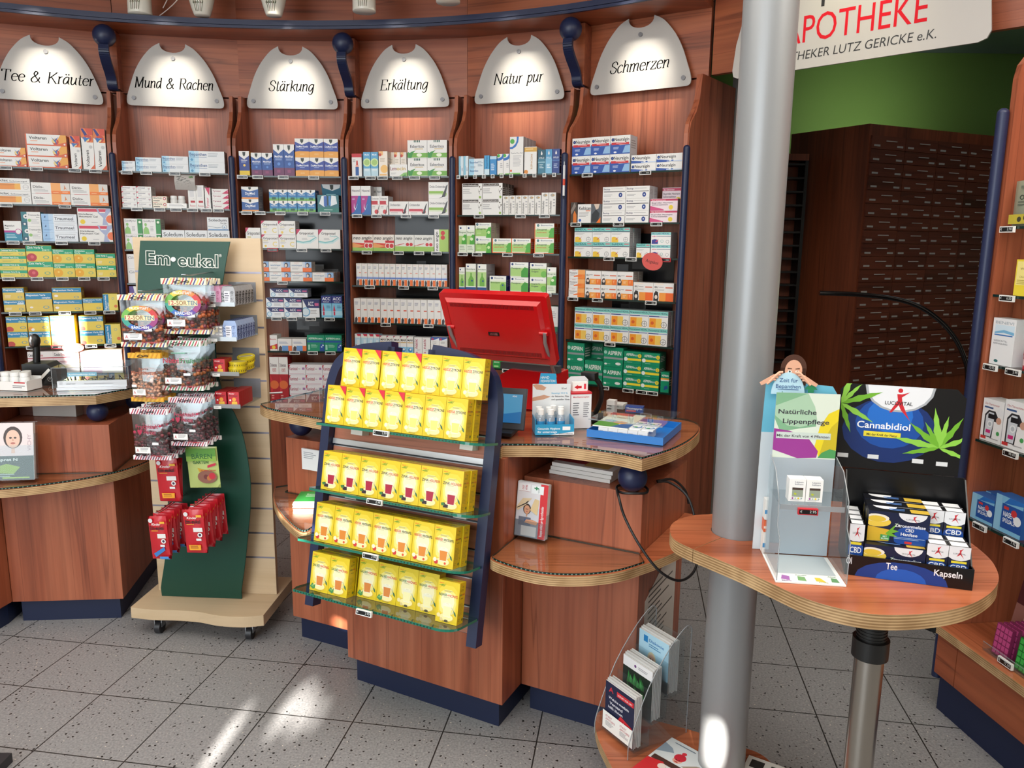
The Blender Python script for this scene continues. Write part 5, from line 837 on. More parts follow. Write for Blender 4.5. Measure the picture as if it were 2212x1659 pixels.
 'sinu': ('e3ead8', 'c6cabc', [('r', 'f0f2ec', 0, .78, 1, 1), ell('1f3f7a', .12, .88, .085), ell('5fae7a', .12, .88, .04), ('t', '6a7a8a', 'Bionorica', .28, .83, .1, .62), ('r', '9fcb70', 0, .08, 1, .6), ('t', '2f5a34', 'Sinupret', .1, .54, .13, .56), ('p', '4fa83c', [.68, 0, 1, 0, 1, .72, .82, .68, .74, .5, .68, .42, .74, .36]), ell('cfe8a8', .85, .36, .1), ('r', 'f0f2ec', 0, 0, .66, .1), ('m', 'b8d890', .1, .2, .5, .4, 2)]),
 'sinux': ('e6ead8', 'd8663a', [('r', 'f0f2ec', 0, .78, 1, 1), ('r', 'ee7a3a', 0, 0, .04, 1), ('r', 'ee7a3a', 0, 0, 1, .05), ell('1f3f7a', .18, .87, .085), ell('5fae7a', .18, .87, .04), ('t', '6a7a8a', 'Bionorica', .32, .83, .1, .6), ('r', 'a8d07a', .04, .1, 1, .6), ('t', '2f5a34', 'Sinupret', .12, .54, .12, .52), ('t', 'c8742a', 'extract', .12, .36, .12, .5), ('p', '4fa83c', [.72, .05, 1, .05, 1, .72, .84, .68, .78, .5, .72, .42, .78, .36])]),
 'sinus': ('dfe8d4', 'c6cabc', [('r', 'f0f2ec', 0, .82, 1, 1), ell('1f3f7a', .25, .9, .035), ('t', '3a6a34', 'Sinupret', .06, .72, .06, .86), ('r', 'a8d07a', 0, .3, 1, .62), ('p', '4fa83c', [.35, .3, 1, .3, 1, .66, .7, .66, .4, .5]), ell('e0f0c8', .62, .5, .06), ('m', 'a0b098', .1, .06, .8, .24, 3)]),
 'bron': ('e6ecdc', 'b9b9bc', [('r', 'f0f2ec', 0, .8, 1, 1), ell('1f3f7a', .22, .9, .035), ('t', '3a5a4a', 'Bronchipret', .08, .78, .045, .85), ('r', 'b8d890', 0, .16, 1, .7), ('p', '6fae4a', [.25, .16, .8, .16, .8, .42, .6, .55, .6, .66, .45, .66, .45, .55, .25, .4]), ell('24508a', .62, .36, .035), ('r', '24508a', 0, 0, 1, .12)]),
 'bronb': ('e6ecdc', '2a3f86', [('r', 'f0f2ec', 0, .76, 1, 1), ell('1f3f7a', .14, .86, .085), ('t', '6a7a8a', 'Bionorica', .28, .82, .1, .55), ('r', 'a8d07a', .04, .06, 1, .62), ('t', '3a5a3a', 'Bronchipret', .08, .52, .1, .55), ('p', '6fae4a', [.64, 0, .96, 0, .96, .4, .86, .55, .74, .55, .64, .4]), ell('24508a', .8, .4, .06)]),
 'tons': ('e6ecdc', '4a2a78', [('r', 'f0f2ec', 0, .76, 1, 1), ell('1f3f7a', .14, .86, .08), ('t', '6a7a8a', 'Bionorica', .28, .82, .1, .5), ('r', 'a8d07a', .0, .06, 1, .62), ('t', '3a3a4a', 'Tonsipret', .08, .54, .11, .5), ('p', '3f9a34', [.62, 0, 1, 0, .98, .6, .8, .68, .68, .5, .62, .4]), ('r', '5a2f86', 0, 0, .03, 1)]),
 'imup': ('e6ecdc', 'c0c4ba', [('r', 'f0f2ec', 0, .76, 1, 1), ell('1f3f7a', .16, .86, .08), ('t', '6a7a8a', 'Bionorica', .3, .82, .1, .5), ('r', 'a0cc6a', .0, .06, 1, .62), ('t', '3a3a4a', 'Imupret N', .1, .54, .11, .5), ('t', '3a3a4a', 'Dragees', .1, .38, .1, .42), ell('6fb84a', .85, .25, .22)]),
 'whgr': (W_, '2f5a44', [('r', '1f6a4a', 0, 0, 1, .2), ('m', GR, .15, .5, .8, .8, 4)]),
 'grn': ('1f8f3a', '17702e', [('p', 'd8202f', [.6, .1, 1, .1, 1, .5]), ('r', '9fd48a', .1, .1, .5, .3), ('m', 'd8efd0', .1, .55, .8, .75, 2)]),
 'neur': (W_, 'd5d7dc', [('p', '2f56a8', [0, .58, .5, .48, 1, .5, 1, 0, 0, 0]), ('p', '8fb8e0', [.62, .06, 1, .06, 1, .46, .75, .44]), ('r', 'c8303a', .05, .5, .95, .63), ('m', 'f0d0d0', .3, .54, .85, .6, 1), ell('1f2f6a', .12, .78, .09), ell('4a78c8', .12, .78, .03), ('t', K_, 'Neuralgin', .2, .70, .18, .74), ('m', 'c4d4f0', .15, .24, .5, .38, 3), ell('e8ecf4', .25, .1, .05, 1.8)]),
 'neurs': (W_, 'c9cbd0', [('p', '2f56a8', [0, .35, .5, .2, .5, 0, 0, 0]), ('r', 'b8cbe8', .4, .04, 1, .14), ell('1f2f6a', .08, .6, .18), ell('4a78c8', .08, .6, .07), ('t', K_, 'Neuralgin', .15, .46, .36, .6), ell('3a64b0', .62, .16, .08, 2)]),
 'sack': ('4a4038', '2a2522', [('p', 'd8782f', [.4, 0, .95, 0, .9, .4, .6, .6, .4, .4]), ('p', '8a8078', [0, .6, .6, 1, .8, .8, .1, .4])]),
 'kelt': (W_, 'b0b0b4', [('r', '5a6068', .58, 0, 1, 1), ('p', '2f3338', [.6, .05, .9, .05, .95, .5, .8, .72, .62, .45]), ('p', 'd8c4b4', [.7, 1, .95, 1, .9, .75, .8, .7]), ('p', 'ee7a2a', [.82, 0, 1, 0, 1, .3]), ('t', K_, 'Keltican', .05, .7, .17, .52), ('r', 'e08a6a', .35, .62, .56, .67), ('m', GR, .05, .3, .5, .55, 4), ell('2a5fb0', .1, .14, .08)]),
 'ibut': (W_, 'c6c6ca', [('t', '3a3f66', 'Ibutop', .04, .74, .15, .28), ('m', GR, .36, .76, .95, .84, 1), ('r', '2a2a2e', .04, .56, .97, .61), ell('1f3f8a', .78, .3, .2, .85), ell('e8ecf4', .78, .3, .06, .8), ('m', GR, .05, .15, .45, .35, 2)]),
 'heum': ('ead9e0', 'b8a8b0', [('r', 'c2305a', 0, .82, 1, .97), ('t', 'f0e0e6', 'Bei Schmerzen', .06, .85, .08, .5), ('t', '4a3a4a', 'Ibuprofen Heumann', .05, .60, .12, .78), ('t', '4a3a4a', 'Schmerztabletten', .05, .44, .11, .6), ('p', 'd04a80', [0, .4, .5, .1, .5, 0, 0, 0]), ell('e4c83a', .76, .26, .2)]),
 'ibuh': (W_, 'b9bbc0', [('r', '7cccc4', 0, .76, 1, 1), ('t', '1f4f66', 'IbuHEXAL', .06, .82, .14, .62), ('r', 'd86a7a', .72, .86, .96, .93), ('r', '22405a', 0, .70, 1, .75), ('p', 'e8c040', [.04, 0, .4, 0, .4, .18, .3, .34, .16, .38, .04, .34]), ('p', 'b83a5a', [.24, .18, .42, .4, .32, .2]), ell('6a6a70', .79, .2, .17), ell(W_, .79, .2, .145), ('r', '6a6a70', .7, .19, .88, .205), ('r', '6a6a70', .785, .06, .795, .34), ('m', GR, .05, .5, .6, .6, 2)]),
 'ibul': (W_, 'a8aab0', [('r', '8ed0cc', 0, .78, 1, 1), ('t', '2a3f86', 'Ibu-Lysin HEXAL', .06, .84, .1, .85), ('t', 'c83a7a', '684', .06, .62, .1, .22), ('r', '2a4f6a', .3, .66, 1, .7), ('p', '3a3a90', [.04, .08, .36, .08, .36, .4, .2, .46, .04, .4]), ('p', 'c83a6a', [.2, .24, .4, .48, .3, .24]), ell('7ab8b4', .56, .3, .12), ell(W_, .56, .3, .09), ell('6a6a70', .84, .26, .13), ell(W_, .84, .26, .11)]),
 'para': (W_, 'd0c8c0', [('r', 'ee8a3c', .56, 0, 1, 1), ('r', 'f4a860', .56, .5, 1, 1), ('t', '5a4a44', 'Paracetamol', .05, .58, .15, .46), ('p', 'ee7a3a', [.3, .2, .8, .26, .8, .44, .5, .4, .3, .3]), ('r', 'd8a0a0', .2, .86, .42, .92), ('m', GR, .08, .3, .4, .5, 2)]),
 'ibu': (W_, 'a8a098', [('r', 'ee7a33', .7, 0, 1, .42), ('r', 'f0a048', .28, 0, .7, .42), ('t', '4a4448', 'IBU', .05, .62, .13, .2), ('r', 'd8684a', .55, .64, .95, .72), ('m', '8a8488', .28, .64, .52, .72, 1), ('p', '3a3638', [.03, 0, .28, 0, .3, .26, .2, .5, .08, .42, .03, .2]), ell('e0d0c4', .17, .26, .1), ('m', 'f8d8b0', .4, .1, .62, .3, 3), ('p', 'f8b888', [.78, .3, .85, .36, .82, .08])]),
 'ibub': (W_, 'b4aca4', [('r', 'ee6a2a', .62, 0, 1, .46), ('r', 'f09a40', .3, 0, .62, .46), ('r', 'f0e4d8', .1, .9, .5, .97), ('t', '4a4448', 'IBU', .06, .72, .1, .18), ('r', 'd8684a', .6, .72, .95, .78), ('m', '8a8488', .28, .72, .56, .78, 1), ('m', GR, .06, .56, .7, .64, 2), ('p', '2f2c2e', [.02, 0, .26, 0, .28, .2, .24, .5, .12, .56, .04, .4]), ell('e6dace', .15, .22, .11, .8), ell('2f2c2e', .15, .46, .07)]),
 'phex': (W_, 'b8babf', [('r', '84cdc6', 0, .78, 1, 1), ('t', '1f5a66', 'Paracetamol HEXAL', .03, .85, .1, .94), ('r', '2a3f86', .02, .68, .55, .74), ('r', '8a9ac0', .55, .68, .98, .74), ('r', 'f0c860', .05, .06, .8, .6), ('r', 'ee9a2a', .05, .06, .38, .6), ell('d8602a', .2, .32, .1), ('r', W_, .68, .06, 1, .6), ell('6a6a70', .8, .24, .18), ell(W_, .8, .24, .15), ('r', '6a6a70', .7, .23, .9, .25), ('r', '6a6a70', .79, .08, .81, .4)]),
 'aspi': ('0f8f68', '0a6a4e', [('t', 'f0f4f2', 'ASPIRIN', .22, .62, .2, .68), ell('9fd4c4', .1, .74, .09), ('r', '8f9a9c', .02, .40, 1, .50), ell('e8f0ee', .76, .18, .07, 2.2), ell('e8f0ee', .12, .14, .05, 1.5), ('m', 'a8d8c8', .2, .12, .42, .16, 1)]),
 'aspp': ('0f8f68', '0a6a4e', [('t', 'f0f4f2', 'ASPIRIN', .14, .64, .2, .42), ('t', 'f0f4f2', 'PLUS', .58, .64, .12, .2), ell('e8d23a', .9, .68, .16), ('t', '0a5a44', 'C', .865, .6, .16, .07), ('r', 'ecd83a', .2, .26, 1, .44), ell('e8f0ee', .12, .36, .16), ('m', 'b8e0d0', .2, .08, .6, .14, 1)]),
 'aspk': ('0f8f68', '0a6a4e', [('t', 'f0f4f2', 'ASPIRIN', .1, .78, .09, .8), ('r', 'e8a13a', 0, .62, 1, .7), ('r', W_, 0, .56, 1, .62), ('p', '1f4f8c', [.4, .1, .9, .2, .8, .35, .45, .3])]),
 'thom': ('24489c', '1c3878', [('t', 'f4f6fa', 'Thomapyrin', .05, .5, .34, .9), ('r', 'c8303a', .05, .14, .6, .4), ('m', 'f0c0c0', .08, .2, .55, .34, 1)]),
}
DESC = {
 'vol': 'white and orange ointment carton with dancer', 'vol2': 'upright white and orange ointment carton', 'diclac': 'white carton with amber stripe and cross emblem', 'diclo': 'white carton with orange end panel', 'magsan': 'white, magenta and teal carton', 'trom': 'white carton with teal gear edge', 'traum': 'pale blue ointment carton with bird',
 'diclof': 'white carton showing a blue bare back', 'zinkl': 'flat yellow carton with green band', 'zinkv': 'yellow and green carton with raspberry', 'zinko': 'yellow and green carton with orange fruit', 'zinks': 'small yellow carton with green band', 'maga': 'yellow carton with blue band', 'magc': 'large yellow carton with blue band', 'magw': 'wide yellow carton with blue band', 'magd': 'short yellow carton with blue band', 'magv': 'upright yellow carton with blue edge',
 'magf': 'yellow and blue carton with red fruit', 'mago': 'yellow and blue carton with orange fruit', 'mag4': 'sunlit yellow carton with blue band', 'cete': 'pink and white vitamin carton', 'pinkw': 'broad sunlit white and pink carton', 'bep': 'pale blue fading ointment carton', 'acic': 'small white carton with red corner', 'penc': 'cream carton with red lip emblem', 'tallw': 'tall white carton with red label', 'tyrv': 'upright white carton with pink triangle', 'tyr': 'flat white carton with pink triangle',
 'gelo': 'white and green carton with lung figure', 'sole': 'white carton with grey-blue wave', 'ging': 'white carton with grey leaf ring', 'purp': 'white and purple carton', 'wickh': 'narrow blue carton with yellow foot', 'wickm': 'blue carton with plum foot', 'wickk': 'blue carton with orange foot', 'wickd': 'blue and white carton, thin orange foot', 'wickv': 'small blue carton with green foot', 'wicki': 'teal inhaler pack with white tubes',
 'grip': 'white carton with crimson corner, yellow C', 'gripx': 'white carton with crimson corner, teal wave', 'ratio': 'white, blue and orange carton with face', 'acc': 'white carton with dark blue wedge', 'acck': 'pale blue syrup carton with red cap', 'whtred': 'narrow white and red carton', 'whtblu': 'white carton with blue-orange foot', 'aspc': 'green carton with blue stripe', 'redbox': 'red carton with white top', 'kami': 'flat white carton with crimson corner',
 'tubeb': 'white carton picturing a blue tube', 'lime': 'blue carton with lime slice', 'orw': 'white carton with pale orange top', 'lemo': 'flat white carton with rainbow letters', 'esbe': 'white and green carton with stripes', 'hexo': 'tall white, magenta and blue carton', 'dobs': 'short white carton with red band', 'dob': 'wide white carton with crimson band', 'dolo': 'white carton with lime band', 'neor': 'white, red and green lozenge carton', 'neog': 'grey and green lozenge carton', 'neov': 'upright lime lozenge carton',
 'nasal': 'slim white spray carton, blue line', 'nasal2': 'slim white spray carton, orange foot', 'ltblue': 'slim pale blue carton', 'mar': 'slim white carton with blue sea', 'nasic': 'slim white carton with crimson letters', 'spray': 'slim white carton with blue top', 'slimb': 'slim white and blue carton', 'bepw': 'double pale blue carton', 'blue1': 'slim blue carton with white top', 'blue2': 'thin light blue upright carton', 'theal': 'small white carton with blue ring', 'theal3': 'tall white carton with blue arc',
 'bleph': 'white carton with gold header', 'hylo1': 'petrol blue eye-drop carton', 'hylo2': 'light blue eye-drop carton', 'hylo3': 'navy eye-drop carton', 'umck': 'white carton with black title bar', 'umcks': 'slim white carton with black side title', 'sinu': 'green and white carton with profile', 'sinux': 'green carton with orange edge', 'sinus': 'slim green and white carton', 'bron': 'tall green carton with blue foot', 'bronb': 'green carton with blue edge', 'tons': 'green carton with purple edge', 'imup': 'green and white carton, plain edge',
 'whgr': 'white carton with dark green foot', 'grn': 'small bright green carton', 'neur': 'white, blue and red carton', 'neurs': 'flat white carton with blue corner', 'sack': 'crumpled dark and orange pack', 'kelt': 'white carton showing a black boot', 'ibut': 'white carton with blue oval', 'heum': 'pink and white carton, yellow spot', 'ibuh': 'white, turquoise carton with yellow quarter', 'ibul': 'white, turquoise carton with violet square', 'para': 'flat white and orange carton', 'ibu': 'white carton with orange foot, face', 'ibub': 'large white carton, orange foot, face', 'phex': 'white, turquoise carton with orange glow', 'aspi': 'green carton with grey stripe', 'aspp': 'flat green carton with yellow stripe', 'aspk': 'small green carton with orange stripe', 'thom': 'blue carton with red strip',
}
MDES = {}
def print_items(mb, items, w, h, y=0.0, ox=0.0, oz=0.0):
    for i, it in enumerate(items):
        yy = y - 0.00005 * (i + 1); m = paint(it[1], 0.4); k = it[0]
        if k == 'r': x0, z0, x1, z1 = it[2:6]; mb.poly([(ox + x * w, yy, oz + z * h) for x, z in ((x0, z0), (x1, z0), (x1, z1), (x0, z1))], m)
        elif k == 'p': p = it[2]; mb.poly([(ox + p[j] * w, yy, oz + p[j + 1] * h) for j in range(0, len(p), 2)], m)
        elif k == 'c':
            cx, cz, r, e = it[2:6]; n = 18; pts = []
            for j in range(n):
                a = 2 * PI * j / n; X = ox + min(max(cx * w + r * h * e * math.cos(a), 0), w); Z = oz + min(max(cz * h + r * h * math.sin(a), 0), h); pts.append((X, yy, Z))
            mb.poly(pts, m)
        elif k == 't': mb.text(it[2], ox + it[3] * w, oz + it[4] * h, it[5] * h, m, w=(it[6] * w if it[6] else None), y=yy, shear=it[7] if len(it) > 7 else 0, bold=0.015)
        elif k == 'v': mb.text(it[2], ox + it[3] * w, oz + it[4] * h, it[5] * w, m, w=it[6] * h, y=yy, rot=PI / 2, bold=0.015)
        elif k == 'm':
            x0, z0, x1, z1, n = it[2:7]; rnd = random.Random(n * 7 + int(x0 * 97))
            for j in range(n): z = z1 - (z1 - z0) * j / n; hh = (z1 - z0) / n * 0.42; xe = x1 - (x1 - x0) * 0.35 * rnd.random(); mb.poly([(ox + a * w, yy, oz + b * h) for a, b in ((x0, z - hh), (xe, z - hh), (xe, z), (x0, z))], m)
def carton(des, w, h, d):
    key = (des, round(w, 3), round(h, 3), round(d, 3))
    if key not in MDES:
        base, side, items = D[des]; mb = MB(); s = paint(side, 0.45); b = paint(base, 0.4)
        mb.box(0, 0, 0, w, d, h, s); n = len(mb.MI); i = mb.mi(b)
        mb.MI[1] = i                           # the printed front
        print_items(mb, items, w, h)
        # side prints: a title line and small print
        mb.X = mb.X @ T(w, 0, 0) @ RZ(PI / 2); print_items(mb, [('m', 'a0a0a0' if sum(lin(side)[:3]) > 1.2 else 'c8c8c8', .15, .25, .85, .75, 4)], d, h)
        MDES[key] = mb.mesh('carton_' + des)
    return MDES[key]
CROP = {'a': (0, 265, 8.0145), 'b': (0, 470, 8.0145), 'c': (0, 660, 8.0145), 'd': (240, 310, 8.0145), 'e': (500, 240, 4.148), 'f': (960, 240, 3.7696), 'g': (540, 540, 4.6087), 'h': (1180, 480, 3.95), 'k': (0, 240, 2.9625), 'l': (920, 620, 3.6067)}
BAYN = ['Kräuter', 'Rachen', 'Stärkung', 'Erkältung', 'Natur', 'Schmerzen']
SHN = ['top', 'second', 'third', 'fourth', 'fifth', 'sixth', 'bottom']
def pos_word(c, n, r, m):
    col = '' if n == 1 else (('left', 'right')[c] if n == 2 else ('left', 'middle', 'right')[c] if n == 3 else ORD[c] + ' from left')
    row = '' if m == 1 else (('lower', 'upper')[r] if m == 2 else ('bottom', 'middle', 'top')[r] if m == 3 else (ORD[r] + ' up'))
    return ' '.join(x for x in (row, col) if x)
def put_carton(des, w, h, d, M, label, group, name='medicine_carton'):
    o = bpy.data.objects.new(name, carton(des, w, h, d)); COL.objects.link(o); o.matrix_world = M
    return tag(o, label, 'medicine box', group)
rng = random.Random(11)
def run(k, sh, crop, des, x0, x1, yt, n=1, m=1, d=0.085, back=0.012, yb=None, behind=0, desc=None, name='medicine_carton', sep=0.0):
    cx, cy, cs = CROP[crop]; M = BAY[k]; z = SHELF_Z[k][sh] if sh < 6 else BASE_Z; z += 0.0006
    py = SHELF_PX[k][min(sh, 5)][1] if sh < 6 else 830
    a = on_frame(cx + x0 / cs, py, M, back); b = on_frame(cx + x1 / cs, py, M, back)
    zt = on_frame(cx + (x0 + x1) / 2 / cs, cy + yt / cs, M, back).z
    if yb is not None: z = on_frame(cx + (x0 + x1) / 2 / cs, cy + yb / cs, M, back).z + 0.001
    xa, xb = max(a.x, 0.026), min(b.x, BAYW[k] - 0.026)
    w = (xb - xa) / n; h = (zt - z) / m; d = min(d, 0.228 - back)
    for r in range(m):
        for c in range(n):
            pw = pos_word(c, n, r, m); ds = desc or DESC[des]
            for q in range(behind + 1):
                if back + d * (q + 1) > 0.232: break
                lab = f'{ds}, {pw}, ' if pw else f'{ds}, '
                lab += (('', 'behind, ', 'rearward, ', 'rearmost, ')[q]) + f'{SHN[sh]} shelf, {BAYN[k]} bay'
                jx, jy = (rng.random() - 0.5) * 0.0012, rng.random() * 0.003
                put_carton(des, w - 0.0016, h - 0.0006, d - 0.001, M @ T(xa + c * w + 0.0008 + jx * .3, back + jy + q * (d + 0.003), z + r * h), lab, f'{ds} cartons, {SHN[sh]} shelf, {BAYN[k]} bay', name)
# ---- Tee & Kräuter
run(0, 0, 'a', 'vol', -60, 470, 425, m=2, name='ointment_carton'); run(0, 0, 'a', 'vol', 478, 1188, 205, m=3, desc='large white and orange ointment carton', name='ointment_carton')
run(0, 0, 'a', 'vol2', 1240, 1425, 228, desc='short upright white and orange ointment carton', name='ointment_carton'); run(0, 0, 'a', 'vol2', 1440, 1860, 102, n=2, name='ointment_carton')
run(0, 1, 'a', 'diclac', -60, 553, 960, m=2, name='ointment_carton'); run(0, 1, 'a', 'diclo', 562, 1885, 1050, n=2, m=2)
run(0, 2, 'b', 'magsan', 85, 395, 55); run(0, 2, 'b', 'trom', 400, 740, -100, m=2); run(0, 2, 'b', 'traum', 748, 1362, -62, m=3, name='ointment_carton'); run(0, 2, 'b', 'diclof', 1378, 1962, -165, m=2, name='ointment_carton')
run(0, 3, 'b', 'zinkl', 10, 485, 535, m=4); run(0, 3, 'b', 'zinkv', 490, 938, 480, m=2); run(0, 3, 'b', 'zinko', 942, 1668, 545, n=2, m=2); run(0, 3, 'b', 'zinks', 1680, 2036, 622, m=2)
run(0, 4, 'b', 'maga', 75, 448, 1212, m=2); run(0, 4, 'b', 'magc', 460, 920, 1295); run(0, 4, 'b', 'magw', 930, 1437, 1212, m=2); run(0, 4, 'b', 'magd', 1445, 1790, 1395); run(0, 4, 'b', 'magv', 1796, 2052, 1318)
run(0, 5, 'c', 'magf', 145, 505, 188, m=2); run(0, 5, 'c', 'mago', 515, 890, 188, m=2); run(0, 5, 'c', 'mag4', 905, 1325, 172, m=2); run(0, 5, 'c', 'mag4', 1400, 1822, 176, m=2, desc='sunlit yellow carton beside the upright one'); run(0, 5, 'c', 'magv', 1838, 2112, 320)
run(0, 6, 'c', 'cete', 520, 1405, 790, n=2, m=3, back=0.0); run(0, 6, 'c', 'pinkw', 1425, 2150, 770, back=0.0)
# ---- Mund & Rachen
run(1, 0, 'd', 'bep', 190, 425, 300, m=2, desc='tiny pale blue ointment carton', name='ointment_carton'); run(1, 0, 'd', 'bep', 432, 880, 240, m=2, desc='short pale blue ointment carton', name='ointment_carton'); run(1, 0, 'd', 'bep', 888, 1345, 218, m=2, desc='medium pale blue ointment carton', name='ointment_carton'); run(1, 0, 'd', 'bep', 1356, 1975, 132, m=2, desc='large pale blue ointment carton', name='ointment_carton')
run(1, 1, 'd', 'acic', 188, 716, 740, n=2, m=4, name='ointment_carton'); run(1, 1, 'd', 'penc', 722, 974, 910, m=2, name='ointment_carton'); run(1, 1, 'd', 'tallw', 1342, 1622, 720, n=2); run(1, 1, 'd', 'tyrv', 1632, 1732, 762, name='ointment_carton'); run(1, 1, 'd', 'tyr', 1755, 2045, 785, m=4, name='ointment_carton')
run(1, 2, 'd', 'gelo', 228, 885, 1300, n=2, m=2); run(1, 2, 'd', 'sole', 895, 2066, 1500, n=3); run(1, 2, 'd', 'sole', 1686, 2058, 1275, yb=1507, desc='white carton with grey-blue wave stacked above')
run(1, 3, 'k', 'ging', 803, 960, 915, m=2); run(1, 4, 'k', 'purp', 814, 930, 1120)
# ---- Stärkung
run(2, 0, 'e', 'wickh', 72, 166, 356); run(2, 0, 'e', 'wickm', 180, 372, 372, n=2, desc='short blue carton with plum foot'); run(2, 0, 'e', 'wickm', 380, 570, 296, n=2, desc='tall blue carton with plum foot'); run(2, 0, 'e', 'wickk', 575, 962, 246, n=3, m=2)
run(2, 1, 'e', 'wickd', 95, 247, 676, m=2); run(2, 1, 'e', 'wickv', 342, 756, 704, n=5, m=2); run(2, 1, 'e', 'wicki', 772, 965, 752, d=.06)
run(2, 2, 'e', 'grip', 132, 266, 1044, desc='small white carton with crimson corner'); run(2, 2, 'e', 'grip', 272, 580, 982, n=2, m=2); run(2, 2, 'e', 'gripx', 584, 978, 1060, n=2)
run(2, 3, 'e', 'ratio', 150, 916, 1443, n=4, behind=1); run(2, 3, 'e', 'ratio', 150, 722, 1348, n=3, yb=1440, desc='white, blue, orange carton in upper row')
run(2, 4, 'g', 'acc', 165, 520, 476, n=2, m=2); run(2, 4, 'g', 'acc', 208, 582, 384, n=2, yb=472, desc='white carton with blue wedge on top', back=.03); run(2, 4, 'g', 'acc', 526, 694, 492, desc='large white carton with dark blue wedge'); run(2, 4, 'g', 'acck', 712, 922, 456, n=2, behind=1, d=.07)
run(2, 5, 'g', 'whtred', 200, 275, 848); run(2, 5, 'g', 'whtblu', 278, 562, 884, n=2); run(2, 5, 'g', 'aspc', 570, 916, 848, n=2)
run(2, 6, 'g', 'redbox', 200, 384, 1066, n=2, back=-0.01); run(2, 6, 'g', 'kami', 390, 892, 1142, n=3, m=4, back=-0.01, name='ointment_carton')
# ---- Erkältung
run(3, 0, 'e', 'tubeb', 1080, 1170, 380); run(3, 0, 'e', 'lime', 1182, 1316, 366, n=2); run(3, 0, 'e', 'orw', 1320, 1400, 358); run(3, 0, 'e', 'orw', 1404, 1570, 368, n=3, back=.07, desc='white, pale orange carton further back', d=.05); run(3, 0, 'e', 'lemo', 1416, 1574, 476, d=.055); run(3, 0, 'e', 'esbe', 1578, 1932, 258, n=2, m=2, behind=1)
run(3, 1, 'e', 'hexo', 1070, 1250, 670, n=2, d=.05); run(3, 1, 'e', 'hexo', 1255, 1350, 678, n=2, back=.1, d=.05, desc='white, magenta carton standing further back'); run(3, 1, 'e', 'dobs', 1254, 1406, 760, n=2); run(3, 1, 'e', 'dob', 1412, 1762, 808, n=2); run(3, 1, 'e', 'dolo', 1766, 1946, 636, m=2)
run(3, 2, 'e', 'neor', 1076, 1458, 1105, n=2); run(3, 2, 'e', 'neog', 1462, 1814, 1109, n=2); run(3, 2, 'e', 'neov', 1818, 1946, 1060)
run(3, 3, 'e', 'nasal', 1120, 1932, 1370, n=16, name='spray_carton', d=.05, behind=1); run(3, 4, 'g', 'nasal2', 1032, 1968, 490, n=14, name='spray_carton', d=.05, behind=1)
run(3, 5, 'g', 'ltblue', 1035, 1294, 836, n=4, name='spray_carton', d=.05); run(3, 5, 'g', 'mar', 1296, 1628, 856, n=5, name='spray_carton', d=.05); run(3, 5, 'g', 'nasic', 1634, 1796, 870, n=2, name='spray_carton', d=.05); run(3, 5, 'g', 'spray', 1800, 1966, 868, n=2, name='spray_carton', d=.05)
# ---- Natur pur
run(4, 0, 'f', 'slimb', 110, 195, 366, n=2); run(4, 0, 'f', 'bepw', 197, 320, 386); run(4, 0, 'f', 'blue2', 322, 366, 360); run(4, 0, 'f', 'blue1', 369, 425, 366); run(4, 0, 'f', 'theal', 428, 528, 348, n=2); run(4, 0, 'f', 'theal3', 530, 641, 208, d=.045, behind=3); run(4, 0, 'f', 'bleph', 648, 750, 290); run(4, 0, 'f', 'hylo1', 757, 818, 312, d=.05); run(4, 0, 'f', 'hylo2', 819, 874, 308, d=.05); run(4, 0, 'f', 'hylo3', 875, 936, 306, d=.05)
run(4, 1, 'f', 'umck', 143, 470, 586, n=2, m=2, d=.04, behind=3); run(4, 1, 'f', 'umcks', 472, 784, 686, n=6); run(4, 1, 'f', 'umcks', 788, 906, 662, n=2, desc='tall white carton with black side title')
run(4, 2, 'f', 'sinus', 108, 246, 930, n=2); run(4, 2, 'f', 'sinu', 250, 379, 908, m=2, behind=1, d=.06); run(4, 2, 'f', 'sinux', 386, 702, 1037, n=2); run(4, 2, 'f', 'sinux', 730, 890, 914, m=2, behind=1, d=.06, desc='green carton with orange edge, stacked')
run(4, 3, 'f', 'bron', 108, 164, 1272, desc='short green carton with blue foot'); run(4, 3, 'f', 'bron', 172, 256, 1242); run(4, 3, 'f', 'bron', 266, 340, 1246, desc='grey-sided green carton with blue foot', d=.12); run(4, 3, 'f', 'bronb', 366, 502, 1342); run(4, 3, 'f', 'tons', 530, 682, 1230, m=2); run(4, 3, 'f', 'imup', 692, 828, 1238, m=2); run(4, 3, 'f', 'sinus', 832, 908, 1272, desc='slim green carton standing before others', back=-.001, d=.012)
run(4, 4, 'f', 'whgr', 845, 922, 1590); run(4, 4, 'f', 'whgr', 690, 842, 1600, n=2, desc='white, dark green carton behind the monitor'); run(4, 5, 'l', 'grn', 520, 985, 578, n=5)
# ---- Schmerzen
run(5, 0, 'f', 'neur', 1025, 1505, 208, n=3, m=2); run(5, 0, 'f', 'neurs', 1516, 1932, 348, n=2, m=2)
run(5, 1, 'f', 'sack', 998, 1078, 742); run(5, 1, 'f', 'kelt', 1082, 1270, 756); run(5, 1, 'f', 'ibut', 1280, 1660, 612, n=2, m=3, behind=1, d=.05); run(5, 1, 'f', 'heum', 1668, 1892, 712, m=2); run(5, 1, 'f', 'heum', 1762, 1936, 622, m=2, back=.12, desc='pink, white carton further back')
run(5, 2, 'h', 'ibuh', 235, 706, 46, n=3, m=2, behind=2, d=.045); run(5, 2, 'h', 'ibuh', 764, 882, 182, desc='single white, turquoise carton'); run(5, 2, 'h', 'ibul', 886, 1056, 84, m=2)
run(5, 3, 'h', 'para', 172, 325, 404, m=3); run(5, 3, 'h', 'ibu', 327, 735, 418, n=3, m=2, behind=1, d=.06); run(5, 3, 'h', 'ibub', 737, 1084, 516, n=2)
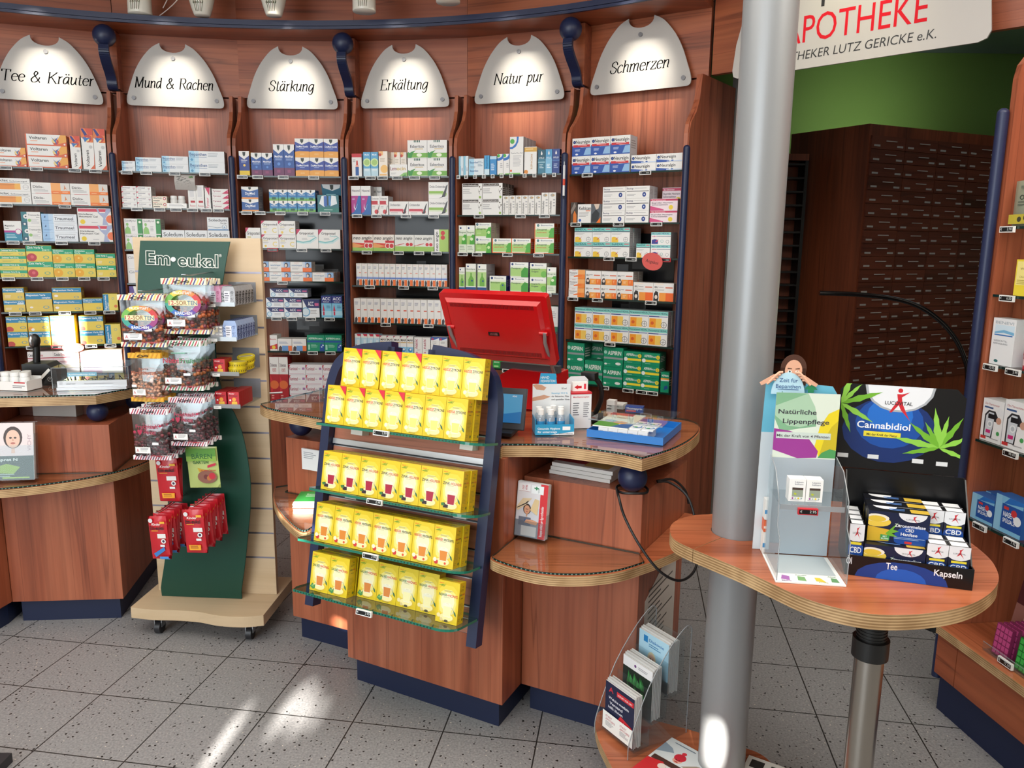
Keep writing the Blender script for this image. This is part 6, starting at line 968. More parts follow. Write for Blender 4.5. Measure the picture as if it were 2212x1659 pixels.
run(5, 4, 'h', 'phex', 235, 1030, 745, n=5, m=2, behind=1, d=.05)
run(5, 5, 'h', 'aspi', 160, 316, 1026, m=2, desc='green carton with grey stripe, left stack'); run(5, 5, 'h', 'aspi', 320, 474, 1180, desc='single green carton with grey stripe'); run(5, 5, 'h', 'aspi', 330, 478, 1030, m=2, back=.1, desc='green carton standing further back'); run(5, 5, 'h', 'aspi', 478, 646, 1068, m=2, desc='green carton with grey stripe, middle stack'); run(5, 5, 'h', 'aspp', 650, 958, 1108, n=2, m=3); run(5, 5, 'h', 'aspk', 972, 1046, 1278, d=.04)

# ---------------------------------------------------------------- electronic price tags
def price_mesh(text, frame_c='e8e8e6', w=0.058, h=0.0195):
    key = ('tag', text, frame_c, w)
    if key not in MDES:
        f = MB().box(0, -0.008, 0, w, 0, h, paint(frame_c, 0.4)); b = h * 0.17
        s = MB().box(b, -0.0086, b, w - b, -0.0079, h - b, paint('141416', 0.25)); ink = paint('d7dbd8', 0.5)
        if text:
            s.text('€', b * 1.8, b * 2.1, h * 0.36, ink, y=-0.0089); s.text(text, w - b * 1.7, b * 2.1, h * 0.42, ink, y=-0.0089, align='r')
        else:
            s.text('€', b * 1.8, b * 2.2, h * 0.3, ink, y=-0.0089)
            for q in range(4): s.box(w * 0.60 + q * w * 0.07, -0.0088, b * 1.9, w * 0.60 + q * w * 0.07 + w * 0.045, -0.0087, b * 1.9 + h * 0.3, paint('9a9e9c', 0.5))
        MDES[key] = (f.mesh('tag_frame'), s.mesh('tag_display'))
    return MDES[key]
def price_tag(M, label, text='', frame_c='e8e8e6', w=0.058, h=0.0195, group='electronic price tags'):
    fm, sm = price_mesh(text, frame_c, w, h)
    o = bpy.data.objects.new('price_tag', fm); COL.objects.link(o); o.matrix_world = M
    c = bpy.data.objects.new('display', sm); COL.objects.link(c); c.parent = o
    return tag(o, label, 'price tag', group)
TAGS = [(0, 0, 'a', [95, 632, 1292, 1648]), (0, 1, 'a', [108, 1122]), (0, 2, 'b', [228, 505, 1065, 1632]), (0, 3, 'b', [150, 643, 1080, 1458, 1793]), (0, 4, 'c', [265, 610, 1122, 1565, 1895]), (0, 5, 'c', [558, -988, 1580, 1915]),
 (1, 0, 'd', [272, 610, 1100, 1622]), (1, 1, 'd', [447, 842, 1125, 1410, 1650, 1857]),
 (2, 0, 'e', [98, 237, 465, 738]), (2, 1, 'e', [138, 258, 438, 640, 840]), (2, 2, 'e', [-370, 632, 848]), (2, 3, 'e', [458]), (2, 4, 'g', [265, 418, 605, 792]), (2, 5, 'g', [445, 625, 800]),
 (3, 0, 'e', [1094, 1247, 1355, 1486, 1643, 1822]), (3, 1, 'e', [1127, 1300, 1565, 1812]), (3, 2, 'e', [1215, 1498, 1682, 1838]), (3, 3, 'e', [1240, 1543, 1805]), (3, 4, 'g', [1352, 1777]),
 (4, 0, 'f', [115, 178, 250, 322, 395, 468, 545, 655, 735, 815, 895]), (4, 1, 'f', [283, 620, 815]), (4, 2, 'f', [150, 268, 515, 768]), (4, 3, 'f', [140, 208, 278, 398, 572, 733, 830]), (4, 5, 'l', [635, 780]),
 (5, 0, 'f', [1165, 1637]), (5, 1, 'f', [1072, 1420, 1728]), (5, 2, 'h', [538, 725, -1015]), (5, 3, 'h', [228, 438, 895]), (5, 4, 'h', [545]), (5, 5, 'h', [492, 700, 815, 908])]
for k, sh, cp_, xs in TAGS:
    cx, cy, cs = CROP[cp_]; n = len(xs)
    for i, x in enumerate(xs):
        red = x < 0; x = abs(x); u = on_frame(cx + x / cs, SHELF_PX[k][sh][1], BAY[k], -0.004).x
        col = 'red-framed' if red else 'white-framed'; pw = '' if n == 1 else ORD[i] + ' from left, '
        w_ = 0.0187 if (k == 4 and sh == 0) else 0.056
        price_tag(BAY[k] @ T(u - w_ / 2, -0.0008, SHELF_Z[k][sh] - 0.0175), f'{col} price tag, {pw}on the {SHN[sh]} shelf edge, {BAYN[k]} bay', '', 'c22a35' if red else 'e8e8e6', w_, 0.019)
# ================================================================ helpers for printed things
def printed(mb, w, h, items, y=0.0, base=None, x=0.0, z=0.0):
    if base: mb.poly([(x, y, z), (x + w, y, z), (x + w, y, z + h), (x, y, z + h)], paint(base, 0.4)); y -= 0.0002
    print_items(mb, items, w, h, y, x, z); return mb
def loose(mb, name, label, cat, M=None, group=None):
    o = mb.build(name)
    if M is not None: o.matrix_world = M
    return tag(o, label, cat, group)
def world_at(px, py, z, rz=0.0):
    p = at_z(px, py, z); return T(p.x, p.y, z) @ RZ(rz)
def copies(src, M, label, group=None):
    c = copy_tree(src); c.matrix_world = M; return tag(c, label, src['category'], group or src.get('group'))

# ================================================================ tea cartons on the rack
TW, TH, TD = 0.0714, 0.12, 0.036
YEL = 'dcc01c'
def tea_mesh(kind, neu=False):
    key = ('tea', kind, neu)
    if key in MDES: return MDES[key]
    t1, c1, t2, c2, drink, extra = {'z': ('HEISSE', 'd0342f', 'ZITRONE', '3a3a36', 'e0d878', 'lemon'), 'h': ('ZINK-', '3a3a36', 'HOLUNDER', 'c02a3a', 'a31d38', 'berry'), 'w': ('HEISSER', 'c83a2f', 'WINTERAPFEL', '3a4a36', 'd6842e', 'apple'), 's': ('SALBEI', '2f6a3a', '+HONIG', 'd0342f', 'd2803a', 'sage'), 'i': ('INGWER', '2f6a4a', '+HONIG', 'd0342f', 'efe7ae', 'ginger')}[kind]
    it = [('p', 'e6cb3c', [.1, .2, .3, .1, .7, .1, .9, .2, .96, .5, .9, .8, .7, .9, .3, .9, .1, .8, .04, .5]), ('p', 'ebdc7c', [.16, .28, .35, .18, .65, .18, .84, .28, .9, .5, .84, .72, .65, .8, .35, .8, .16, .72, .1, .5]), ('p', 'efe7ba', [.24, .36, .4, .28, .6, .28, .76, .36, .82, .52, .76, .66, .6, .73, .4, .73, .24, .66, .18, .52])]
    it += [('t', 'e06a1f', 'apo', .06, .925, .035, .2), ('t', '4f8f2a', 'day', .12, .865, .05, .22, .3), ('p', '4f8f2a', [.05, .875, .36, .93, .37, .925, .06, .865]), ('m', '9a9270', .3, .74, .72, .78, 2), ('t', c1, t1, .07, .635, .062, .37 if len(t1) < 7 else .36), ('t', c2, t2, .46, .635, .062, .48 if len(t2) < 11 else .49), ('m', '8a8260', .3, .60, .62, .615, 1)]
    it += [ell('d9b93a', .5, .14, .105, 2.0), ell('f0e2a0', .5, .145, .09, 2.0), ('p', 'e8e4cc', [.3, .47, .72, .47, .67, .15, .35, .15]), ('p', drink, [.33, .40, .69, .40, .66, .17, .36, .17]), ell('f2eed8', .51, .47, .022, 3.6), ell('e4dfc0', .51, .468, .015, 3.4), ('p', 'd9d3a6', [.70, .40, .80, .39, .82, .30, .74, .23, .72, .25, .78, .31, .77, .36, .70, .37]), ('p', '2f6a4c', [.80, .33, .90, .29, .95, .2, .86, .235]), ('p', '2f6a4c', [.74, .37, .75, .37, .83, .32, .82, .315]), ('r', 'c8b020', .02, .055, .98, .059), ('m', '9a8a30', .34, .015, .68, .04, 1)]
    it += {'lemon': [ell('f3e98a', .2, .15, .06), ell('faf5c8', .2, .15, .045), ell('f3e98a', .3, .09, .05)], 'berry': [ell('2c1a2a', .22 + .07 * (j % 3), .10 + .035 * (j // 3), .026) for j in range(7)] + [('p', '3a7a3a', [.06, .18, .2, .2, .24, .13, .1, .12])], 'apple': [ell('c83030', .2, .12, .055), ell('f4ecc8', .14, .17, .05), ell('d84a30', .62, .11, .03)], 'sage': [('p', '4a8a4a', [.02, .1, .14, .2, .24, .14, .3, .2, .3, .08, .2, .04]), ('p', '7ab06a', [.08, .12, .18, .17, .24, .1])], 'ginger': [ell('e6d8a0', .14, .17, .05), ell('d8c48a', .28, .08, .04), ell('4a4430', .5, .06, .03, 1.8)]}[extra]
    if neu: it.append(('p', 'd0263a', [.66, 1, 1, 1, 1, .76])); it.append(('r', 'd0263a', .9, .9, 1, 1))
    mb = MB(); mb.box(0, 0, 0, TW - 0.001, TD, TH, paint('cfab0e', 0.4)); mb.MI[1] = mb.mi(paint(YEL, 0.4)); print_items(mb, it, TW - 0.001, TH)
    X0 = mb.X; mb.X = X0 @ T(TW - 0.001, 0, 0) @ RZ(PI / 2)
    print_items(mb, [('t', 'd8601f', 'apo', .3, .92, .03, .2), ('t', '6a7a1f', 'day', .45, .88, .04, .3, .3), ('m', '8a7a1a', .2, .78, .85, .84, 2), ('t', c1, t1, .12, .69, .035, .36), ('t', c2, t2, .5, .69, .035, .4), ('m', '8a7a1a', .3, .58, .75, .63, 1), ('m', 'a8942a', .12, .2, .88, .5, 9), ('m', 'a8942a', .12, .06, .5, .14, 2), ell('5a6a2a', .82, .1, .035)], TD, TH)
    mb.X = X0 @ T(0, 0, TH) @ RX(-PI / 2); print_items(mb, [('t', c1, t1, .2, .4, .28, .3), ('t', c2, t2, .52, .4, .28, .35)], TW, TD)
    MDES[key] = mb.mesh('tea_carton'); return MDES[key]
TEAN = {'z': 'yellow lemon-tea carton', 'h': 'yellow tea carton with red drink', 'w': 'yellow tea carton with amber drink, apple', 's': 'yellow sage-tea carton', 'i': 'yellow ginger-tea carton'}
def tea(kind, x, y, s, label, neu=False, rz=0.0):
    o = bpy.data.objects.new('tea_carton', tea_mesh(kind, neu)); COL.objects.link(o); o.matrix_world = MR @ T(x, y, s) @ RZ(rz)
    tag(o, label, 'tea box', 'tea cartons on the counter rack')
X0 = -1.525
for i in range(7):
    nn = ' and red corner' if i < 4 else ''
    tea('z', X0 + i * TW, 0.0, RS[0], f'{TEAN["z"]}{nn}, {ORD[i]} from left, lower row, top rack shelf', i < 4)
    tea('z', X0 + i * TW + 0.004, 0.040, RS[0], f'{TEAN["z"]}, {ORD[i]} from left, rear lower row, top rack shelf')
    tea('z', X0 + i * TW + 0.022 + (0.003 if i > 1 else 0), 0.034, RS[0] + TH + 0.0006, f'{TEAN["z"]}{nn}, {ORD[i]} from left, upper row, top rack shelf', i < 4)
    tea('h', X0 + 0.008 + i * TW, 0.0, RS[1], f'{TEAN["h"]}, {ORD[i]} from left, front of second rack shelf'); tea('h', X0 + 0.012 + i * TW, 0.040, RS[1], f'{TEAN["h"]}, {ORD[i]} from left, rear of second rack shelf')
    tea('w', X0 + i * TW, 0.0, RS[2], f'{TEAN["w"]}, {ORD[i]} from left, front, third rack shelf'); tea('w', X0 + 0.004 + i * TW, 0.040, RS[2], f'{TEAN["w"]}, {ORD[i]} from left, rear, third rack shelf')
for i in range(2):
    tea('s', -1.522 + i * TW, -0.002, RS[3], f'{TEAN["s"]}, {ORD[i]} from left, bottom rack shelf'); tea('s', -1.52 + i * TW, 0.040, RS[3], f'{TEAN["s"]} behind the {ORD[i]} from left, bottom rack shelf')
for i in range(4): tea('si'[i > 1], -1.372 + i * TW, 0.040, RS[3], f'{TEAN["si"[i > 1]]}, set back, {ORD[i + 2]} from left, bottom rack shelf')
tea('i', -1.0665, -0.002, RS[3], f'{TEAN["i"]} standing forward at the right end, bottom rack shelf')
for (px, py), s, nm in zip(((808.5, 939), (794, 1094), (785, 1210), (771.5, 1325)), RS, ('top', 'second', 'third', 'bottom')):
    yy = -0.0135 if nm != 'bottom' else -0.0565; q = on_frame(px, py, MR, yy)
    price_tag(MR @ T(q.x, yy, s - 0.0155), f'white price tag reading € 2.99 clipped to the {nm} rack shelf', '2.99', w=0.054, h=0.0165)

# ================================================================ sweets on the stand
def candy_bag(w, h, kind):
    key = ('bag', kind)
    stripe = {'rain': ('e8e2c8', ['b8343f', '2f3f8a', 'e0c860']), 'frui': ('e9e6e0', ['b8283f', '4a8a5a']), 'herz': ('ece6e6', ['b8284a', '6a2a5a']), 'pfir': ('e0a41f', ['c88a14', 'e8b83a'])}[kind]
    fill = {'rain': ['5a1f1a', '8a3a20', '3a1a16', 'a8562a', '6a2430'], 'frui': ['4a2420', '7a2f28', '2f2018', '9a5a30', '5a3a2a'], 'herz': ['4a1a22', '6a2430', '35151c', '7a3038'], 'pfir': ['d89a7a', 'e2ab8c', 'c98a6c', 'e8b8a0']}[kind]
    out = {}
    def bulge(u, v, s): b = (math.sin(PI * u) ** 0.6) * (math.sin(PI * min(1, v * 0.93 + 0.04)) ** 0.7); return s * 0.0125 * b * (1.25 - 0.75 * v)
    pm = MB(); rnd = random.Random(5); wr = [[rnd.random() * .004 for _ in range(12)] for _ in range(15)]
    for s in (-1, 1): pm.grid(lambda u, v: (w * (u - .5) * (1 - .04 * math.sin(PI * v)), bulge(u, v, s) + s * wr[int(v * 14)][int(u * 11)] * math.sin(PI * u) * math.sin(PI * v), -h + h * v), 11, 14, clear('bag_film', 'f2f3f4', 0.3, 0.1, 0.0))
    out['pouch'] = pm.mesh('bag_pouch')
    cm = MB(); n = 95
    for i in range(n):
        u = .06 + .88 * rnd.random(); v = .05 + (.55 if kind != 'pfir' else .6) * rnd.random(); y = bulge(u, v, 1) * (rnd.random() * 1.7 - .95); r = w * (.035 + .02 * rnd.random())
        cm.sph((w * (u - .5), y * .8, -h + h * v), r, paint(rnd.choice(fill), 0.35), 7, 5, 1.2, .6, .9)
    out['filling'] = cm.mesh('bag_filling')
    L, cs = stripe; m0 = paint(L, 0.5); H = h * 0.12
    for z0, z1, yk in ((-h - 0.004, -h + 0.012, 0.003), (0.0, H, 0.004)):
        if yk == 0.004: out['foot'] = hd.mesh('bag_foot')
        hd = MB()
        for s in (-1, 1):
            y = s * yk; hd.poly([(-w / 2 - .004, y, z0), (w / 2 + .004, y, z0), (w / 2 + .004, y, z1), (-w / 2 - .004, y, z1)], m0)
            k = 14
            for j in range(k):
                x = -w / 2 + w * j / k; sl = (z1 - z0) * .5; c = paint(cs[j % len(cs)], 0.5); yy = y - s * -0.0003
                hd.poly([(x, y + s * .0004, z0), (x + w / k * .45, y + s * .0004, z0), (min(x + w / k * .45 + sl, w / 2), y + s * .0004, z1), (min(x + sl, w / 2), y + s * .0004, z1)], c)
    if kind != 'x': hd.tube(curve([(-w * .22, -.007, H * .4), (-w * .1, -.009, H * .7), (0, -.009, H * .45), (w * .1, -.009, H * .7), (w * .14, -.009, H * .4), (0, -.009, H * .45), (-w * .1, -.009, H * .2), (-w * .22, -.007, H * .4)], 4), 0.0012, BLACK, 5)
    out['header'] = hd.mesh('bag_header')
    lb = MB(); lb.X = T(-w / 2, -0.0148, -h)
    lb.poly([(w * .1, 0, h * .14), (w * .52, 0, h * .14), (w * .52, 0, h * .28), (w * .1, 0, h * .28)], PAPER); print_items(lb, [('t', 'b8283f', 'A', .13, .17, .07, .07), ('m', '8a8a90', .24, .17, .5, .26, 3)], w, h); out['label'] = lb.mesh('bag_label'); X_ = lb.X; lb = MB(X_); print_items(lb, [('r', 'e6e6e8', .58 if kind != 'pfir' else .08, .33, .76 if kind != 'pfir' else .24, .39), ('t', 'c02a3a', 'mit 25% Fruchtsaftgehalt', .5, .07, .035, .42)], w, h)
    if kind == 'rain':
        ring = ['c83a3a', 'd8823a', 'd8c23a', '6fae4a', '3a9a8a', '3a6ab8', '5a3f9a', '9a3a7a']; n = 32
        for j in range(n):
            a0, a1 = 2 * PI * j / n, 2 * PI * (j + 1) / n; c = paint(ring[j * 8 // n], 0.4)
            lb.poly([(w * (.5 + r_ * .42 * math.cos(a)), -.0012, h * (.62 + r_ * .27 * math.sin(a))) for r_, a in ((1, a0), (1, a1), (.68, a1), (.68, a0))], c)
        print_items(lb, [('t', 'f2efe8', 'FRUCHTSAFT', .28, .805, .055, .44), ('t', 'f2efe8', 'BÄRCHEN', .3, .385, .06, .4), ('r', 'e6d8a8', .16, .57, .84, .68), ('t', 'b8343f', '12-', .17, .585, .085, .17), ('t', '8a5a2a', 'SOR', .35, .585, .085, .24), ('t', '3a6a8a', 'TEN', .6, .585, .085, .23)], w, h, -.0014)
    elif kind == 'frui': print_items(lb, [('t', 'b8283f', 'Nutri', .08, .62, .11, .4), ('t', '4a8a5a', 'Fruit', .5, .62, .11, .38), ('m', '6fa890', .3, .8, .7, .86, 1)], w, h, -.0012)
    elif kind == 'herz': print_items(lb, [('t', 'b02a4a', 'Fruchtsaft', .16, .70, .085, .62), ('t', 'b02a4a', '♥ Herzen', .2, .57, .085, .5), ell('b02a4a', .84, .76, .03), ell('b02a4a', .12, .62, .03)], w, h, -.0012)
    else: print_items(lb, [('t', 'a8583a', 'Extra', .36, .74, .05, .25), ('t', 'a8583a', 'Pfirsichherzen', .1, .63, .085, .8)], w, h, -.0012)
    out['print'] = lb.mesh('bag_print'); return out
def hang_bag(meshes, M, label, group):
    o = bpy.data.objects.new('sweets_bag', meshes['pouch']); COL.objects.link(o); o.matrix_world = M
    for k, nm in (('filling', 'candy_filling'), ('print', 'print'), ('header', 'header_strip'), ('foot', 'foot_strip'), ('label', 'label')):
        c = bpy.data.objects.new(nm, meshes[k]); COL.objects.link(c); c.parent = o
        if k == 'filling': c['kind'] = 'stuff'
    tag(o, label, 'sweets', group)
def hook(px, py, yf, label=None, yb=-0.002):
    q = on_frame(px, py, MS, yf); hb = MB()
    for s in (-1, 1): hb.tube([(q.x + s * .006, yb, q.z + .012), (q.x + s * .006, yf + .03, q.z + .004), (q.x + s * .006, yf - .012, q.z + .008)], .0017, STEEL, 6)
    hb.tube([(q.x - .006, yf - .012, q.z + .008), (q.x + .006, yf - .012, q.z + .008)], .0017, STEEL, 6); hb.build('hook', st); return q
def bags(kind, x0, x1, yt, yb, yf, n, dy, dsc, mid=None):
    a, b = on_frame(x0, yt, MS, yf), on_frame(x1, yb, MS, yf); w = b.x - a.x; h = (a.z - b.z) * .89
    ms = candy_bag(w, h, kind); q = hook((x0 + x1) / 2, yt - 3, yf)
    for i in range(n):
        lab = f'{dsc}, foremost on its hook' if i == 0 else f'{dsc}, {ORD[i]} behind the foremost on its hook'
        hang_bag(ms, MS @ T((a.x + b.x) / 2 + (0.004 * (i % 2)), yf + i * dy, a.z - (a.z - b.z) * .107 - 0.003 * (i % 2)), lab, dsc)
bags('rain', 256, 358, 636, 748, -0.30, 4, .036, 'left bag of mixed bears with rainbow ring')
bags('rain', 350, 450, 601, 720, -0.27, 4, .033, 'upper bag of mixed bears with rainbow ring')
bags('frui', 347, 438, 735, 842, -0.28, 4, .036, 'bag of dark sweets with red-green striped header')
bags('pfir', 279, 352, 762, 866, -0.31, 3, .043, 'bag of peach sweets with yellow header')
bags('herz', 283, 368, 882, 992, -0.31, 4, .04, 'lower bag of dark hearts, red-white header')
bags('herz', 366, 446, 858, 962, -0.28, 4, .036, 'higher bag of dark hearts, red-white header')
def small_bag(w, h, kind):
    m = MB(); base = {'red': 'c0202c', 'rb': 'c0202c', 'baer': 'b9c878'}[kind]; fm = paint(base, 0.25, coat=0.3)
    def bu(u, v, s): return s * 0.009 * (math.sin(PI * u) ** .6) * (math.sin(PI * v) ** .6)
    for s in (-1, 1): m.grid(lambda u, v: (w * (u - .5), bu(u, v, s), -h + h * v), 8, 10, fm)
    p = MB(); p.X = T(-w / 2, -0.0098, -h)
    if kind == 'baer': it = [('r', '5f9a3a', .02, .78, .98, .97), ('r', '8fb84a', .02, .66, .98, .78), ('t', '2f6a34', 'BÄREN', .2, .72, .12, .66), ('t', '2f6a34', 'GARTEN', .22, .6, .075, .5), ('p', 'c8a42a', [.35, .5, .9, .38, .92, .3, .4, .4]), ell('8a5a4a', .64, .28, .16, 1.5), ell('6a3030', .6, .28, .06), ell('b8703a', .7, .25, .06), ell('c02a3a', .8, .3, .08), ('t', 'b8342f', 'Leichter Genuss', .42, .42, .045, .52), ('p', 'c82a4a', [.68, .56, .95, .62, .95, .56, .68, .5])]
    else: it = [ell('d8d8da', .2, .91, .05), ('t', 'f2e8e8', 'Kinder', .24, .80, .055, .5, .2), ('t', '1f1a1c', 'Em-eukal', .14, .70, .085, .74), ('m', 'e8b83a', .2, .65, .7, .68, 1), ('r', 'e6e2e0', .5, .5, .95, .6), ell(W_, .8, .43, .055), ell('3a2a4a', .8, .43, .03), ('r', 'e4e4e6', .6, .3, .85, .35)] + ([('r', 'e8b03a', .7, .84, .96, .89)] if True else []) + ([('p', '3a7ac0', [.2, .14, .8, .3, .85, .22, .3, .06]), ('r', '4a8ad0', .5, 0.02, .98, .07)] if kind == 'rb' else [('p', 'e8a02a', [.2, .2, .8, .2, .78, .08, .22, .08]), ('m', '8a3a1a', .28, .1, .7, .18, 2)])
    print_items(p, it, w, h); cr = MB()
    return m.mesh('small_bag'), p.mesh('small_bag_print')
def small_bags(kind, x0, x1, yt, yb, yf, n, dy, dsc, dx=0.0):
    a, b = on_frame(x0, yt, MS, yf), on_frame(x1, yb, MS, yf); w = b.x - a.x; h = a.z - b.z; ms = small_bag(w, h, kind); hook((x0 + x1) / 2, yt - 4, yf)
    for i in range(n):
        o = bpy.data.objects.new('lozenge_bag', ms[0]); COL.objects.link(o); o.matrix_world = MS @ T((a.x + b.x) / 2 + dx * i, yf + i * dy, a.z - 0.005 * ((i * 5) % 3)) @ RZ(0.05 * ((i * 7) % 3 - 1)) @ RY(0.05 * ((i * 4) % 3 - 1))
        c = bpy.data.objects.new('print', ms[1]); COL.objects.link(c); c.parent = o
        tag(o, f'{dsc}, foremost on its hook' if i == 0 else f'{dsc}, {ORD[i]} behind the foremost on its hook', 'sweets', dsc)
small_bags('red', 334, 388, 990, 1082, -0.22, 3, .02, 'red lozenge bag beside the green bag')
small_bags('baer', 400, 474, 964, 1054, -0.20, 1, .02, 'green and yellow gummy bag hanging alone')
small_bags('rb', 318, 365, 1114, 1207, -0.30, 9, .0205, 'red lozenge bag with blue foot, left row')
small_bags('red', 393, 444, 1100, 1194, -0.30, 10, .0205, 'red lozenge bag in the right row')
# clear trays on the right of the stand
TRAYS = [(445, 508, 660), (449, 512, 735), (455, 517, 810), (458, 520, 880)]
TRM = []
for i, (x0, x1, py) in enumerate(TRAYS):
    a, b = on_frame(x0, py, MS, -0.20), on_frame(x1, py, MS, -0.20); z = (a.z + b.z) / 2; xa, xb = b.x - 0.106, b.x
    m = MB().box(xa, -0.20, z - 0.003, xb, -0.001, z, ACRYL).box(xa, -0.203, z - 0.003, xb, -0.2, z + 0.012, ACRE).box(xa, -0.0035, z, xb, -0.0008, z + 0.075, clear('tray_back', 'b8c0d2', 0.4, 0.05, 0.25))
    m.build('clear_tray', st); TRM.append((xa, xb, z))
def pillow_pack(w, h, d, base, ink):
    m = MB(); pts = [(0.0, .0), (w, .0), (w * 1.0, h * .75), (w * .88, h), (w * .12, h), (0, h * .75)]; m.prism(pts, 0, d, paint(base, 0.4), 'y'); rnd = random.Random(3)
    for i in range(110):
        x, z = rnd.random() * w * .92, rnd.random() * h * .7; q = .0045; a = rnd.random() * PI; m.poly([(x + q * math.cos(a), -.0003, z + .001 + q * math.sin(a) * .6 + .002), (x + q * math.cos(a + 1.2), -.0003, z + .001), (x - q * .2, -.0003, z + .003)], paint(ink, 0.4))
    for i in range(90):
        y, z = rnd.random() * d * .9, rnd.random() * h * .7; q = .004; m.poly([(w + .0003, y, z), (w + .0003, y + q, z + .001), (w + .0003, y + q * .6, z + q)], paint(ink, 0.4))
        x = w * .12 + rnd.random() * w * .7; m.poly([(x, y, h + .0003), (x + q, y, h + .0003), (x + q * .5, y + q, h + .0003)], paint(ink, 0.4))
    printed(m, w * .42, h * .62, [('m', '6a6a7a', .1, .1, .9, .85, 4)], -.0006, 'e4e4ec', w * .2, h * .12); return m.mesh('pillow_pack')
def row_in_tray(ti, x, w, h, d, n, mesh, name, cat, dsc, y0=-0.192, z0=0.0):
    xa, xb, z = TRM[ti]
    for j in range(n):
        o = bpy.data.objects.new(name, mesh); COL.objects.link(o); o.matrix_world = MS @ T(xa + x, y0 + j * (d + .001), z + .0005 + z0)
        tag(o, f'{dsc}, foremost of its row' if j == 0 else f'{dsc}, {ORD[j]} behind the foremost', cat, dsc)
row_in_tray(0, .003, .049, .068, .027, 4, pillow_pack(.049, .068, .027, 'd99abc', '9a1f58'), 'lozenge_pack', 'sweets', 'pink patterned pack in the top tray')
row_in_tray(0, .054, .05, .068, .027, 6, pillow_pack(.05, .068, .027, 'a9abb0', '0f0f14'), 'lozenge_pack', 'sweets', 'black and white patterned pack, top tray')
row_in_tray(1, .052, .052, .07, .023, 7, pillow_pack(.052, .07, .023, '9ab0d8', '16347f'), 'lozenge_pack', 'sweets', 'blue patterned pack in the second tray')
bl = MB().box(0, 0, 0, .046, .05, .012, paint('c8c8cc', 0.3))
for j in range(3): bl.sph((.008 + .015 * j, -.0002, .006), .0052, paint('f2f2f2', .3), 10, 6, 1.3, .5, .7)
blm = bl.mesh('pill_blister')
for j in range(4):
    o = bpy.data.objects.new('lozenge_tray', blm); COL.objects.link(o); o.matrix_world = MS @ T(TRM[1][0] + .004, -.19, TRM[1][2] + .0005 + j * .0125); tag(o, f'grey tray of white lozenges, {ORD[j]} up, second stand tray', 'sweets', 'stacked lozenge trays')
rdb = MB().box(0, 0, 0, .042, .02, .056, paint('a01c22', .35)); rdb.MI[1] = rdb.mi(paint('c0202c', .35)); print_items(rdb, [('t', 'f0e0e0', 'Kinder', .1, .84, .09, .5, .2), ('t', '2a1418', 'Em-eukal', .1, .7, .1, .75), ell('e8a03a', .55, .5, .13), ('p', 'e8b83a', [.3, .1, .85, .1, .8, .36, .35, .36]), ell(W_, .2, .45, .06)], .042, .056); rbm = rdb.mesh('red_box')
row_in_tray(2, .008, .042, .056, .02, 3, rbm, 'lozenge_box', 'sweets', 'small red lozenge box in the third tray')
row_in_tray(3, .008, .042, .056, .02, 5, rbm, 'lozenge_box', 'sweets', 'small red lozenge box, bottom tray, left row')
row_in_tray(3, .056, .042, .056, .02, 6, rbm, 'lozenge_box', 'sweets', 'small red lozenge box, bottom tray, right row')
tin = MB().cyl((0, 0, 0), (0, 0, .016), .032, paint('c8b21e', .3), 36).cyl((0, 0, .016), (0, 0, .020), .033, paint('d8c42a', .3), 36)
for j in range(24): a = 2 * PI * j / 24; tin.box(.0318 * math.cos(a) - .001, .0318 * math.sin(a) - .001, .006, .0318 * math.cos(a) + .001, .0318 * math.sin(a) + .001, .011, BLACK)
tin.X = T(0, 0, .0203) @ RX(-PI / 2); tin.poly([(-.024, 0, -.004), (.024, 0, -.004), (.024, 0, .008), (-.024, 0, .008)], paint('e8e4c8', .4)); tin.poly([(-.02, -.0002, .0), (.02, -.0002, .0), (.02, -.0002, .004), (-.02, -.0002, .004)], paint('3a3420', .4)); tinm = tin.mesh('tin')
for j, (x, y, z, rx) in enumerate(((.085, -.15, .003, .0), (.092, -.09, .012, .22), (.086, -.145, .0235, .0), (.09, -.075, .034, .22))):
    o = bpy.data.objects.new('lozenge_tin', tinm); COL.objects.link(o); o.matrix_world = MS @ T(TRM[2][0] + x - .006, y, TRM[2][2] + z * .98) @ RX(rx) @ RZ(.3); tag(o, f'round yellow lozenge tin, {("front lower", "rear lower", "front upper", "rear upper")[j]} one in the third tray', 'tin', 'yellow lozenge tins')
for (x0, x1, py), nm in zip(TRAYS, ('top', 'second', 'third', 'bottom')):
    q = on_frame(x0 + 4, py + 3, MS, -.204); m = MB().box(0, 0, 0, .028, .0008, .011, PAPER); print_items(m, [('m', '8a8a8e', .2, .3, .8, .7, 1)], .028, .011); loose(m, 'price_sticker', f'white price sticker on the lip of the {nm} clear tray', 'price tag', MS @ T(max(q.x, TRM[0][0] - .0), -.2042, q.z))
# ================================================================ things on the middle counter
WTZ = 0.9575; LSG = 0.6435; AE = math.atan2(-0.436, 0.900)
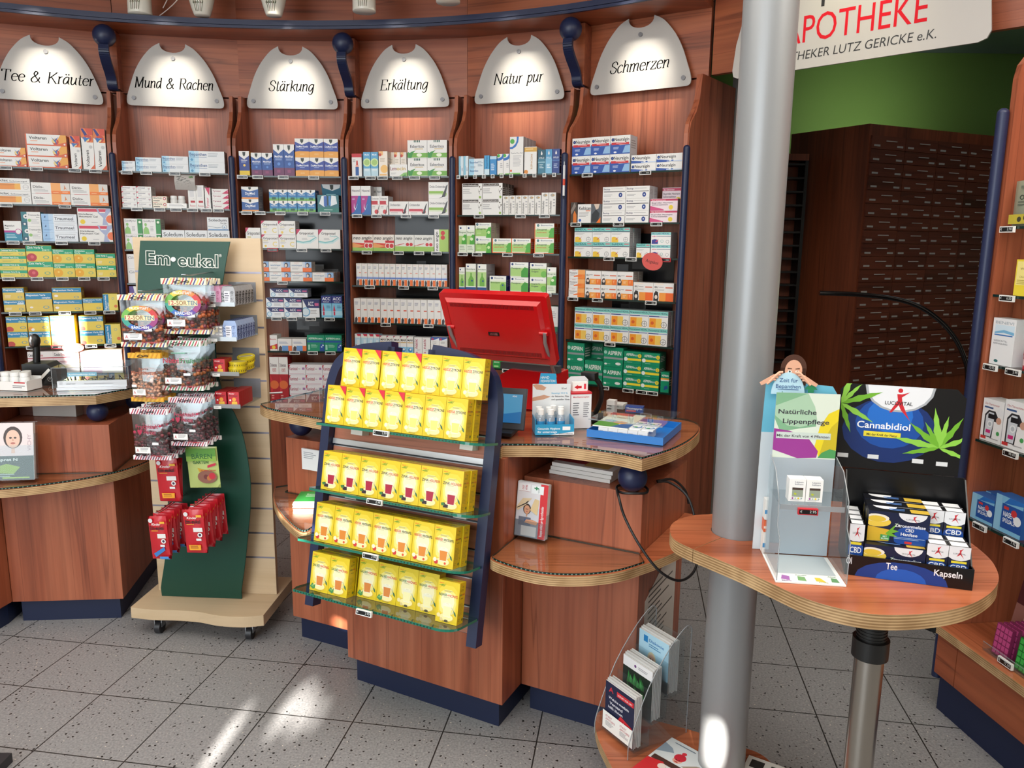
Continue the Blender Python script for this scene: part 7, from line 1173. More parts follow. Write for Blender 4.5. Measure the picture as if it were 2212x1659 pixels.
# red monitor seen from behind
N3 = Vector((NB.x, NB.y, 0)); T25 = R(24); mu = Vector((0, 0, 1)) * math.cos(T25) - N3 * math.sin(T25); my = N3 * math.cos(T25) + Vector((0, 0, 1)) * math.sin(T25)
mo = at_y(1075, 712, 2.68); MM = Matrix(((E26.x, my.x, mu.x, mo.x), (E26.y, my.y, mu.y, mo.y), (0, my.z, mu.z, mo.z), (0, 0, 0, 1)))
ca, cb, cc_ = on_frame(945, 634, MM, 0), on_frame(1172, 641, MM, 0), on_frame(1207, 792, MM, 0)
x0, x1, z1, z0 = ca.x, (cb.x + cc_.x) / 2, (ca.z + cb.z) / 2, cc_.z
REDP = paint('c21218', 0.22, coat=0.5); REDD = paint('6a0a0d', 0.4)
t = thing('monitor', 'glossy red monitor seen from behind on the middle counter', 'monitor', MM)
rr = 0.012; rim = []
for cx, cz, a0 in ((x1 - rr, z0 + rr, 270), (x1 - rr, z1 - rr, 0), (x0 + rr, z1 - rr, 90), (x0 + rr, z0 + rr, 180)):
    rim += [(cx + rr * math.cos(R(a0 + 15 * i)), cz + rr * math.sin(R(a0 + 15 * i))) for i in range(7)]
MB().prism(rim, 0.006, 0.034, REDP, 'y').build('housing', t, bevel=0.004)
bk = MB(); bx = [(x0 + .022, z0 + .02), (x1 - .022, z0 + .02), (x1 - .022, z1 - .02), (x0 + .022, z1 - .02)]
bk.add([(p[0], 0.006, p[1]) for p in bx] + [(p[0] + (.012 if i in (0, 3) else -.012), -0.006, p[1] + (.012 if i < 2 else -.012)) for i, p in enumerate(bx)], [(4, 5, 6, 7), (0, 1, 5, 4), (1, 2, 6, 5), (2, 3, 7, 6), (3, 0, 4, 7)], REDP); bk.build('back_cover', t)
vt = MB(); n = 62
for zz in (z1 - .048, z0 + .036):
    for i in range(n): x = x0 + .045 + (x1 - x0 - .09) * i / n; vt.box(x, -0.0066, zz, x + (x1 - x0) / n * .42, -0.0058, zz + .016, REDD)
vt.build('vent_slots', t)
lx, lz = on_frame(1067, 721, MM, -.006).x, on_frame(1067, 721, MM, -.006).z
lg = MB().box(lx - .021, -0.0085, lz - .007, lx + .021, -0.006, lz + .007, BLACK); lg.text('ADG', lx - .016, lz - .0035, .007, paint('b86a6a', .4), y=-.0088); lg.box(lx + .006, -.0088, lz - .004, lx + .015, -.0084, lz + .004, paint('8a5a5a', .4)); lg.build('badge', t)
for px, py in ((970, 707), (1177, 723)):
    q = on_frame(px, py, MM, -.01); s = 1 if px < 1000 else -1
    MB().cyl((q.x - s * .008, -.004, q.z), (q.x + s * .022, -.004, q.z), .0075, REDP, 14).build('hinge', t)
    MB().tube([(q.x, -.010, q.z + .006), (q.x + s * .004, -.012, q.z - .03), (q.x + s * .012, .03, z0 - .03), (q.x + s * .022, .06, z0 - .085)], .0065, paint('a9a9ad', .35, .6), 8).build('arm', t)
MB().box(x0 + .02, .0342, z0 + .02, x1 - .02, .036, z1 - .02, BLACK).build('screen', t)
inv = MM.inverted(); p = at_z(1112, 895, WTZ) + N3 * 0.10; Xi = inv @ (T(p.x, p.y, WTZ) @ RZ(AE)); mb = MB(Xi)
mb.prism([(-.11, 0), (.12, 0), (.11, .14), (-.07, .145), (-.11, .12)], 0.0, .13, REDP, 'y'); mb.build('stand', t, bevel=0.004)
MB(Xi).box(-.12, .02, .14, .115, .05, .165, paint('4a4a4e', .4)).build('stand_neck', t)
# little customer screen
a = at_z(1084, 938, WTZ); M = T(a.x, a.y, WTZ) @ RZ(AE * .6)
t = thing('customer_display', 'small dark tablet with blue screen on the counter beside the rack', 'screen', M)
Mt = T(0, .02, .012) @ RX(R(-18)); MB(Mt).box(-.05, 0, 0, .066, .014, .135, paint('3a3c42', .4)).build('housing', t, bevel=.003)
sm = MB(Mt).box(-.04, -.0012, .022, .054, .0001, .115, glow('5fb4e2', 0.55)); sm.text('ADG', .02, .106, .005, WHITE, y=-.0015); sm.poly([(-.04, -.0015, .022), (.054, -.0015, .022), (.054, -.0015, .06), (0, -.0015, .05), (-.04, -.0015, .055)], glow('2f8ad0', 0.5)); sm.build('screen', t)
MB().box(-.045, -.03, 0, .04, .055, .012, paint('1a1a1d', .35)).build('foot', t, bevel=.003)
# hand gel display
A, B = at_z(1156, 940, WTZ), at_z(1240, 939, WTZ); M = frame(A, B, WTZ); w = (B - A).length; CY = paint('2f9ac8', .4)
t = thing('gel_display', 'blue and white counter display holding small hand gel bottles', 'display', M)
m = MB().box(0, 0, 0, w, .002, .034, CY).box(0, .002, 0, .002, .085, .05, CY).box(w - .002, .002, 0, w, .085, .05, CY).box(.002, .002, 0, w - .002, .085, .002, CY)
print_items(m, [('t', 'eef6fa', 'Gesunde Hygiene', .06, .52, .2, .58), ('t', 'eef6fa', 'für unterwegs', .06, .2, .2, .5), ('r', 'f0f2f4', .7, .45, .9, .8), ('p', 'e8edf0', [.38, 0, 1, 0, 1, .3]), ('t', K_, 'Domotherm', .62, .06, .12, .34)], w, .034); m.build('tray', t)
m = MB().box(0, .0855, 0, w, .088, .15, paint('dfe6ea', .4)); H = .15
print_items(m, [('r', 'dfe3e6', 0, .1, 1, 1), ('p', 'c99a80', [0, .62, .3, .66, .48, .72, .3, .76, .0, .7]), ('p', 'c99a80', [0, .98, .1, .88, .3, .86, .36, .92, .24, .98, .1, 1]), ('t', '6a6a70', '50 ml', .76, .88, .04, .13), ('t', '7ab8d8', 'Beseitigt 99,9 %', .5, .78, .035, .42), ('t', '4a4a50', 'der Bakterien, Pilze', .5, .71, .035, .46), ('t', '4a4a50', 'und spezieller Viren', .5, .64, .035, .48)], w, H, .0855)
m.poly([(.02, .0858, H), (.08, .0858, H), (.076, .0858, H + .034), (.026, .0858, H + .036)], CY); m.poly([(.08, .0884, H), (.02, .0884, H), (.026, .0884, H + .036), (.076, .0884, H + .034)], CY); m.text('HAND', .026, H + .018, .008, WHITE, y=.0854, w=.028).text('DESINFEKTION', .026, H + .006, .008, WHITE, y=.0854, w=.048); m.build('back_card', t)
bt = MB().lathe([(0, 0), (.0125, .001), (.0135, .006), (.0135, .046), (.011, .055), (.0075, .06)], clear('gel_bottle', 'dceaf2', .4, .05, .25), 18); bl_ = MB(); n = 9
bl_.add([(.0139 * math.sin(R(-60 + 120 * i / n)), -.0139 * math.cos(R(-60 + 120 * i / n)), z) for z in (.008, .04) for i in range(n + 1)], [(i, i + 1, n + 2 + i, n + 1 + i) for i in range(n)], paint('2f8ac0', .35), True)
cpm = MB().cyl((0, 0, .06), (0, 0, .078), .0098, WHITE, 18).mesh('bottle_cap'); btm, blm2 = bt.mesh('gel_bottle'), bl_.mesh('gel_label')
for j, (x, y, nm) in enumerate(((.02, .022, 'front left'), (.052, .018, 'front middle'), (.085, .022, 'front right'), (.018, .055, 'middle left'), (.05, .05, 'middle centre'), (.09, .056, 'middle right'), (.068, .074, 'rear'))):
    o = bpy.data.objects.new('gel_bottle', btm); COL.objects.link(o); o.matrix_world = M @ T(x, y, .0025)
    for nm2, me in (('cap', cpm), ('label', blm2)): c = bpy.data.objects.new(nm2, me); COL.objects.link(c); c.parent = o
    tag(o, f'small clear gel bottle with white cap, {nm} one in the counter display', 'bottle', 'hand gel bottles in the display')
# leaflet dispenser, scanner, small boxes behind
A, B = at_z(1233, 926, WTZ), at_z(1276, 924, WTZ); M = frame(A, B, WTZ); w = (B - A).length
t = thing('leaflet_dispenser', 'white leaflet dispenser with red rim and red arrow beside the gel display', 'dispenser', M)
m = MB().box(0, 0, 0, w, .05, .115, paint('e6e6e8', .4)).box(-.001, -.001, .115, w + .001, .051, .121, paint('c42a35', .4)); print_items(m, [('t', 'c42a35', 'Medikationsplan', .08, .9, .04, .8), ('m', '6a6a70', .08, .35, .4, .75, 6), ('m', '8a8a90', .6, .3, .9, .75, 8)], w, .115); m.build('box', t)
m = MB().prism([(-.002, .121), (w + .002, .121), (w + .002, .155), (w - .01, .167), (.01, .167), (-.002, .155)], .044, .048, paint('d4d4d8', .4), 'y'); m.box(.01, .02, .1215, w - .008, .036, .152, WHITE); print_items(MB(), [], 1, 1)
print_items(m, [('p', 'c8202c', [.1, .45, .35, .7, .35, .58, .6, .58, .6, .32, .35, .32, .35, .2]), ('r', 'd83a4a', .75, .2, .9, .8)], w - .018, .0305, .02, .01, .1215); m.build('back_board', t)
A = at_z(1288, 915, WTZ); M = T(A.x, A.y + .05, WTZ) @ RZ(AE)
t = thing('scanner', 'black hand scanner standing in its holder behind the leaflet dispenser', 'scanner', M)
MB().box(-.035, -.03, 0, .03, .05, .018, BLACK).build('base', t, bevel=.003); MB().tube(curve([(-.01, .03, .018), (.012, .025, .07), (.014, .01, .12), (.0, -.01, .15), (-.02, -.02, .155)], 5), .009, BLACK, 10).build('stand_arm', t); MB().box(-.04, -.045, .145, .012, -.005, .172, BLACK).build('scan_head', t, bevel=.004)
for j, (px, py, w, h, d, c, lb) in enumerate(((1306, 905, .03, .055, .03, 'd6d6d4', 'white small carton behind the black scanner'), (1322, 890, .045, .018, .05, 'cfcfcc', 'flat pale carton lying behind the scanner'))):
    M = world_at(px, py, WTZ, AE); m = MB().box(-w / 2, .06, 0, w / 2, .06 + d, h, paint(c, .45)); printed(m, w, h, [('m', '6a6a6a', .1, .3, .9, .7, 2)], .0598, None, -w / 2); loose(m, 'small_carton', lb, 'box', M)
# blue tray of sample boxes
A, B = at_z(1267, 943, WTZ), at_z(1432, 963, WTZ); M = frame(A, B, WTZ); w = (B - A).length; q = on_level(1474, 928, M, 0); dd = max(.13, q.y); BL = paint('1f74c4', .3)
t = thing('sample_tray', 'blue tray with clear lid holding eye-care samples on the worktop end', 'tray', M)
MB().box(0, 0, 0, w, dd, .003, BL).box(0, 0, .003, w, .003, .024, BL).box(0, dd - .003, .003, w, dd, .024, BL).box(0, .003, .003, .003, dd - .003, .024, BL).box(w - .003, .003, .003, w, dd - .003, .024, BL).build('tray_base', t)
MB().box(.004, .0, .056, w - .004, dd + .004, .058, ACRYL).box(.004, .0, .056, w - .004, .0015, .058, ACRE).box(.006, .02, .0032, .008, .022, .056, ACRYL).box(w - .008, dd - .02, .0032, w - .006, dd - .018, .056, ACRYL).build('clear_lid', t)
sb = MB().box(0, 0, 0, .031, .10, .03, paint('dfe1e2', .4)); print_items(sb, [('m', 'a8a8ac', .1, .3, .7, .7, 2)], .031, .03); sbm = sb.mesh('sample_box')
for j in range(5): o = bpy.data.objects.new('sample_box', sbm); COL.objects.link(o); o.matrix_world = M @ T(.036 + j * .032, .008, .0034); tag(o, f'small white sample carton, {ORD[j]} from left in the blue tray', 'box', 'white samples in the blue tray')
def flat_card(x, y, ww, dp, zz, items, base, lab):
    m = MB().box(0, 0, 0, ww, dp, .004, paint(base, .4)); m.X = T(0, 0, .0041) @ RX(-PI / 2); print_items(m, items, ww, dp); loose(m, 'sample_card', lab, 'leaflet', M @ T(x, y, zz))
flat_card(.015, .012, .115, dd - .03, .034, [('r', 'e6ead8', 0, 0, 1, 1), ('p', '5a9a3a', [0, 0, .7, 0, .6, .3, 0, .3]), ('p', '2a5fa0', [.5, 0, 1, 0, 1, .3, .7, .25]), ('r', 'c8343a', 0, .82, .7, 1), ('t', '8a9a8a', 'Thealoz Duo', .3, .62, .1, .5), ell('e8a04a', .62, .32, .08, 1.5), ell('9ac8d8', .3, .4, .07, 1.4)], 'e6e8e4', 'printed sample card with green and orange marks in the blue tray')
for j, (x, y) in enumerate(((.132, .02), (.172, .02), (.132, .078), (.172, .078))): flat_card(x, y, .036, .052, .034, [ell('2a6fc0', .5, .6, .3), ell('eceef0', .45, .66, .24), ell('4fae4a', .4, .5, .12)], 'eceef0', f'small white pack with blue ring, {("front left", "front right", "rear left", "rear right")[j]}, under the clear lid')
a = at_z(1352, 893, WTZ); put_carton('thom', .065, .024, .03, T(a.x, a.y + .02, WTZ) @ RZ(AE * .7), 'blue carton with red strip standing behind the blue tray', 'counter cartons')
# nut bowl, pen
a = at_z(690, 868, WTZ); M = T(a.x, a.y, WTZ) @ RZ(AE)
t = thing('nut_box', 'clear plastic box with a handful of nuts left of the tea rack', 'box', M); g = MB()
for p0, p1 in (((0, 0, 0), (.09, .09, .003)), ((0, 0, .003), (.09, .0025, .055)), ((0, .0875, .003), (.09, .09, .055)), ((0, .0025, .003), (.0025, .0875, .055)), ((.0875, .0025, .003), (.09, .0875, .055))): g.box(*p0, *p1, ACRYL)
for e in ((0, 0), (.0875, 0)): g.box(e[0], -.0005, .0, e[0] + .0025, 0, .055, ACRE)
g.build('box', t); nt_ = MB(); rnd = random.Random(4)
for i in range(45): nt_.sph((.012 + rnd.random() * .066, .012 + rnd.random() * .066, .008 + rnd.random() * .014), .006, paint(rnd.choice(('b8865a', 'a06a40', 'd0a878', '8a5a38')), .5), 8, 5, 1.2, .8, .8)
o = nt_.build('nuts', t); o['kind'] = 'stuff'
A, B = at_z(586, 858, WTZ), at_z(602, 855, WTZ); loose(MB().cyl((A.x - .05, A.y + .05, WTZ + .004), (B.x, B.y + .05, WTZ + .004), .0038, paint('d0d0d4', .3, .5), 10), 'pen', 'thin silver pen lying beside the sweets stand on the worktop', 'pen')
# magazines in the recess under the worktop
A, B = at_z(1187, 1000, .86), at_z(1318, 1022, .86); M = frame(A, B, .826); w = (B - A).length; rnd = random.Random(2)
for j in range(3):
    m = MB().box(0, 0, 0, w, .07, .012, paint('dddbd6', .5)); m.X = T(0, 0, .0122) @ RX(-PI / 2); print_items(m, [('r', 'a8303a', 0, .4, .5, 1), ('r', 'd8b86a', .5, .2, .9, 1)], w, .07); loose(m, 'magazine', f'magazine {("lowest", "in the middle", "topmost")[j]} of the pile under the worktop overhang', 'magazine', M @ T(.003 * j, .003 * j, .0126 * j))
# leaflet holder on the half-round shelf
def face(x0, z0, s, hair='4a3426', skin='d8a890'):
    return [ell(hair, x0, z0 + s * .15, s * 1.15, .8), ell(skin, x0, z0, s * .95, .72), ('p', skin, [x0 - s * .2, z0 - s, x0 + s * .2, z0 - s, x0 + s * .25, z0 - s * 1.5, x0 - s * .25, z0 - s * 1.5]), ell('3a2a24', x0 - s * .3, z0 + s * .12, s * .1, 1.4), ell('3a2a24', x0 + s * .3, z0 + s * .12, s * .1, 1.4), ell('b0645a', x0, z0 - s * .45, s * .1, 2.4), ('p', 'c08a74', [x0, z0 + s * .1, x0 + s * .1, z0 - s * .2, x0 - s * .06, z0 - s * .2])]
def holder(M, w, h, d, label, sheets, items, base, side=None):
    t = thing('leaflet_holder', label, 'leaflet holder', M); lean = T(0, 0, 0) @ RX(R(-8)); m = MB(lean)
    m.box(-.002, d, 0, w + .002, d + .002, h * .98, ACRYL).box(-.002, -.002, 0, -.0004, d, h * .45, ACRYL).box(w + .0004, -.002, 0, w + .002, d, h * .45, ACRYL).box(-.002, -.003, 0, w + .002, -.0015, h * .3, ACRYL).box(-.002, -.003, -.0015, w + .002, d + .002, 0, ACRYL).box(w + .002, -.002, 0, w + .0026, -.001, h * .45, ACRE); m.build('holder', t)
    lf = MB().box(0, 0, 0, w, d / sheets * .75, h, paint('dcdcda', .5)); printed(lf, w, h, items, -.0002, base); lm = lf.mesh('leaflet'); rest = MB().box(0, 0, 0, w, d / sheets * .75, h, paint('dcdcda', .5)).mesh('leaflet_back')
    for j in range(sheets):
        o = bpy.data.objects.new('leaflet', lm if j == 0 else rest); COL.objects.link(o); o.matrix_world = M @ lean @ T(.0, .0005 + j * d / sheets, .0006 + .001 * (j % 2))
        tag(o, f'front leaflet in the {label}'[:90] if j == 0 else f'{ORD[j]} leaflet from the front in the {label.split(" showing")[0]}', 'leaflet', label)
A, B = at_z(1111, 1158, LSG + .002), at_z(1176, 1171, LSG + .002); M = frame(A, B, LSG + .007); w = (B - A).length
holder(M, w, .172, .022, 'leaflet holder on the half-round shelf showing a hat', 5, [('r', 'd8d8dc', 0, .55, .76, 1), ('r', '8a8e98', 0, 0, .76, .3), ('r', '6a7080', .1, .2, .5, .36), ('r', 'cfcac8', .2, .02, .7, .2), ('r', 'cc2028', .76, 0, 1, 1), ('r', 'e8eaec', .04, .83, .42, .97), ('r', 'b8707a', .04, .83, .42, .835), ('r', 'e8eef0', .46, .81, .86, .96), ('v', 'c03040', 'STADT', .22, .86, .06, .08), ('v', 'c03040', 'APOTHEKE', .32, .86, .06, .09), ('r', '2f8a5a', .55, .9, .7, .925), ('r', '2f8a5a', .605, .88, .645, .945), ('v', '8aa09a', 'Apotheke', .72, .83, .05, .08)] + face(.36, .5, .085, '3a2a20', 'd09a78') + [('p', 'd8c4a0', [0, .52, .2, .7, .5, .72, .34, .6, .05, .46]), ('p', '2a2a2e', [.02, .5, .34, .61, .4, .66, .38, .67, .3, .62, .03, .52]), ('p', 'd8c090', [.46, .5, .7, .42, .74, .7, .6, .72]), ('r', '3a5a8a', .3, .28, .58, .33), ('p', 'd09a78', [.3, .26, .7, .24, .74, .3, .55, .33, .35, .32]), ('v', 'f2e4e4', 'Rezepte einfach per App vorbestellen', .9, .05, .09, .55)], 'c8ccd4')
# card holder with printed card on the left wing, green leaflet pile
A, B = at_z(650, 1022, LSG), at_z(694, 1030, LSG); fa = Vector((-0.80, 2.80)); M = frame(fa, fa + E26, 0.73); q0, q1 = on_frame(651, 968, M, -.012), on_frame(695, 1020, M, -.012)
m = MB().box(q0.x, -.012, q1.z, q1.x, -.004, q0.z, paint('e2e4e6', .4)); print_items(m, [('m', '9aa0a8', .1, .5, .75, .85, 4), ('p', '2a4f9a', [.8, 0, 1, 0, 1, 1, .92, 1, .85, .3])], q1.x - q0.x, q0.z - q1.z, -.012, q0.x, q1.z); loose(m, 'notice_card', 'white and blue notice card on the counter left of the tea rack', 'card', M)
A, B = at_z(632, 1098, LS2), at_z(692, 1112, LS2); M = T(A.x, A.y, LS2 + .0008) @ RZ(AE + .5)
for j in range(6):
    m = MB().box(0, 0, 0, .1, .13, .003, PAPER); m.X = T(0, 0, .0031) @ RX(-PI / 2); print_items(m, [('r', '2fa04a', 0, 0, 1, 1), ('r', 'e6ece6', 0, 0, 1, .12), ('t', 'e6f0e8', 'Rezept', .3, .7, .08, .5), ('m', 'd0e8d4', .3, .5, .8, .62, 2)], .1, .13) if j == 5 else None
    loose(m, 'booklet', 'topmost green booklet of the pile on the sunlit round shelf' if j == 5 else f'white-edged booklet, {ORD[j]} from bottom, on the sunlit round shelf', 'booklet', M @ T(.001 * (j % 3), .001 * (j % 2), .0033 * j), 'booklets on the round shelf')
# notice sheet on the side of the right wing, cable
Msd = frame(rb, rc_); q = [on_frame(*p, Msd, -.001) for p in ((1412, 1375), (1455, 1385), (1418, 1225), (1452, 1190))]
sx0, sx1, sz0, sz1 = .06, .36, .20, .575
pts = [(sx0, sz0), (sx1, sz0), (sx1, sz1)] + [(sx1 - .10 * math.sin(R(15 * i)) - .05, sz1 - .06 + .06 * math.cos(R(15 * i))) for i in range(1, 7)] + [(sx0, sz1 - .12)]
m = MB().prism(pts, -.0016, -.0006, paint('c9c4bd', .6), 'y'); ln = random.Random(8)
for i in range(14):
    z = sz1 - .10 - i * .019; xe = sx0 + .13 + .14 * ln.random(); m.poly([(x, -.0019, zz) for x, zz in ((sx0 + .03, z), (xe, z), (xe, z + .006), (sx0 + .03, z + .006))], paint('5a5652', .6))
loose(m, 'notice_sheet', 'printed notice sheet fixed to the counter side above the brochure stand', 'sign', Msd)
cb_ = paint('101012', .4); qa = lambda x, y, z: at_z(x, y, z)
ring = [Vector((.366 + .047 * math.cos(a), 2.222 + .047 * math.sin(a), .832 + .002 * math.sin(3 * a))) for a in [2 * PI * i / 14 for i in range(15)]]
off = lambda p, d: p + Vector((d, -d * .6, 0))
pth = [ring[7], off(Vector((.318, 2.165, .825)), 0), Vector((.335, 2.145, .77)), Vector((.375, 2.105, .70)), Vector((.43, 2.075, .635)), Vector((.495, 2.09, .60)), Vector((.555, 2.16, .61)), Vector((.575, 2.24, .68)), Vector((.555, 2.29, .78)), Vector((.50, 2.31, .825)), Vector((.455, 2.29, .834))]
loose(MB().tube(curve(ring, 3), .004, cb_, 7).tube(curve(pth, 6), .004, cb_, 7).tube(curve([Vector((.455, 2.30, .834)), Vector((.51, 2.33, .83)), Vector((.555, 2.345, .79)), Vector((.57, 2.35, .745))], 6), .004, cb_, 7), 'cable', 'black cable looped round the navy ball and hanging over the low shelf', 'cable')

# ================================================================ left counter
A = at_z(2, 1040, LSG); M = T(-1.985, 2.80, LSG + .008) @ RZ(R(8))
def brochure(M, w, h, d, label, lab2, items, base):
    t = thing('brochure_holder', label, 'leaflet holder', M); g = MB(RX(R(-9)))
    g.box(-.003, -.003, 0, w + .003, -.0012, h * .6, ACRYL).box(-.003, d, 0, w + .003, d + .002, h, ACRYL).box(-.003, -.003, 0, -.0012, d, h * .8, ACRYL).box(w + .0012, -.003, 0, w + .003, d, h * .8, ACRYL).box(-.003, -.003, -.002, w + .003, d + .002, 0, ACRYL).box(w + .003, -.003, 0, w + .0036, -.0022, h * .8, ACRE); g.build('holder', t)
    m = MB().box(0, 0, 0, w, d * .6, h * .98, paint('d8d4d2', .5)); printed(m, w, h * .98, items, -.0002, base); loose(m, 'brochure', lab2, 'brochure', M @ RX(R(-9)) @ T(0, .002, .001))
brochure(M, .16, .22, .03, 'clear brochure holder at the front of the left counter shelf', 'brochure with a pale face portrait above a dark green cover', [('r', 'e2d2d2', 0, .42, 1, 1)] + face(.55, .72, .17, '3a2620', 'e0b8a4') + [('v', 'b8a0a8', 'VICHY', .95, .5, .08, .3), ('r', '2f4a46', 0, 0, 1, .42), ('p', '8aae3a', [.1, .12, .55, .1, .7, .22, .4, .28, .1, .22]), ('t', 'dfe8e4', 'Sinupret N', .04, .33, .05, .6), ('m', '9ab0a8', .05, .03, .6, .1, 2), ('r', '9abe4a', .3, .02, .9, .045)], 'dcc8c8')
a = at_z(0, 840, WTZ); M = T(-1.99, 3.02, WTZ) @ RZ(R(-8))
t = thing('white_tray', 'white cardboard tray of white plastic bottles on the left counter', 'display', M)
m = MB().box(-.09, 0, 0, .05, .002, .035, WHITE).box(-.09, .08, 0, .05, .082, .05, WHITE).box(-.09, .002, 0, .05, .08, .002, WHITE).box(.048, .002, 0, .05, .08, .04, WHITE); print_items(m, [('m', '8a8a8e', .55, .2, .95, .6, 2), ('r', 'c42a35', .6, .85, .95, 1)], .14, .035, 0, -.09); m.build('tray', t)
bm = MB().lathe([(0, 0), (.019, .001), (.02, .004), (.02, .045), (.016, .052)], paint('e4e4e2', .35), 20).mesh('pill_bottle'); cm_ = MB().cyl((0, 0, .0521), (0, 0, .068), .018, WHITE, 22).mesh('cap')
def pill(Mx, lab, gr):
    o = bpy.data.objects.new('pill_bottle', bm); COL.objects.link(o); o.matrix_world = Mx; c = bpy.data.objects.new('cap', cm_); COL.objects.link(c); c.parent = o; tag(o, lab, 'bottle', gr)
for j, (x, y) in enumerate(((-.066, .03), (-.024, .03), (.02, .03), (-.045, .06), (.0, .062))): pill(M @ T(x, y, .0025), f'white plastic bottle, {ORD[j]} counted from the left front in the white tray', 'white bottles on the left counter')
# credit terminal like black stamp device
M = T(-2.0, 3.17, WTZ) @ RZ(R(10))
t = thing('stamp_device', 'black desk device with upright silver-rimmed handle on the left counter', 'device', M)
MB().prism([(-.05, 0), (.075, 0), (.085, .012), (.08, .055), (.045, .085), (-.05, .085)], 0, .11, BLACK, 'y').build('housing', t, bevel=.004)
MB().tube(curve([(-.015, .06, .085), (-.012, .06, .12), (-.01, .06, .15), (-.008, .058, .185)], 4), .014, BLACK, 12).sph((-.012, .058, .175), .026, BLACK, 16, 10, .8, .8, 1.2).build('handle', t); MB().sph((-.02, .048, .175), .024, paint('b8b8bc', .25, .9), 16, 10, .5, .8, 1.2).build('rim', t)
m = MB(); m.X = T(.0, -.0008, .0); m.poly([(.015, 0, .028), (.024, 0, .02), (.06, 0, .058), (.052, 0, .066)], PAPER); print_items(m, [ell('d8d8d8', .5, .5, .5), ell('141416', .5, .5, .42), ('m', 'c8c8c8', .3, .35, .7, .65, 2)], .02, .02, 0, .045, .01); m.build('label', t)
loose(MB().box(0, 0, 0, .12, .012, .016, paint('b81f2a', .35)).box(-.02, .001, .004, -.0005, .011, .014, WHITE), 'marker', 'red and white marker pen lying behind the black desk device', 'pen', T(-2.13, 3.33, WTZ) @ RZ(.1))
# clear display case
A, B = at_z(92, 842, WTZ), at_z(292, 833, WTZ); M = T(-1.86, 3.02, WTZ) @ RZ(R(12)); w = .29
t = thing('display_case', 'low clear acrylic display case of metal supports on the left counter', 'display case', M)
g = MB().box(0, .045, .0, w, .0465, .085, ACRYL).box(0, .15, 0, w, .1515, .10, ACRYL).box(0, .045, .0, .0015, .15, .085, ACRYL).box(w - .0015, .045, 0, w, .15, .085, ACRYL).box(0, .0455, .085, w, .15, .0865, ACRYL)
for p0, p1 in (((0, .0445, 0), (.0025, .047, .0865)), ((w - .0025, .0445, 0), (w, .047, .0865)), ((0, .0445, .084), (w, .047, .0868))): g.box(*p0, *p1, ACRE)
g.poly([(-.03, -.002, .0005), (.0, .045, .0005), (0, .045, .085)], ACRYL); g.build('case', t)
m = MB().box(.03, .012, .012, w, .03, .036, paint('cfd0d2', .25, .6)); print_items(m, [('t', K_, 'morsec', .13, .45, .2, .13), ('t', '7a7c80', 'Apothekenstallwaren', .38, .4, .24, .42), ('m', '9a9a9e', .03, .3, .1, .8, 3)], w - .03, .024, .012, .03, .012); m.box(.03, .0, 0, w, .03, .0115, paint('c8c9cc', .3, .4)); m.build('name_bar', t)
m = MB(); rnd = random.Random(6)
for i in range(26): x, y = .03 + rnd.random() * (w - .07), .06 + rnd.random() * .07; m.tube([(x, y, .004 + rnd.random() * .02), (x + .02 * (rnd.random() - .5), y + .01, .02 + rnd.random() * .02), (x + .03 * (rnd.random() - .5), y + .02, .006 + rnd.random() * .03)], .0022, paint('5a5c60', .3, .8), 6)
o = m.build('metal_clips', t); o['kind'] = 'stuff'
m = MB().box(.06, .043, .05, .17, .0444, .066, paint('7ab4cc', .4)); print_items(m, [('t', 'eaf2f4', 'Apothekenpflichtige Artikel', .04, .3, .4, .9)], .11, .016, .043, .06, .05); m.build('strip_label', t)
# card box in the recess
q0, q1 = at_z(72, 898, .836), at_z(170, 900, .836); M = frame((q0.x, q0.y + .0), (q1.x, q1.y), .8355)
loose(MB().box(0, .0, 0, (q1 - q0).length * .95, .06, .062, paint('c2bdb6', .5)), 'carton_box', 'pale carton pushed under the left worktop beside the navy ball', 'box', M)

# ---- Rachen shelf extras: jars in a tray, curled leaflet; cut-outs and discs
zz = SHELF_Z[1][1] + .0006; cx, cy, cs = CROP['d']; ux = lambda x: on_frame(cx + x / cs, 450, BAY[1], .02).x
t = thing('jar_tray', 'white card tray holding white jars on the second shelf, Rachen bay', 'tray', BAY[1] @ T(ux(985), .008, zz)); w = ux(1320) - ux(985)
m = MB().box(0, 0, 0, w, .0015, .026, WHITE).box(0, .0015, 0, w, .07, .0015, WHITE).box(0, .0015, .0015, .0015, .07, .026, WHITE).box(w - .0015, .0015, .0015, w, .07, .026, WHITE); print_items(m, [('m', 'a8a8ac', .1, .3, .9, .8, 3)], w, .026); m.build('tray', t)
for j in range(2): pill(BAY[1] @ T(ux(985) + w * (.3 + .4 * j), .035, zz + .0025) @ Matrix.Scale(.93, 4), f'white plastic jar, {("left", "right")[j]} one in the shelf tray, Rachen bay', 'jars in the shelf tray')
m = MB(); xa, xb, z1_ = ux(1150), ux(1500), SHELF_Z[1][0] - .012
pr = [(.01, z1_ + .001), (-.002, z1_ - .006), (-.012, z1_ - .03), (-.006, z1_ - .055), (.004, z1_ - .078)]; pc = curve([(0, a, b) for a, b in pr], 5)
m.add([(x + (.02 if i < 4 else 0) * (1 - i / 4), p.y, p.z) for i, p in enumerate(pc) for x in (xa, xb)], [(2 * i, 2 * i + 1, 2 * i + 3, 2 * i + 2) for i in range(len(pc) - 1)], paint('b9b4b0', .5), True)
rnd = random.Random(9)
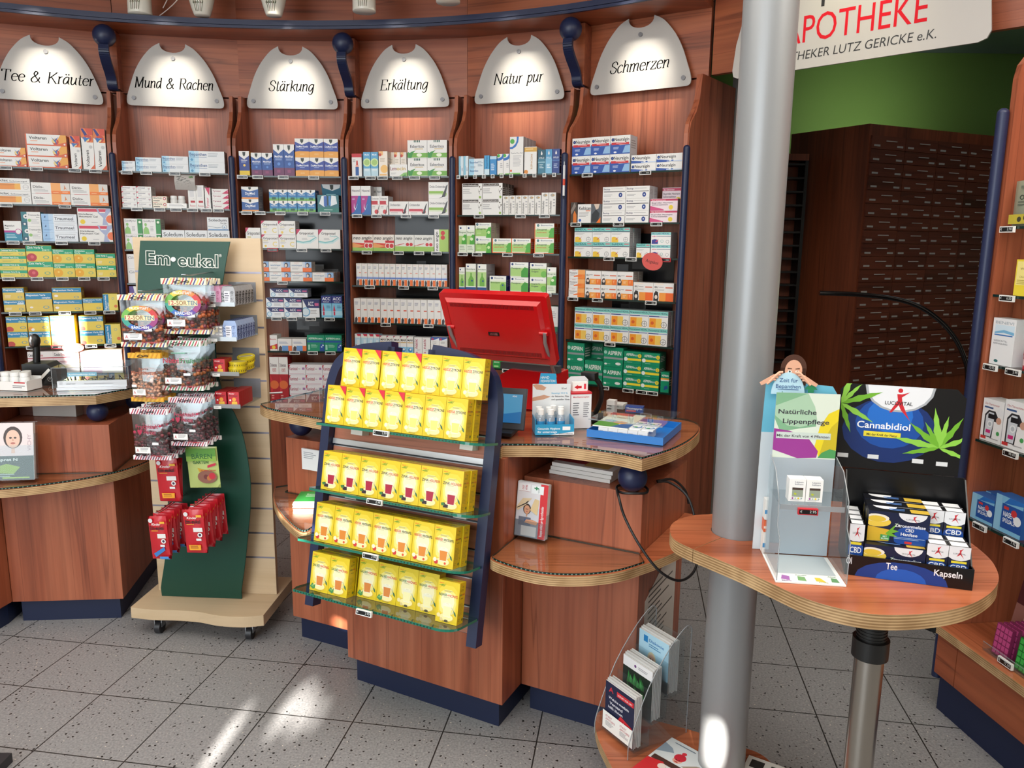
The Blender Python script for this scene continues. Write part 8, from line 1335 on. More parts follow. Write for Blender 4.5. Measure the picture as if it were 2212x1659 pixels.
for i in range(40): k = 7 + rnd.randrange(10); x = xa + rnd.random() * (xb - xa) * .85; p = pc[k]; m.poly([(x, p.y - .0006, p.z), (x + .012, p.y - .0006, p.z + .003), (x + .013, p.y - .0006, p.z + .006), (x + .002, p.y - .0006, p.z + .003)], paint(rnd.choice(('4a4a44', '7a7a74', '3a3a36', '8a8a84')), .5))
m.poly([(xb - .04, pc[8].y - .001, pc[8].z - .008), (xb - .006, pc[8].y - .001, pc[8].z - .006), (xb - .012, pc[6].y - .001, pc[6].z + .003), (xb - .03, pc[6].y - .001, pc[6].z)], paint('3f7a34', .5))
loose(m, 'curled_leaflet', 'grey curled leaflet hanging from the top shelf, Rachen bay', 'leaflet', BAY[1])
def disc(k, px, py, rx, rz, text, lab, rot=0.0):
    q = on_frame(px, py, BAY[k], -.018); m = MB(RY(rot)); n = 28
    m.prism([(rx * math.cos(2 * PI * i / n), rz * math.sin(2 * PI * i / n)) for i in range(n)], -.0006, .0006, paint('d4564f', .45), 'y'); m.text(text, -rx * .62, -rz * .2, rz * .36, paint('2a1a1a', .5), w=rx * 1.25, y=-.001)
    loose(m, 'offer_disc', lab, 'sign', BAY[k] @ T(q.x, -.018, q.z), 'red offer discs')
disc(5, 1409, 565, .052, .041, 'Angebot', 'red oval disc reading Angebot on the third shelf, Schmerzen bay', R(12)); disc(0, 158, 751, .052, .026, 'Angebot', 'red oval disc reading Angebot on the sunlit shelf, Kräuter bay', 0.0)
q = on_frame(1455, 608, BAY[5], .05); m = MB().prism([(-.03, 0), (.035, 0), (.035, .055), (.028, .07), (.01, .078), (-.012, .076), (-.026, .066), (-.03, .05)], 0, .002, paint('8f8f92', .4), 'y'); m.poly([(-.005, -.0004, 0), (.034, -.0004, 0), (.034, -.0004, .026), (-.005, -.0004, .026)], paint('d8562f', .4))
loose(m, 'shelf_card', 'grey card with rounded top behind the large cartons, Schmerzen bay', 'card', BAY[5] @ T(min(q.x, BAYW[5] - .07), .10, SHELF_Z[5][3] + .0006))
a, b = on_frame(1218, 362, BAY[4], -.03), on_frame(1218, 470, BAY[4], -.03); x_ = BAYW[4] + .004
loose(MB().cyl((x_, -.036, a.z + .01), (x_, -.036, a.z - .055), .006, paint('d8d8da', .4), 12).cyl((x_, -.036, a.z - .055), (x_, -.036, a.z - .085), .0065, paint('d8482f', .4), 12).cyl((x_, -.036, a.z - .085), (x_, -.036, a.z - .135), .006, paint('e0e0e2', .4), 12).cyl((x_, -.036, a.z + .01), (x_, -.036, a.z + .028), .003, STEEL, 8).cyl((x_, -.036, a.z - .135), (x_, -.036, a.z - .15), .003, BLACK, 8), 'thermometer_stick', 'white and red stick clipped upright to the post beside the Schmerzen bay', 'marker', BAY[4])
hd = MB().prism([(0, 0), (.1, 0), (.108, .085), (-.004, .085)], 0, .0015, paint('1d5f78', .4), 'y'); print_items(hd, [('p', 'c8ccd0', [0, 1, 1, 1, .95, .78, .55, .6, .05, .78]), ('p', '1f2a24', [.42, .98, .62, .98, .6, .72, .52, .64, .44, .72]), ('m', '8fc0cc', .2, .15, .85, .4, 2)], .1, .085)
q = on_frame(703, 410, BAY[2], .05); loose(hd, 'header_card', 'petrol blue header card rising behind the inhaler pack, Stärkung bay', 'card', BAY[2] @ T(min(q.x, BAYW[2] - .14), .08, SHELF_Z[2][1] + .068) @ RX(R(12)))

# ================================================================ on the standing table
TT = TZ + .0006
A, B = at_z(1675, 1258, TT), at_z(1828, 1268, TT); M = frame(A, B, TT); w = (B - A).length
t = thing('lip_care_stand', 'clear acrylic stand with colourful lip care card on the standing table', 'display', M)
dp = on_level(1730, 1203, M, 0).y; q = on_frame(1742, 846, M, dp); ht = q.z
qa_ = on_frame(1674, 900, M, dp + .0).x; qb_ = on_frame(1812, 900, M, dp).x; bw = qb_ - qa_
m = MB().box(qa_, dp, .006, qb_, dp + .003, ht - .004, paint('a9b4bd', .35)); C0 = ht - .004
it = [('r', 'd8e2d4', 0, .0, 1, 1), ('p', '7fb08a', [0, 1, .5, 1, .62, .8, .66, .5, .4, .46, .1, .4, 0, .6]), ('p', 'a8c8ac', [.5, 1, .62, .8, .68, .55, .4, .48, .2, .5, 0, .65, 0, .8]), ('p', 'e4cf2a', [1, .78, .84, .7, .72, .5, .66, .2, .74, .02, 1, .15]), ('p', 'c8b42a', [1, .6, .9, .5, .8, .3, .74, .05, 1, .15]), ('p', '9a3a92', [0, .45, .25, .42, .55, .32, .72, .12, .7, .02, .4, .0, 0, .12]), ('p', '4f9a5a', [.72, .02, 1, .02, 1, .14, .9, .16, .78, .1]), ('r', 'c9d6cf', .04, .30, .9, .4), ('t', '3a3a42', 'Natürliche', .05, .68, .07, .6), ('t', '3a3a42', 'Lippenpflege', .13, .535, .07, .73), ('t', '4a4450', 'Mit der Kraft von 4 Pflanzen', .05, .325, .04, .83)]
CH = ht * .385; print_items(m, it, bw, CH, dp, qa_, C0 - CH); m.build('back_panel', t)
sh_z = on_frame(1745, 1080, M, dp * .55).z
MB().box(qa_ + .002, dp * .3, sh_z - .003, qb_ - .002, dp - .0005, sh_z, ACRYL).box(qa_ + .002, dp * .3 - .0015, sh_z - .012, qb_ - .002, dp * .3, sh_z, ACRE).build('clear_shelf', t)
for x in (qa_ - .004, qb_ + .002):
    m = MB(); m.prism([(0.004, .004), (dp, .004), (dp, ht * .62), (dp * .6, ht * .58), (dp * .25, ht * .45), (dp * .22, ht * .3), (.004, .1)], x, x + .002, ACRYL, 'x'); ed = [(x + .001, y, z) for y, z in ((0.004, .004), (.004, .1), (dp * .22, ht * .3), (dp * .25, ht * .45), (dp * .6, ht * .58), (dp, ht * .62))]; m.tube(ed, .0012, ACRE, 5); m.build('clear_side', t)
m = MB().box(0, 0, 0, w, dp - .001, .003, WHITE); m.X = T(0, 0, .0032) @ RX(-PI / 2); print_items(m, [('r', 'b9c2c6', .06, .3, .94, 1), ('p', 'a868b0', [.1, .1, .22, .06, .24, .2, .14, .24]), ('p', '7aa86a', [.34, .08, .46, .06, .46, .2, .36, .22]), ('p', 'd8c43a', [.6, .08, .74, .06, .68, .2, .6, .2]), ('p', '6a9a6a', [.82, .08, .93, .07, .92, .2, .84, .22]), ('t', '8a5a9a', 'Malve', .1, .03, .035, .14), ('t', '5a8a5a', 'Kamille', .34, .24, .03, .16), ('t', 'a89a2a', 'Arnika', .62, .03, .03, .14), ('t', '5a8a5a', 'Aloe', .8, .24, .03, .12)], w, dp); m.build('base_card', t)
lb = MB().box(0, 0, 0, .036, .03, .052, WHITE); print_items(lb, [('r', '9aa494', .2, .2, .86, .62), ('r', '4a3a34', .2, .52, .86, .62), ('t', '8a8a92', 'Lippen', .34, .84, .07, .5), ('t', '8a8a92', 'balsam', .34, .74, .07, .5), ('p', 'b8c23a', [.35, .4, .5, .34, .42, .28, .3, .32]), ell('9a3a92', .25, .14, .04), ell('a8c8a8', .42, .14, .035), ell('e4cf2a', .6, .14, .04), ell('9ab0a8', .78, .14, .035), ('m', 'a8a8ac', .12, .03, .9, .09, 2)], .036, .052); lbm = lb.mesh('lip_balm_box')
qx = on_frame(1699, 1079, M, dp * .55).x
for j in range(2): o = bpy.data.objects.new('lip_balm_box', lbm); COL.objects.link(o); o.matrix_world = M @ T(qx + j * .0375, dp * .45, sh_z + .0006); tag(o, f'white lip balm box with jar window, {("left", "right")[j]} one on the clear stand', 'box', 'lip balm boxes')
q = on_frame(1722, 1106, M, dp * .28); price_tag(M @ T(q.x, dp * .3 - .003, sh_z - .019), 'red-framed price tag reading € 2.95 below the lip balm boxes', '2.95', 'c22a35', .043, .0145)
# eye drops cut-out display behind it
Mb_ = M @ T(qa_ - .016, dp + .035, 0); z_ = lambda py: on_frame(1700, py, Mb_, 0).z; x_ = lambda px, py=830: on_frame(px, py, Mb_, 0).x
t = thing('eye_care_display', 'light blue cut-out display with a peeking woman printed behind the lip care stand', 'display', Mb_)
SK = paint('dca88c', .5); HR = paint('4a2a1c', .5)
zl = z_(935); m = MB().prism([(x_(1652), zl), (x_(1805), zl), (x_(1812), z_(850)), (x_(1800), z_(832)), (x_(1655), z_(822))], 0, .003, paint('6ab8d2', .4), 'y').prism([(x_(1650), 0), (x_(1800), 0), (x_(1805), zl), (x_(1652), zl)], 0, .003, paint('ccd6dc', .4), 'y'); m.build('back_card', t)
hx, hz = x_(1711), z_(803); s = .024
m = MB(); m.X = T(hx, -.004, hz); n = 26
m.prism([(s * 1.22 * math.cos(a), s * .4 + s * 1.35 * math.sin(a)) for a in [2 * PI * i / n for i in range(n)]], 0, .002, HR, 'y')
m.prism([(-s * 1.2, s * .4), (s * 1.15, s * .4), (s * 1.25, -s * 1.3), (-s * 1.25, -s * 1.3)], 0, .0019, HR, 'y')
fc = [(s * .82 * math.cos(a), s * .15 + s * 1.08 * math.sin(a)) for a in [2 * PI * i / n for i in range(n)]]; m.poly([(x, -.0004, z) for x, z in fc], SK)
for e in (-1, 1):
    m.poly([(e * s * .36 + s * .2 * math.cos(a), -.0008, s * .05 + s * .13 * math.sin(a)) for a in [2 * PI * i / 14 for i in range(14)]], WHITE); m.poly([(e * s * .36 + s * .1 * math.cos(a), -.0011, s * .05 + s * .11 * math.sin(a)) for a in [2 * PI * i / 12 for i in range(12)]], paint('3a4a4a', .3)); m.poly([(e * s * (.36 + .22), -.0011, s * .32), (e * s * .16, -.0011, s * .3), (e * s * .16, -.0011, s * .36), (e * s * (.36 + .2), -.0011, s * .42)][::e], HR)
m.poly([(-s * .07, -.0008, -s * .5), (s * .1, -.0008, -s * .5), (s * .02, -.0008, 0)], paint('c8907a', .5)); m.build('printed_face', t)
m = MB(); dome = [(x_(1701) + .038 * math.cos(a), z_(850) + .052 * math.sin(a)) for a in [PI * i / 20 for i in range(21)]]; m.prism(dome, -.010, -.007, paint('b9dcea', .4), 'y')
cxd = x_(1701); m.text('Zeit für', cxd, z_(824), .0095, paint('1f4f8a', .4), y=-.0106, align='c').text('Bepanthen', cxd, z_(837), .0095, paint('1f4f8a', .4), y=-.0106, align='c').box(cxd - .024, -.0107, z_(840), cxd + .024, -.0104, z_(839), paint('1f4f8a', .4)).text('Augen-', cxd, z_(851), .008, paint('3a8a6a', .4), y=-.0106, align='c'); m.build('text_dome', t)
m = MB()
for e in (-1, 1):
    for f in range(4): bx = cxd + e * (.034 + .005 * f); bz = z_(811) + .004 - .006 * f; m.tube([(bx, -.0125, bz - .006), (bx - e * .012, -.0125, bz + .005), (bx - e * .019, -.012, bz + .005)], .0035 - .0003 * f, SK, 7)
    m.prism([(cxd + e * .034, z_(811) + .004), (cxd + e * .03, z_(815) - .004), (cxd + e * .062, z_(832)), (cxd + e * .066, z_(826))], -.013, -.0105, SK, 'y')
m.build('printed_hands', t)
m = MB().prism([(cxd + .045, z_(845)), (cxd + .058, z_(845)), (cxd + .058, z_(838)), (cxd + .066, z_(838)), (cxd + .051, z_(822)), (cxd + .037, z_(838)), (cxd + .045, z_(838))], -.0115, -.0102, paint('2f8a5a', .4), 'y'); m.build('arrow', t)
for j, (c, z0, h_) in enumerate((('e6e2dc', 0.0, .055), ('d8602f', .0555, .03), ('e0e0dc', .0865, .05))):
    loose(MB().box(0, -.03, z0 + .0005, .03, -.004, z0 + h_, paint(c, .45)).box(.0, -.0302, z0 + h_ * .3, .03, -.03, z0 + h_ * .5, paint('3a8ac0' if j != 1 else 'f0d8c8', .4)), 'eye_drop_carton', f'{("white lower", "orange middle", "white upper")[j]} carton stacked beside the lip care stand and pillar', 'box', Mb_ @ T(x_(1650, 1100) - .003, 0, 0))
# hemp products counter display
A, B = at_z(1824, 1240, TT), at_z(2100, 1276, TT); M = frame(A, B, TT); w = (B - A).length; BK = paint('0c0d10', .3)
t = thing('hemp_display', 'black counter display with hemp leaves and blue glow print on the standing table', 'display', M)
fh = on_frame(2102, 1231, M, 0).z; dp2 = 0.17; q = on_frame(1950, 835, M, dp2); ct = q.z; q2 = on_frame(1950, 1003, M, dp2); cb0 = q2.z
m = MB().box(0, 0, 0, w, .003, fh, BK).box(0, .003, 0, w, dp2, .003, BK).prism([(.003, .003), (dp2, .003), (dp2, cb0 - .02), (dp2 * .9, cb0 - .02), (.02, fh), (.003, fh)], 0, .003, BK, 'x').prism([(.003, .003), (dp2, .003), (dp2, cb0 - .02), (dp2 * .9, cb0 - .02), (.02, fh), (.003, fh)], w - .003, w, BK, 'x').box(.003, dp2 - .003, .003, w - .003, dp2, cb0 - .02, BK)
print_items(m, [ell('123a86', .45, .0, .9, 2.2), ell('1a58b8', .45, .0, .6, 1.8), ('t', 'eceef2', 'Öl', .005, .55, .34, .045), ('t', 'eceef2', 'Tee', .325, .52, .32, .09), ('t', 'eceef2', 'Kapseln', .70, .50, .3, .215)], w, fh); m.build('tray', t)
xl, xr2 = on_frame(1817, 830, M, dp2).x, on_frame(2091, 842, M, dp2).x; cw = xr2 - xl; ch = ct - cb0
rim = [(xl, cb0 - .019), (xr2, cb0 - .019), (xr2, ct - .02), (xr2 - .02, ct), (xl + .015, ct), (xl, ct - .015)]
m = MB().prism(rim, dp2 + .0005, dp2 + .003, BK, 'y')
def hemp(cx, cz, r, rots, c1='6fae2f', c2='8cc84a'):
    o = []
    for k, (a, l) in enumerate(rots):
        a = R(a); pts = []; n = 7
        for s in (1, -1):
            for i in (range(n + 1) if s == 1 else range(n, -1, -1)):
                tt = i / n; wd = .085 * math.sin(PI * tt ** .8) * (1 if i % 2 else .7) * l; X = r * (l * tt * math.cos(a) - s * wd * math.sin(a)); Z = r * (l * tt * math.sin(a) + s * wd * math.cos(a)); pts += [min(max(cx + X / cw, 0), 1), min(max(cz + Z / ch, 0), 1)]
        o.append(('p', c1 if k % 2 else c2, pts))
    return o
its = [ell('0d2a66', .42, .42, .42, 1.3), ell('124a9c', .42, .52, .33, 1.2), ell('1f6ac4', .42, .62, .22, 1.2), ell('a8acb2', .48, 1.0, .335, 1.2), ell('e4e6ea', .48, 1.0, .31, 1.2), ('p', 'c8242f', [.41, .66, .47, .82, .46, .9, .5, .9, .56, .93, .5, .86, .51, .78, .56, .62, .585, .56, .5, .7, .48, .76, .43, .66]), ell('c8242f', .485, .945, .028), ('t', K_, 'LUCOVITAL', .37, .76, .045, .22), ('t', 'eef0f4', 'Cannabidiol', .16, .44, .085, .43), ('r', 'e4d43a', .22, .33, .52, .4), ('t', '2a2a1a', 'Mit der Kraft der Natur', .245, .345, .03, .25)]
its += hemp(.015, .74, .095, ((75, .9), (20, 1.0), (-30, .9), (-70, .8), (50, .7))) + hemp(.83, .25, .088, ((100, 1.1), (140, 1.0), (170, 1.15), (60, 1.0), (25, .9), (195, .9), (340, .8), (120, .8), (80, .9)))
its += [('r', 'd8dadc', .02, .03, .11, .085), ('r', 'd8dadc', .27, .04, .36, .095), ('r', 'd8dadc', .63, .03, .72, .085), ('r', 'd8dadc', .82, .02, .91, .075)]
print_items(m, its, cw, ch, dp2 + .0004, xl, cb0); m.build('back_card', t)
def box_here(des_items, base, side, wv, hv, dv, name):
    m = MB().box(0, 0, 0, wv, dv, hv, paint(side, .4)); m.MI[1] = m.mi(paint(base, .4)); print_items(m, des_items, wv, hv); m.X = m.X @ T(0, 0, hv) @ RX(-PI / 2); print_items(m, [ell('e4e6ea', .3, 1.0, .5, 1.2), ('r', 'c8a83a', .7, .2, 1, .8), ('m', '5a88d0', .35, .3, .65, .7, 2)] if 'tea' in name else [('r', 'e4e6ea', .1, .1, .9, .9)], wv, dv); return m.mesh(name)
LOGO = [('p', 'c8242f', [.70, .76, .735, .86, .73, .92, .75, .92, .79, .95, .755, .88, .765, .82, .80, .72, .75, .8, .745, .84])]
teaM = box_here([ell('1a4a9c', .75, .2, .42, 1.3), ('p', 'd8b02f', [0, .5, .38, .42, .36, .05, 0, .0]), ell('e8c84a', .14, .66, .17, 2.4), ell('e9e4d4', .14, .78, .13, 2.7), ell('e0bf3e', .14, .75, .1, 2.6), ('p', '6fae2f', [.3, .3, .4, .5, .5, .7, .42, .45, .52, .4, .4, .32, .5, .22, .36, .22]), ell('e4e6ea', .72, 1.0, .27, 1.5)] + LOGO + [('t', '3a3a40', 'LUCOVITAL', .62, .80, .04, .22), ('t', 'eef2f6', 'Zitronenmelisse', .44, .55, .10, .5), ('t', 'eef2f6', 'CBD', .62, .42, .1, .14), ('t', 'eef2f6', 'Hanftee', .55, .28, .1, .27), ('m', '9ab4dc', .45, .14, .95, .22, 2), ('r', '3f9a4a', .22, .08, .37, .25), ('t', 'e8f4e8', 'MIT', .26, .17, .05, .07), ('t', 'e8f4e8', 'BALDRIAN', .235, .10, .05, .12), ('r', 'c8303a', .62, .03, .74, .1)], '0e1a3c', '0a0c14', .125, .072, .042, 'hemp_tea')
def cbd(tt, sub, wv, hv, nm): return box_here([ell('1a4a9c', .5, .3, .3, .9), ('r', 'e4e6ea', 0, .86, 1, 1), ell('e4e6ea', .5, .86, .22, 1.4), ('p', 'c8242f', [.36, .74, .5, .86, .48, .92, .54, .92, .66, .96, .56, .88, .58, .82, .72, .7, .54, .8]), ('t', '3a3a40', 'LUCOVITAL', .22, .8, .035, .56), ('r', 'e4d43a', .14, .575, .86, .63), ('t', 'eef2f6', 'CBD', .12, .41, .12, .76), ('t', 'eef2f6', tt, .08, .29, .085, .3), ('t', 'eef2f6', sub, .42, .30, .05, .46), ell('e8eef6', .74, .12, .07), ('p', '8a2a1f', [.3, .0, .9, .0, .72, .14, .5, .1]), ('m', 'a8b8d8', .08, .08, .4, .2, 2)], '0c1630', '08090e', wv, hv, .032, nm)
c5, c20, c28 = cbd('5', 'mg', .042, .09, 'cbd5'), cbd('20', 'mg', .042, .09, 'cbd20'), cbd('2,8%', '', .031, .115, 'cbd28')
def place(me, x, y, z, nm, lab, gr): o = bpy.data.objects.new(nm, me); COL.objects.link(o); o.matrix_world = M @ T(x, y, z); tag(o, lab, 'box', gr)
fx = lambda px, py, y: on_frame(px, py, M, y).x
xt = .037
for j in range(3): place(teaM, xt, .008 + j * .044, .0035, 'tea_carton', f'dark blue hemp tea carton, lower row, {ORD[j]} from the front', 'hemp tea cartons'); place(teaM, xt + .006, .03 + j * .044, .0765, 'tea_carton', f'dark blue hemp tea carton, upper row, {ORD[j]} from the front', 'hemp tea cartons')
x5 = xt + .1265
for j in range(2):
    for r in range(2):
        for q_ in range(2): place((c5, c20)[j], x5 + j * .043, .008 + r * .05 + q_ * .034 if r == 0 else .082 + q_ * .034, .0035 if r == 0 else .058, 'capsule_carton', f'black and white capsule carton, {("lower", "upper")[r]} {("left", "right")[j]} {("front", "rear")[q_]} one in the black display', 'capsule cartons')
for p_ in (): pass
for j in range(4): place(c28, .004, .01 + j * .034, .0035, 'oil_carton', f'slim black and white oil carton, {ORD[j]} from the front, left in the black display', 'oil cartons')
t2 = MB().box(x5, .080, .0035, x5 + .087, .145, .0575, BK); o = t2.build('step', t)

# ================================================================ goods in the right shelf unit
def ru(px, py, y=.01): return on_frame(px, py, MRU, y).x
def ru_box(px0, px1, sh, h, d, base, side, items, lab, cat='box', name='care_carton', y=.012, wv=None):
    z = (RSZ + [.305])[sh] + .0006; a = max(ru(px0, 700, y), .026) if True else 0; wv = wv or ru(px1, 700, y) - ru(px0, 700, y)
    m = MB().box(0, 0, 0, wv, d, h, paint(side, .4)); m.MI[1] = m.mi(paint(base, .4)); print_items(m, items, wv, h); loose(m, name, lab, cat, MRU @ T(a, y, z)); return a + wv
z = RSZ[0] + .0006; pm = MB(); wv, h = .12, .135
for s in (-1, 1): pm.grid(lambda u, v: (wv * u * (1 - .04 * math.sin(PI * v)), s * .018 * math.sin(PI * u) ** .6 * math.sin(PI * min(1, v * .9)) ** .6, h * v), 8, 8, paint('8f947f', .3))
pp = MB(T(0, -.0185, 0)); print_items(pp, [('t', '3a3f34', 'Oliven', .34, .58, .1, .5), ('m', '5a5f52', .3, .42, .8, .54, 2), ('r', 'b8a83a', .05, .05, .95, .26), ell('3a3a2a', .4, .15, .06), ell('3a3a2a', .6, .18, .06), ell('3a3a2a', .8, .13, .06), ('r', '6a6f60', .35, .82, .75, .88)], wv, h)
o = loose(pm, 'care_pouch', 'grey-green pouch with olive print on the top shelf of the right unit', 'pouch', MRU @ T(max(ru(2178, 440), .03), .03, z)); c = pp.build('print', o)
ru_box(2180, 2240, 1, .108, .05, 'e6cf3a', 'd8b82a', [('r', 'efe08a', .05, .3, .95, .95), ('t', '8a7a3a', 'WELEDA', .2, .72, .06, .6), ('t', 'a89a4a', 'CALENDULA', .2, .5, .05, .6), ell('e88a1f', .75, .15, .16), ell('d0402a', .95, .3, .06), ('m', 'b8a84a', .1, .3, .6, .44, 3)], 'yellow carton with orange flowers on the second shelf of the right unit', wv=.085)
e_ = ru_box(2146, 2196, 2, .145, .045, 'e6e8ea', 'cfd2d6', [('t', 'a8b4bc', 'BENEVI', .1, .88, .06, .8), ('r', 'cfe2ee', .1, .68, .95, .86), ('p', '7ab4d8', [.1, .7, .5, .76, .95, .72, .95, .66, .5, .7, .1, .66]), ('r', '2a6fb8', .1, .63, .9, .655), ('t', '8a8f96', 'GESICHTS-', .1, .5, .035, .6), ('t', '8a8f96', 'REINIGUNG', .1, .44, .035, .62), ell('2f6a6a', .3, .08, .03, 2)], 'tall white carton with pale blue drop on the third shelf, right unit')
o = loose(MB().cyl((0, 0, 0), (0, 0, .042), .03, paint('c01c2c', .3), 28).cyl((0, 0, .042), (0, 0, .06), .031, paint('d0202f', .25), 28), 'cream_jar', 'red cream jar beside the tall white carton, right unit', 'jar', MRU @ T(e_ + .045, .05, RSZ[2] + .0006)); m = MB()
n = 8; m.add([(.0304 * math.sin(R(-70 + 140 * i / n)), -.0304 * math.cos(R(-70 + 140 * i / n)), zz) for zz in (.012, .03) for i in range(n + 1)], [(i, i + 1, n + 2 + i, n + 1 + i) for i in range(n)], paint('e4c8c8', .4), True); c = m.build('label', o)
TH_ = [('t', 'b8787a', 'Ohr-Thermometer', .08, .86, .05, .7), ('r', '3a5a8a', .08, .78, .5, .82), ('p', '2a2c30', [.14, .1, .14, .62, .3, .74, .62, .74, .78, .6, .74, .5, .6, .5, .56, .1]), ('p', 'cdd4dc', [.2, .12, .2, .6, .34, .7, .56, .7, .6, .55, .5, .12]), ('r', '1a1c20', .3, .55, .66, .66), ell('e8ecf0', .42, .42, .08), ell('b8c0c8', .42, .42, .05), ('r', 'c8307a', .26, .2, .48, .28), ell('e4e6ea', .84, .74, .1), ell('c89a86', .82, .54, .08), ell('4aa05a', .84, .24, .05), ('r', 'c83a3a', .04, .04, .3, .11), ('m', 'a8a8ac', .5, .05, .9, .1, 1)]
a0 = ru(2122, 880); e_ = ru_box(2122, 2166, 3, .135, .06, 'e9eaec', 'd6d8dc', TH_, 'white ear thermometer carton, outer left one on the fourth shelf, right unit', wv=.088)
for q_ in (0,):
    m = MB().box(0, 0, 0, .095, .07, .148, paint('d6d8dc', .4)); m.MI[1] = m.mi(paint('e9eaec', .4)); print_items(m, TH_, .095, .148); m.box(.01, .066, .148, .085, .068, .182, paint('e4e5e8', .4)); m.box(.035, .0655, .162, .06, .066, .168, BLACK); loose(m, 'care_carton', 'white ear thermometer carton with hanging tab, next along the fourth shelf, right unit', 'box', MRU @ T(e_ + .003, .012, RSZ[3] + .0006))
NS = [('r', '1f4f9c', .25, .12, 1, .8), ('r', '8cc0e0', 0, 0, .22, 1), ('p', '2a6fc0', [.3, .8, 1, .9, 1, 1, .5, 1]), ('r', 'c83a3a', .32, .66, .5, .74), ('t', 'eef4f8', 'NASEN', .32, .46, .14, .4), ('t', 'eef4f8', 'SPÜLSALZ', .32, .3, .11, .45), ell('c8383a', .7, .62, .1), ell('e8eef4', .84, .45, .13)]
e_ = ru_box(2106, 2160, 4, .085, .045, '7cb8dc', '2a5fa8', NS, 'blue nasal salt carton, small front one on the fifth shelf, right unit', wv=.098)
ru_box(2106, 2160, 4, .087, .045, '2a5fa8', '2a5fa8', NS, 'blue nasal salt carton standing behind the small one, right unit', wv=.098, y=.06)
m = MB().box(0, 0, 0, .11, .05, .115, paint('2a5fa8', .4)); m.MI[1] = m.mi(paint('7cb8dc', .4)); print_items(m, NS, .11, .115); loose(m, 'care_carton', 'larger blue nasal salt carton next to the small ones, right unit', 'box', MRU @ T(e_ + .004, .012, RSZ[4] + .0006))
M = MRU @ T(ru(2150, 1340), -.02, .3056)
t = thing('pouch_display', 'clear display tray with dark red header card on the right unit base', 'display', M)
MB().box(0, 0, 0, .42, .13, .003, ACRYL).box(0, -.003, 0, .42, -.001, .03, ACRYL).box(0, -.0036, .029, .42, -.003, .031, ACRE).build('clear_tray', t)
m = MB(T(0, .135, 0) @ RX(R(-10))); m.box(-.065, 0, 0, .365, .003, .2, paint('4a1a20', .4)); print_items(m, [('r', '8a5a52', 0, 0, 1, .62), ('p', 'd8b8a8', [.1, .1, .3, .2, .3, .66, .24, .7, .22, .4, .16, .6, .1, .5]), ('p', 'd8b8a8', [.35, .05, .6, .2, .55, .66, .48, .7, .46, .42, .4, .6]), ('t', 'd8c8c4', 'TRENDY', .14, .78, .12, .62), ('r', '6a8a9a', .14, .3, .4, .44)], .43, .2, 0, -.065); m.build('header_card', t)
def croc(c, c2):
    k = ('croc', c)
    if k not in MDES:
        m = MB().box(0, 0, 0, .062, .012, .1, paint(c, .25)); rnd = random.Random(3)
        for i in range(5):
            for j in range(4): x, zq = .002 + j * .0152, .003 + i * .0195; m.poly([(x + .001 * rnd.random(), -.0003, zq), (x + .013, -.0003, zq + .002 * rnd.random()), (x + .014, -.0003, zq + .016), (x + .001, -.0003, zq + .017)], paint(c2, .2))
        MDES[k] = m.mesh('pouch')
    return MDES[k]
for j in range(5): o = bpy.data.objects.new('beauty_pouch', croc('7a2a52', 'b8487e')); COL.objects.link(o); o.matrix_world = M @ T(.022, .01 + j * .02, .0052) @ RX(R(-6)); tag(o, f'pink crocodile-patterned pouch, {ORD[j]} from the front on the right unit base', 'pouch', 'pink pouches')
for j in range(3): o = bpy.data.objects.new('beauty_pouch', croc('1f6a2a', '3fa848')); COL.objects.link(o); o.matrix_world = M @ T(.115, .01 + j * .02, .0052) @ RX(R(-6)); tag(o, f'green crocodile-patterned pouch, {ORD[j]} from the front on the right unit base', 'pouch', 'green pouches')
for px, py, sh, tx, nm in ((2160, 486, 0, '2.90', 'top'), (2160, 626, 1, '6.50', 'second'), (2124, 780, 2, '10.95', 'third, outer'), (2172, 791, 2, '5.99', 'third, inner'), (2166, 970, 3, '99.90', 'fourth'), (2101, 1127, 4, '3.95', 'fifth, outer'), (2168, 1154, 4, '7.95', 'fifth, inner')):
    q = on_frame(px, py, MRU, -.01); price_tag(MRU @ T(q.x, -.002, RSZ[sh] - .0185), f'price tag reading € {tx} on the {nm} shelf edge of the right unit', tx, w=.056, h=.019)
q = on_frame(2168, 1352, MRU, -.025); price_tag(M @ T(.075, -.004, .004), 'price tag reading € 17.50 on the pouch display tray', '17.50', w=.056, h=.019)

# ================================================================ low table and floor
A, B = at_z(1306, 1580, LZ), at_z(1368, 1630, LZ); M = frame(A, B, LZ + .0006); w = (B - A).length
t = thing('brochure_stand', 'clear three-tier brochure stand on the low table by the pillar', 'brochure stand', M)
sd_ = [(-.03, 0), (.20, 0), (.20, .33), (.18, .345), (.12, .30), (.04, .2), (-.02, .07), (-.03, .03)]
for x in (-.012, w + .008): MB().prism(sd_, x, x + .003, ACRYL, 'x').build('clear_side', t); MB().tube([(x + .0015, a, b) for a, b in [(.20, 0)] + [(p.x, p.y) for p in curve([(a, b, 0) for a, b in sd_[2:]], 3)] + [(-.03, 0)]], .0017, ACRE, 5).build('clear_edge', t)
tiers = [(.0, .012), (.065, .075), (.125, .14)]; ti = MB()
for y, z in tiers: ti.box(-.008, y - .004, z - .003, w + .007, y + .05, z, ACRYL).box(-.008, y - .006, z - .003, w + .007, y - .004, z + .04, ACRYL).box(-.008, y + .05, z - .003, w + .007, y + .052, z + .17, ACRYL)
ti.build('clear_tiers', t)
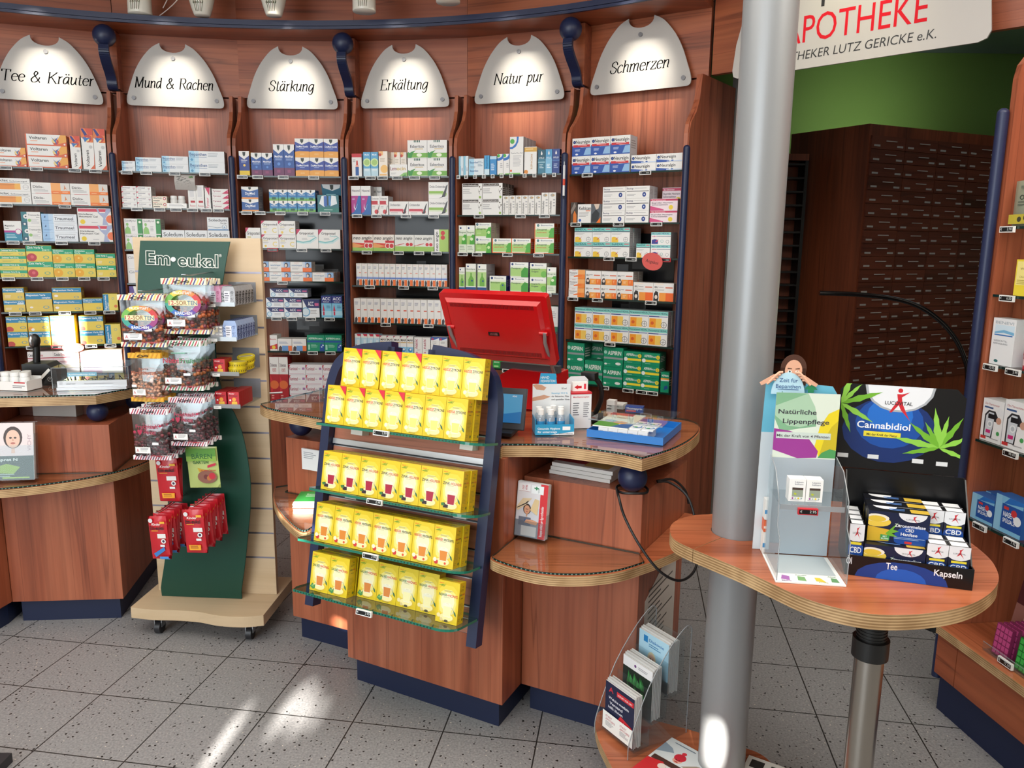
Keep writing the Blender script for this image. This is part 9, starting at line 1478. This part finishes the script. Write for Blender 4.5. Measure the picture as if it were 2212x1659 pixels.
BR = [([('r', '1c2140', 0, 0, 1, 1), ('t', 'c8303a', 'A', .12, .82, .1, .16), ('r', 'cc2a35', .4, .82, .98, .92), ('t', 'f0dcdc', 'SOFORT VOR ORT', .43, .845, .035, .5), ('t', 'e8e8f0', 'Welche medizin', .12, .68, .05, .7), ('t', 'e8e8f0', 'Versand', .16, .58, .055, .45), ('t', 'e8e8f0', 'hilft Ihnen', .12, .49, .05, .5), ('p', 'cc2a35', [.55, .48, .95, .4, 1, .2, .75, .1, .4, .3]), ('p', 'cc2a35', [.1, .16, .45, .1, .3, .0]), ('p', 'e8e8ec', [.66, .4, .78, .3, .7, .22])], '1c2140', 'dark blue brochure with red shapes', 5), ([('r', '1f2a22', 0, 0, 1, .8), ('r', 'e6e6e8', 0, .8, 1, 1), ell('6a3a7a', .42, .9, .03), ('m', '8a8a90', .52, .86, .9, .92, 2)] + [('p', ('3f9a4a', '2f7a3a', '4fae5a')[i % 3], [.15 + .04 * i, .5 + .02 * (i % 4), .2 + .04 * i, .75 - .03 * (i % 5), .23 + .04 * i, .5]) for i in range(14)] + [('p', ('3f9a4a', '2f7a3a', '4fae5a')[i % 3], [.25 + .04 * i, .3 + .02 * (i % 4), .14 + .05 * i, .52 - .03 * (i % 5), .32 + .04 * i, .36]) for i in range(13)], '26302a', 'white-topped brochure with green fir twig', 6), ([('r', 'a8cfe2', 0, 0, 1, 1), ('r', '1f7ab8', .16, .8, .3, .93), ('t', '1f6aa8', 'Diakonie', .34, .84, .06, .5), ('m', '3a7aa8', .34, .72, .8, .8, 2)] + face(.45, .5, .12, 'd8c8a0', 'd8a890'), 'b4d4e4', 'light blue brochure with a fair-haired portrait', 7)]
for k, (it, base, ds, n) in enumerate(BR):
    y, z = tiers[k]; fm = MB().box(0, 0, 0, w - .002, .004, .155, paint('d4d4d2', .5)); printed(fm, w - .002, .155, it, -.0002, base); fme = fm.mesh('brochure'); bme = MB().box(0, 0, 0, w - .002, .004, .158, paint('cfcfcd', .5)).mesh('brochure_back')
    for j in range(n):
        o = bpy.data.objects.new('brochure', fme if j == 0 else bme); COL.objects.link(o); o.matrix_world = M @ T(.001, y - .002 + j * .0062, z + .0006 + .002 * (j % 3)); tag(o, f'{ds}, in front on its tier' if j == 0 else f'{ORD[j]} brochure behind the {ds}', 'brochure', f'{ds} stack')
m = MB().box(0, 0, 0, w + .004, .0008, .055, PAPER); print_items(m, [('t', 'b8606a', 'STADT', .1, .72, .12, .22), ('t', 'b8606a', 'APOTHEKE', .1, .54, .12, .32), ('m', '8a8a90', .1, .2, .38, .48, 4), ('t', 'b8606a', 'STADT', .58, .72, .12, .22), ('t', 'b8606a', 'APOTHEKE', .58, .54, .12, .32), ('m', '8a8a90', .58, .2, .86, .48, 4)], w + .004, .055); loose(m, 'business_card', 'strip of two white business cards in front of the dark blue brochure', 'card', M @ T(-.002, -.0078, .02))
def magazine(pA, pB, wv, hv, z, items, base, lab, th=.004):
    A, B = at_z(*pA, z), at_z(*pB, z); Mm = frame(A, B, z); m = MB().box(0, 0, 0, wv, hv, th, paint('e2e0dc', .45)); m.X = T(0, 0, th + .0002) @ RX(-PI / 2); printed(m, wv, hv, items, 0, base); loose(m, 'magazine', lab, 'magazine', Mm)
A = at_z(1384, 1672, LZ); B = at_z(1440, 1590, LZ); C_ = at_z(1503, 1624, LZ); d1 = (C_ - B); Mm = frame(B - (C_ - B).normalized() * 0, C_, LZ + .0006)
mw, mh = .15, .2; M0 = Mm @ T(.018, -mh, 0); m = MB().box(0, 0, 0, mw, mh, .004, paint('e2e0dc', .45)); m.X = T(0, 0, .0042) @ RX(-PI / 2)
printed(m, mw, mh, [('r', 'd2d8da', 0, .5, 1, 1), ('p', '8a9aa8', [0, .6, .3, .72, .2, .8, 0, .85]), ('p', '9a8a7a', [.6, .55, 1, .5, 1, .75, .8, .7])] + [ell('e0a894', .46, .62, .07), ell('c42a3a', .46, .69, .085), ell('d0303f', .46, .8, .035), ell('3a2a24', .43, .63, .01), ell('3a2a24', .49, .63, .01), ell('b0403a', .46, .58, .012, 2.5), ('m', '6a7a88', .14, .9, .8, .94, 1), ('r', '4a2f28', .05, .42, .9, .52), ('p', 'c42a2f', [0, 0, .5, 0, .55, .3, .3, .45, 0, .4]), ('p', '3f8a3a', [.5, .1, .7, .0, .75, .2]), ell('c83040', .65, .33, .08), ell('e0d0c8', .35, .36, .06)], 0, 'dcdedd'); loose(m, 'magazine', 'magazine with a child in a red bobble hat on the low table', 'magazine', M0)
A = at_z(1618, 1634, LZ); Mm = T(A.x, A.y, LZ + .0006) @ RZ(R(-32)); m = MB().box(0, -.16, 0, .12, 0, .004, paint('e2e0dc', .45)); m.X = T(0, -.16, .0042) @ RX(-PI / 2); printed(m, .12, .16, [('r', '2a2a28', .1, .7, .4, .92), ('r', '3a3a36', .55, .72, .85, .9), ('r', '8a8a60', .15, .45, .8, .6), ell('1a1a1a', .6, .82, .05)], 0, 'd8d6ce'); loose(m, 'magazine', 'pale magazine with dark pictures right of the pillar foot', 'magazine', Mm)
q = at_z(10, 1655, 0); loose(MB().box(-.25, -.3, .0005, .012, .0, .03, paint('2c2c30', .5)), 'floor_box', 'dark grey object corner on the tiles at the lower left edge', 'box', T(q.x, q.y + .02, 0))
